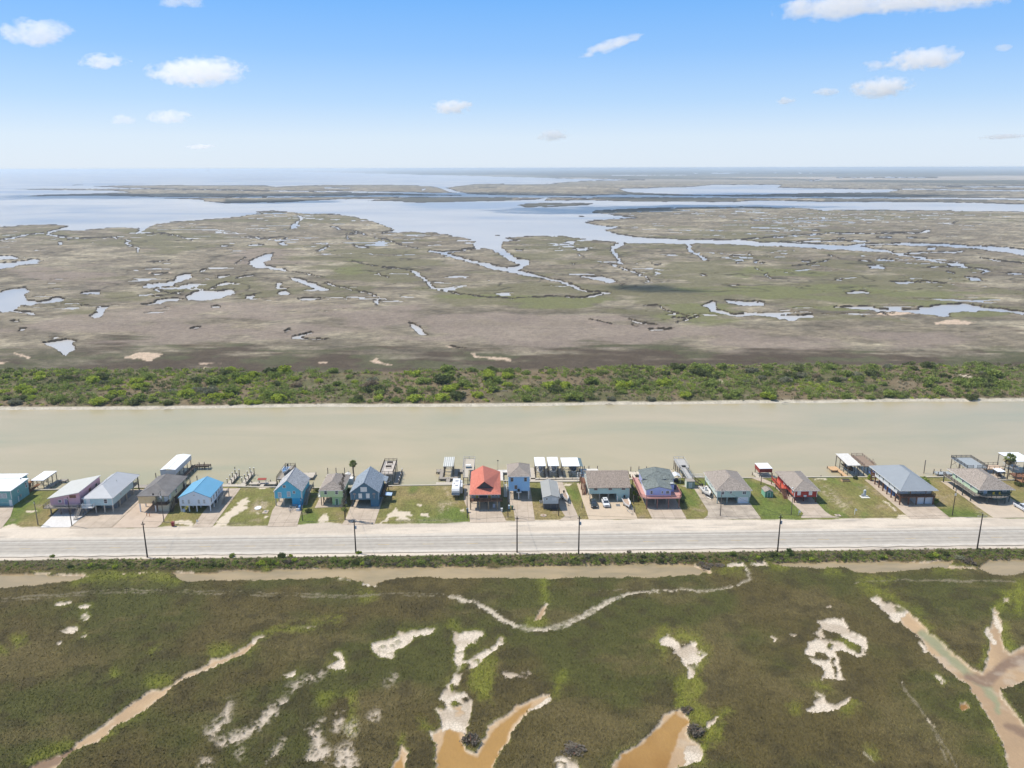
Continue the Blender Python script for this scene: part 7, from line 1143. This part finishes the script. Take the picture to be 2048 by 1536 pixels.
# ends where the vine covers the leaning dead palm trunk
V = leafcloud(cz, rr, 1500, .13, rng, 1.2); link('foliage', npmesh('foliage', V, np.arange(len(V)).reshape(-1, 4), LF['dead'], smooth=False), h); MB().tube([(.1, 0, 0), (.3, .1, 5), (0, 0, 9), (.2, 0, 14.3)], [.1, .09, .07, .03], 6).build('stem', PW, h)
cz2 = np.array([(rng.normal()*.5, rng.normal()*.5, z) for z in (3.0, 3.4, 4.0, 4.4)]); V = leafcloud(cz2, np.array([.7]*4), 420, .13, rng); link('green_foliage', npmesh('green_foliage', V, np.arange(len(V)).reshape(-1, 4), LF['mid'], smooth=False), h)
# palms
def palm(label, x, y, z, hgt, cr, seed, skirt=.8):
    h = T('palm_tree', label, 'palm tree', (x, y, z)); rg = random.Random(seed); MB().tube([(0, 0, -.3), (.05, 0, hgt*.3), (-.05, 0, hgt*.7), (0, 0, hgt)], [.28, .2, .18, .2], 9).build('trunk', mat('palm trunk', (.19, .15, .11), .9, .3, 4), h)
    def fr(m_, n, e0, e1, s, nm):
        b = MB()
        for i in range(n):
            a = rg.random()*6.28; e = rg.uniform(e0, e1); L_ = cr*s*rg.uniform(.8, 1.05); d = Vector((math.cos(a)*math.cos(e), math.sin(a)*math.cos(e), math.sin(e))); side = d.cross(Vector((0, 0, 1))).normalized(); c0 = Vector((0, 0, hgt))+d*L_*.42; upv = side.cross(d)
            b.tube([(0, 0, hgt), tuple(c0)], .025, 3, False)
            for k in range(-6, 7):
                t_ = k*.2; dd = (d*math.cos(t_)+side*math.sin(t_)); q = c0+dd*L_*.52*(1-.05*abs(k))-Vector((0, 0, .14*L_*(.5+rg.random()))); w_ = side*math.cos(t_)-d*math.sin(t_); w_ = w_*L_*.05; b.add([c0, c0+dd*L_*.28+w_, q, c0+dd*L_*.28-w_], [(0, 1, 2, 3)])
        me = bpy.data.meshes.new(nm); me.from_pydata(b.v, [], b.f); me.materials.append(m_); link(nm, me, h)
    fr(leafmat('palm fronds', (.05, .085, .018), (.20, .24, .07), .2), 46, -.35, 1.3, 1.0, 'fronds'); fr(leafmat('dry palm fronds', (.13, .10, .055), (.34, .27, .15), .1), 26, -1.4, -.4, skirt, 'dry_fronds'); return h
palm('tall palm tree at the seawall between the light green and slate-blue houses', -46.9, 246.6, 1.0, 7.0, 1.75, 2, .75); palm('stout palm tree with a thick dry skirt near the right edge', 168.7, 243.8, 1.2, 7.7, 2.3, 5, 1.15)
p = G(1576, 1106, 1.1); h = T('fan_palm_bush', 'low bright fan palm bush on the road verge below the sage house', 'palm bush', (p.x, p.y-.6, 1.0)); 
pb = palm('tmp', 0, 0, 0, .5, 1.6, 9, .7)
for c in list(pb.children): c.parent = h
bpy.data.objects.remove(pb)
for c in h.children:
    if c.name.startswith('trunk'): c.name = 'stem'
# ------------------------------------------------------------------ far marsh reeds as grassy rims are part of the ground; clouds
def cloud_mat(dn=.0055):
    m = bpy.data.materials.new('cumulus vapour'); m.use_nodes = True; t = m.node_tree; N = t.nodes.new; L = t.links.new
    for n in list(t.nodes):
        if n.type != 'OUTPUT_MATERIAL': t.nodes.remove(n)
    out = t.nodes['Material Output']; tc = N('ShaderNodeTexCoord'); ln = N('ShaderNodeVectorMath'); ln.operation = 'LENGTH'; L(tc.outputs['Object'], ln.inputs[0])
    oi = N('ShaderNodeObjectInfo'); mp = N('ShaderNodeVectorMath'); mp.operation = 'ADD'; g_ = N('ShaderNodeNewGeometry'); L(g_.outputs['Position'], mp.inputs[0]); L(oi.outputs['Location'], mp.inputs[1])
    sc = N('ShaderNodeVectorMath'); sc.operation = 'MULTIPLY'; sc.inputs[1].default_value = (1, 1, 1.5); L(mp.outputs[0], sc.inputs[0])
    n = N('ShaderNodeTexNoise'); n.inputs['Scale'].default_value = .009; n.inputs['Detail'].default_value = 6; n.inputs['Roughness'].default_value = .64; L(sc.outputs[0], n.inputs['Vector'])
    def M(op, a, b_=None, clamp=False):
        q = N('ShaderNodeMath'); q.operation = op; q.use_clamp = clamp
        for i, v in enumerate((a, b_)):
            if v is None: continue
            if isinstance(v, (int, float)): q.inputs[i].default_value = v
            else: L(v, q.inputs[i])
        return q.outputs[0]
    r2 = M('POWER', ln.outputs['Value'], 2.0); f = M('SUBTRACT', M('MULTIPLY', M('SUBTRACT', 1.0, r2), .62), M('MULTIPLY', M('SUBTRACT', .62, n.outputs[0]), 2.4))
    d = M('MULTIPLY', M('MULTIPLY', f, 8.0, True), dn)
    v = N('ShaderNodeVolumePrincipled'); v.inputs['Color'].default_value = (1, 1, 1, 1); v.inputs['Anisotropy'].default_value = 0; L(d, v.inputs['Density']); L(v.outputs[0], out.inputs['Volume']); return m
CM = cloud_mat()
bm = bmesh.new(); bmesh.ops.create_icosphere(bm, subdivisions=3, radius=1); cme = bpy.data.meshes.new('cloud'); bm.to_mesh(cme); bm.free(); cme.materials.append(CM); cthin = cme.copy(); cthin.materials[0] = cloud_mat(.0042); cdense = cme.copy(); cdense.materials[0] = cloud_mat(.03)
def cloud(label, x, y, w_, hh, alt=1000, dep=.8, lobes=None, group='small cumulus clouds over the bay'):
    alt = 1000 if y < 225 else 620
    """x, y centre and w, h size as they look in the photograph (2048 px wide)"""
    d = fw+rt*((x-1024)/FP)-up*((y-768)/FP); k = (alt-CAMZ)/d.z; p = CAM+d*k; mpp = k/FP
    o = link('cloud', cme if y < 225 else cthin, None, tuple(p)); o.scale = (w_*mpp*.58, w_*mpp*.58*dep, hh*mpp*.68); o.rotation_euler.y = -.30 if 'slanted' in label else -.05; tag(o, label, 'cloud', group); return o
for a in ((70, 66, 140, 44, 'large cloud at the upper left edge of the sky'), (208, 122, 96, 24, 'flat cloud between the left edge cloud and the biggest left one'), (398, 144, 190, 46, 'biggest left cloud, above the left bay'), (340, 234, 92, 24, 'low oval cloud under the biggest left one'), (246, 239, 50, 18, 'small low cloud left of the low oval one'), (360, 4, 100, 22, 'thin cloud cut by the top edge at left'), (905, 214, 84, 24, 'lone cloud left of the sky centre'), (1106, 271, 68, 20, 'small low cloud near the sky centre'), (1222, 90, 130, 19, 'slanted wispy cloud right of centre'), (1846, 118, 150, 38, 'bright long cloud at upper right'), (1750, 131, 52, 18, 'small cloud tucked left of the bright long one'), (1762, 175, 124, 34, 'puffy cloud below the bright long one'), (1654, 184, 54, 13, 'thin streak cloud left of the puffy one'), (1570, 202, 44, 14, 'small faint cloud at the right, lowest of its row'), (1690, 8, 260, 44, 'left half of the long cloud bank cut by the top right edge'), (1900, -4, 330, 30, 'right half of the long cloud bank cut by the top right edge'), (2006, 95, 40, 12, 'tiny wisp near the right edge'), (2008, 273, 90, 9, 'thin low streak at the right edge'), (400, 293, 60, 8, 'faint low streak above the left bay')):
    cloud(a[4], *a[:4])

# clouds high over the bay, above the picture, whose shadows fall on the water and islands
for k, (x, y, wx, wy, lb) in enumerate(((250, 392, 1300, 700, 'broad cloud high over the left bay'), (800, 390, 1500, 700, 'broad cloud high over the middle islands'), (1480, 392, 1900, 600, 'broad cloud high over the right islands'), (1160, 421, 460, 330, 'cloud high over the bay mouth'), (560, 404, 400, 260, 'smaller cloud high over the left bay'), (1420, 414, 620, 260, 'cloud high over the right marsh shore'), (1290, 578, 90, 60, 'scrap of cloud high over the winding creek'))):
    p = G(x, y, 0); q = Vector(p)+sd_*(1050/sd_.z); o = link('cloud', cdense, None, tuple(q)); o.scale = (wx*.62, wy*.62, 120 if wx > 100 else 60); tag(o, lb, 'cloud', 'clouds above the frame over the bay')
# ------------------------------------------------------------------ haze: one closed box of even thin air
hb_ = MB(); hb_.box(-180000, -600, -3, 180000, 161000, 104)
hm_ = bpy.data.materials.new('haze'); hm_.use_nodes = True; t = hm_.node_tree
for n in list(t.nodes):
    if n.type != 'OUTPUT_MATERIAL': t.nodes.remove(n)
pv = t.nodes.new('ShaderNodeVolumePrincipled'); pv.inputs['Density'].default_value = 7e-5; pv.inputs['Color'].default_value = (.78, .89, 1, 1); pv.inputs['Anisotropy'].default_value = 0
t.links.new(pv.outputs[0], t.nodes['Material Output'].inputs['Volume'])
ho = hb_.build('haze', hm_); ho['kind'] = 'stuff'
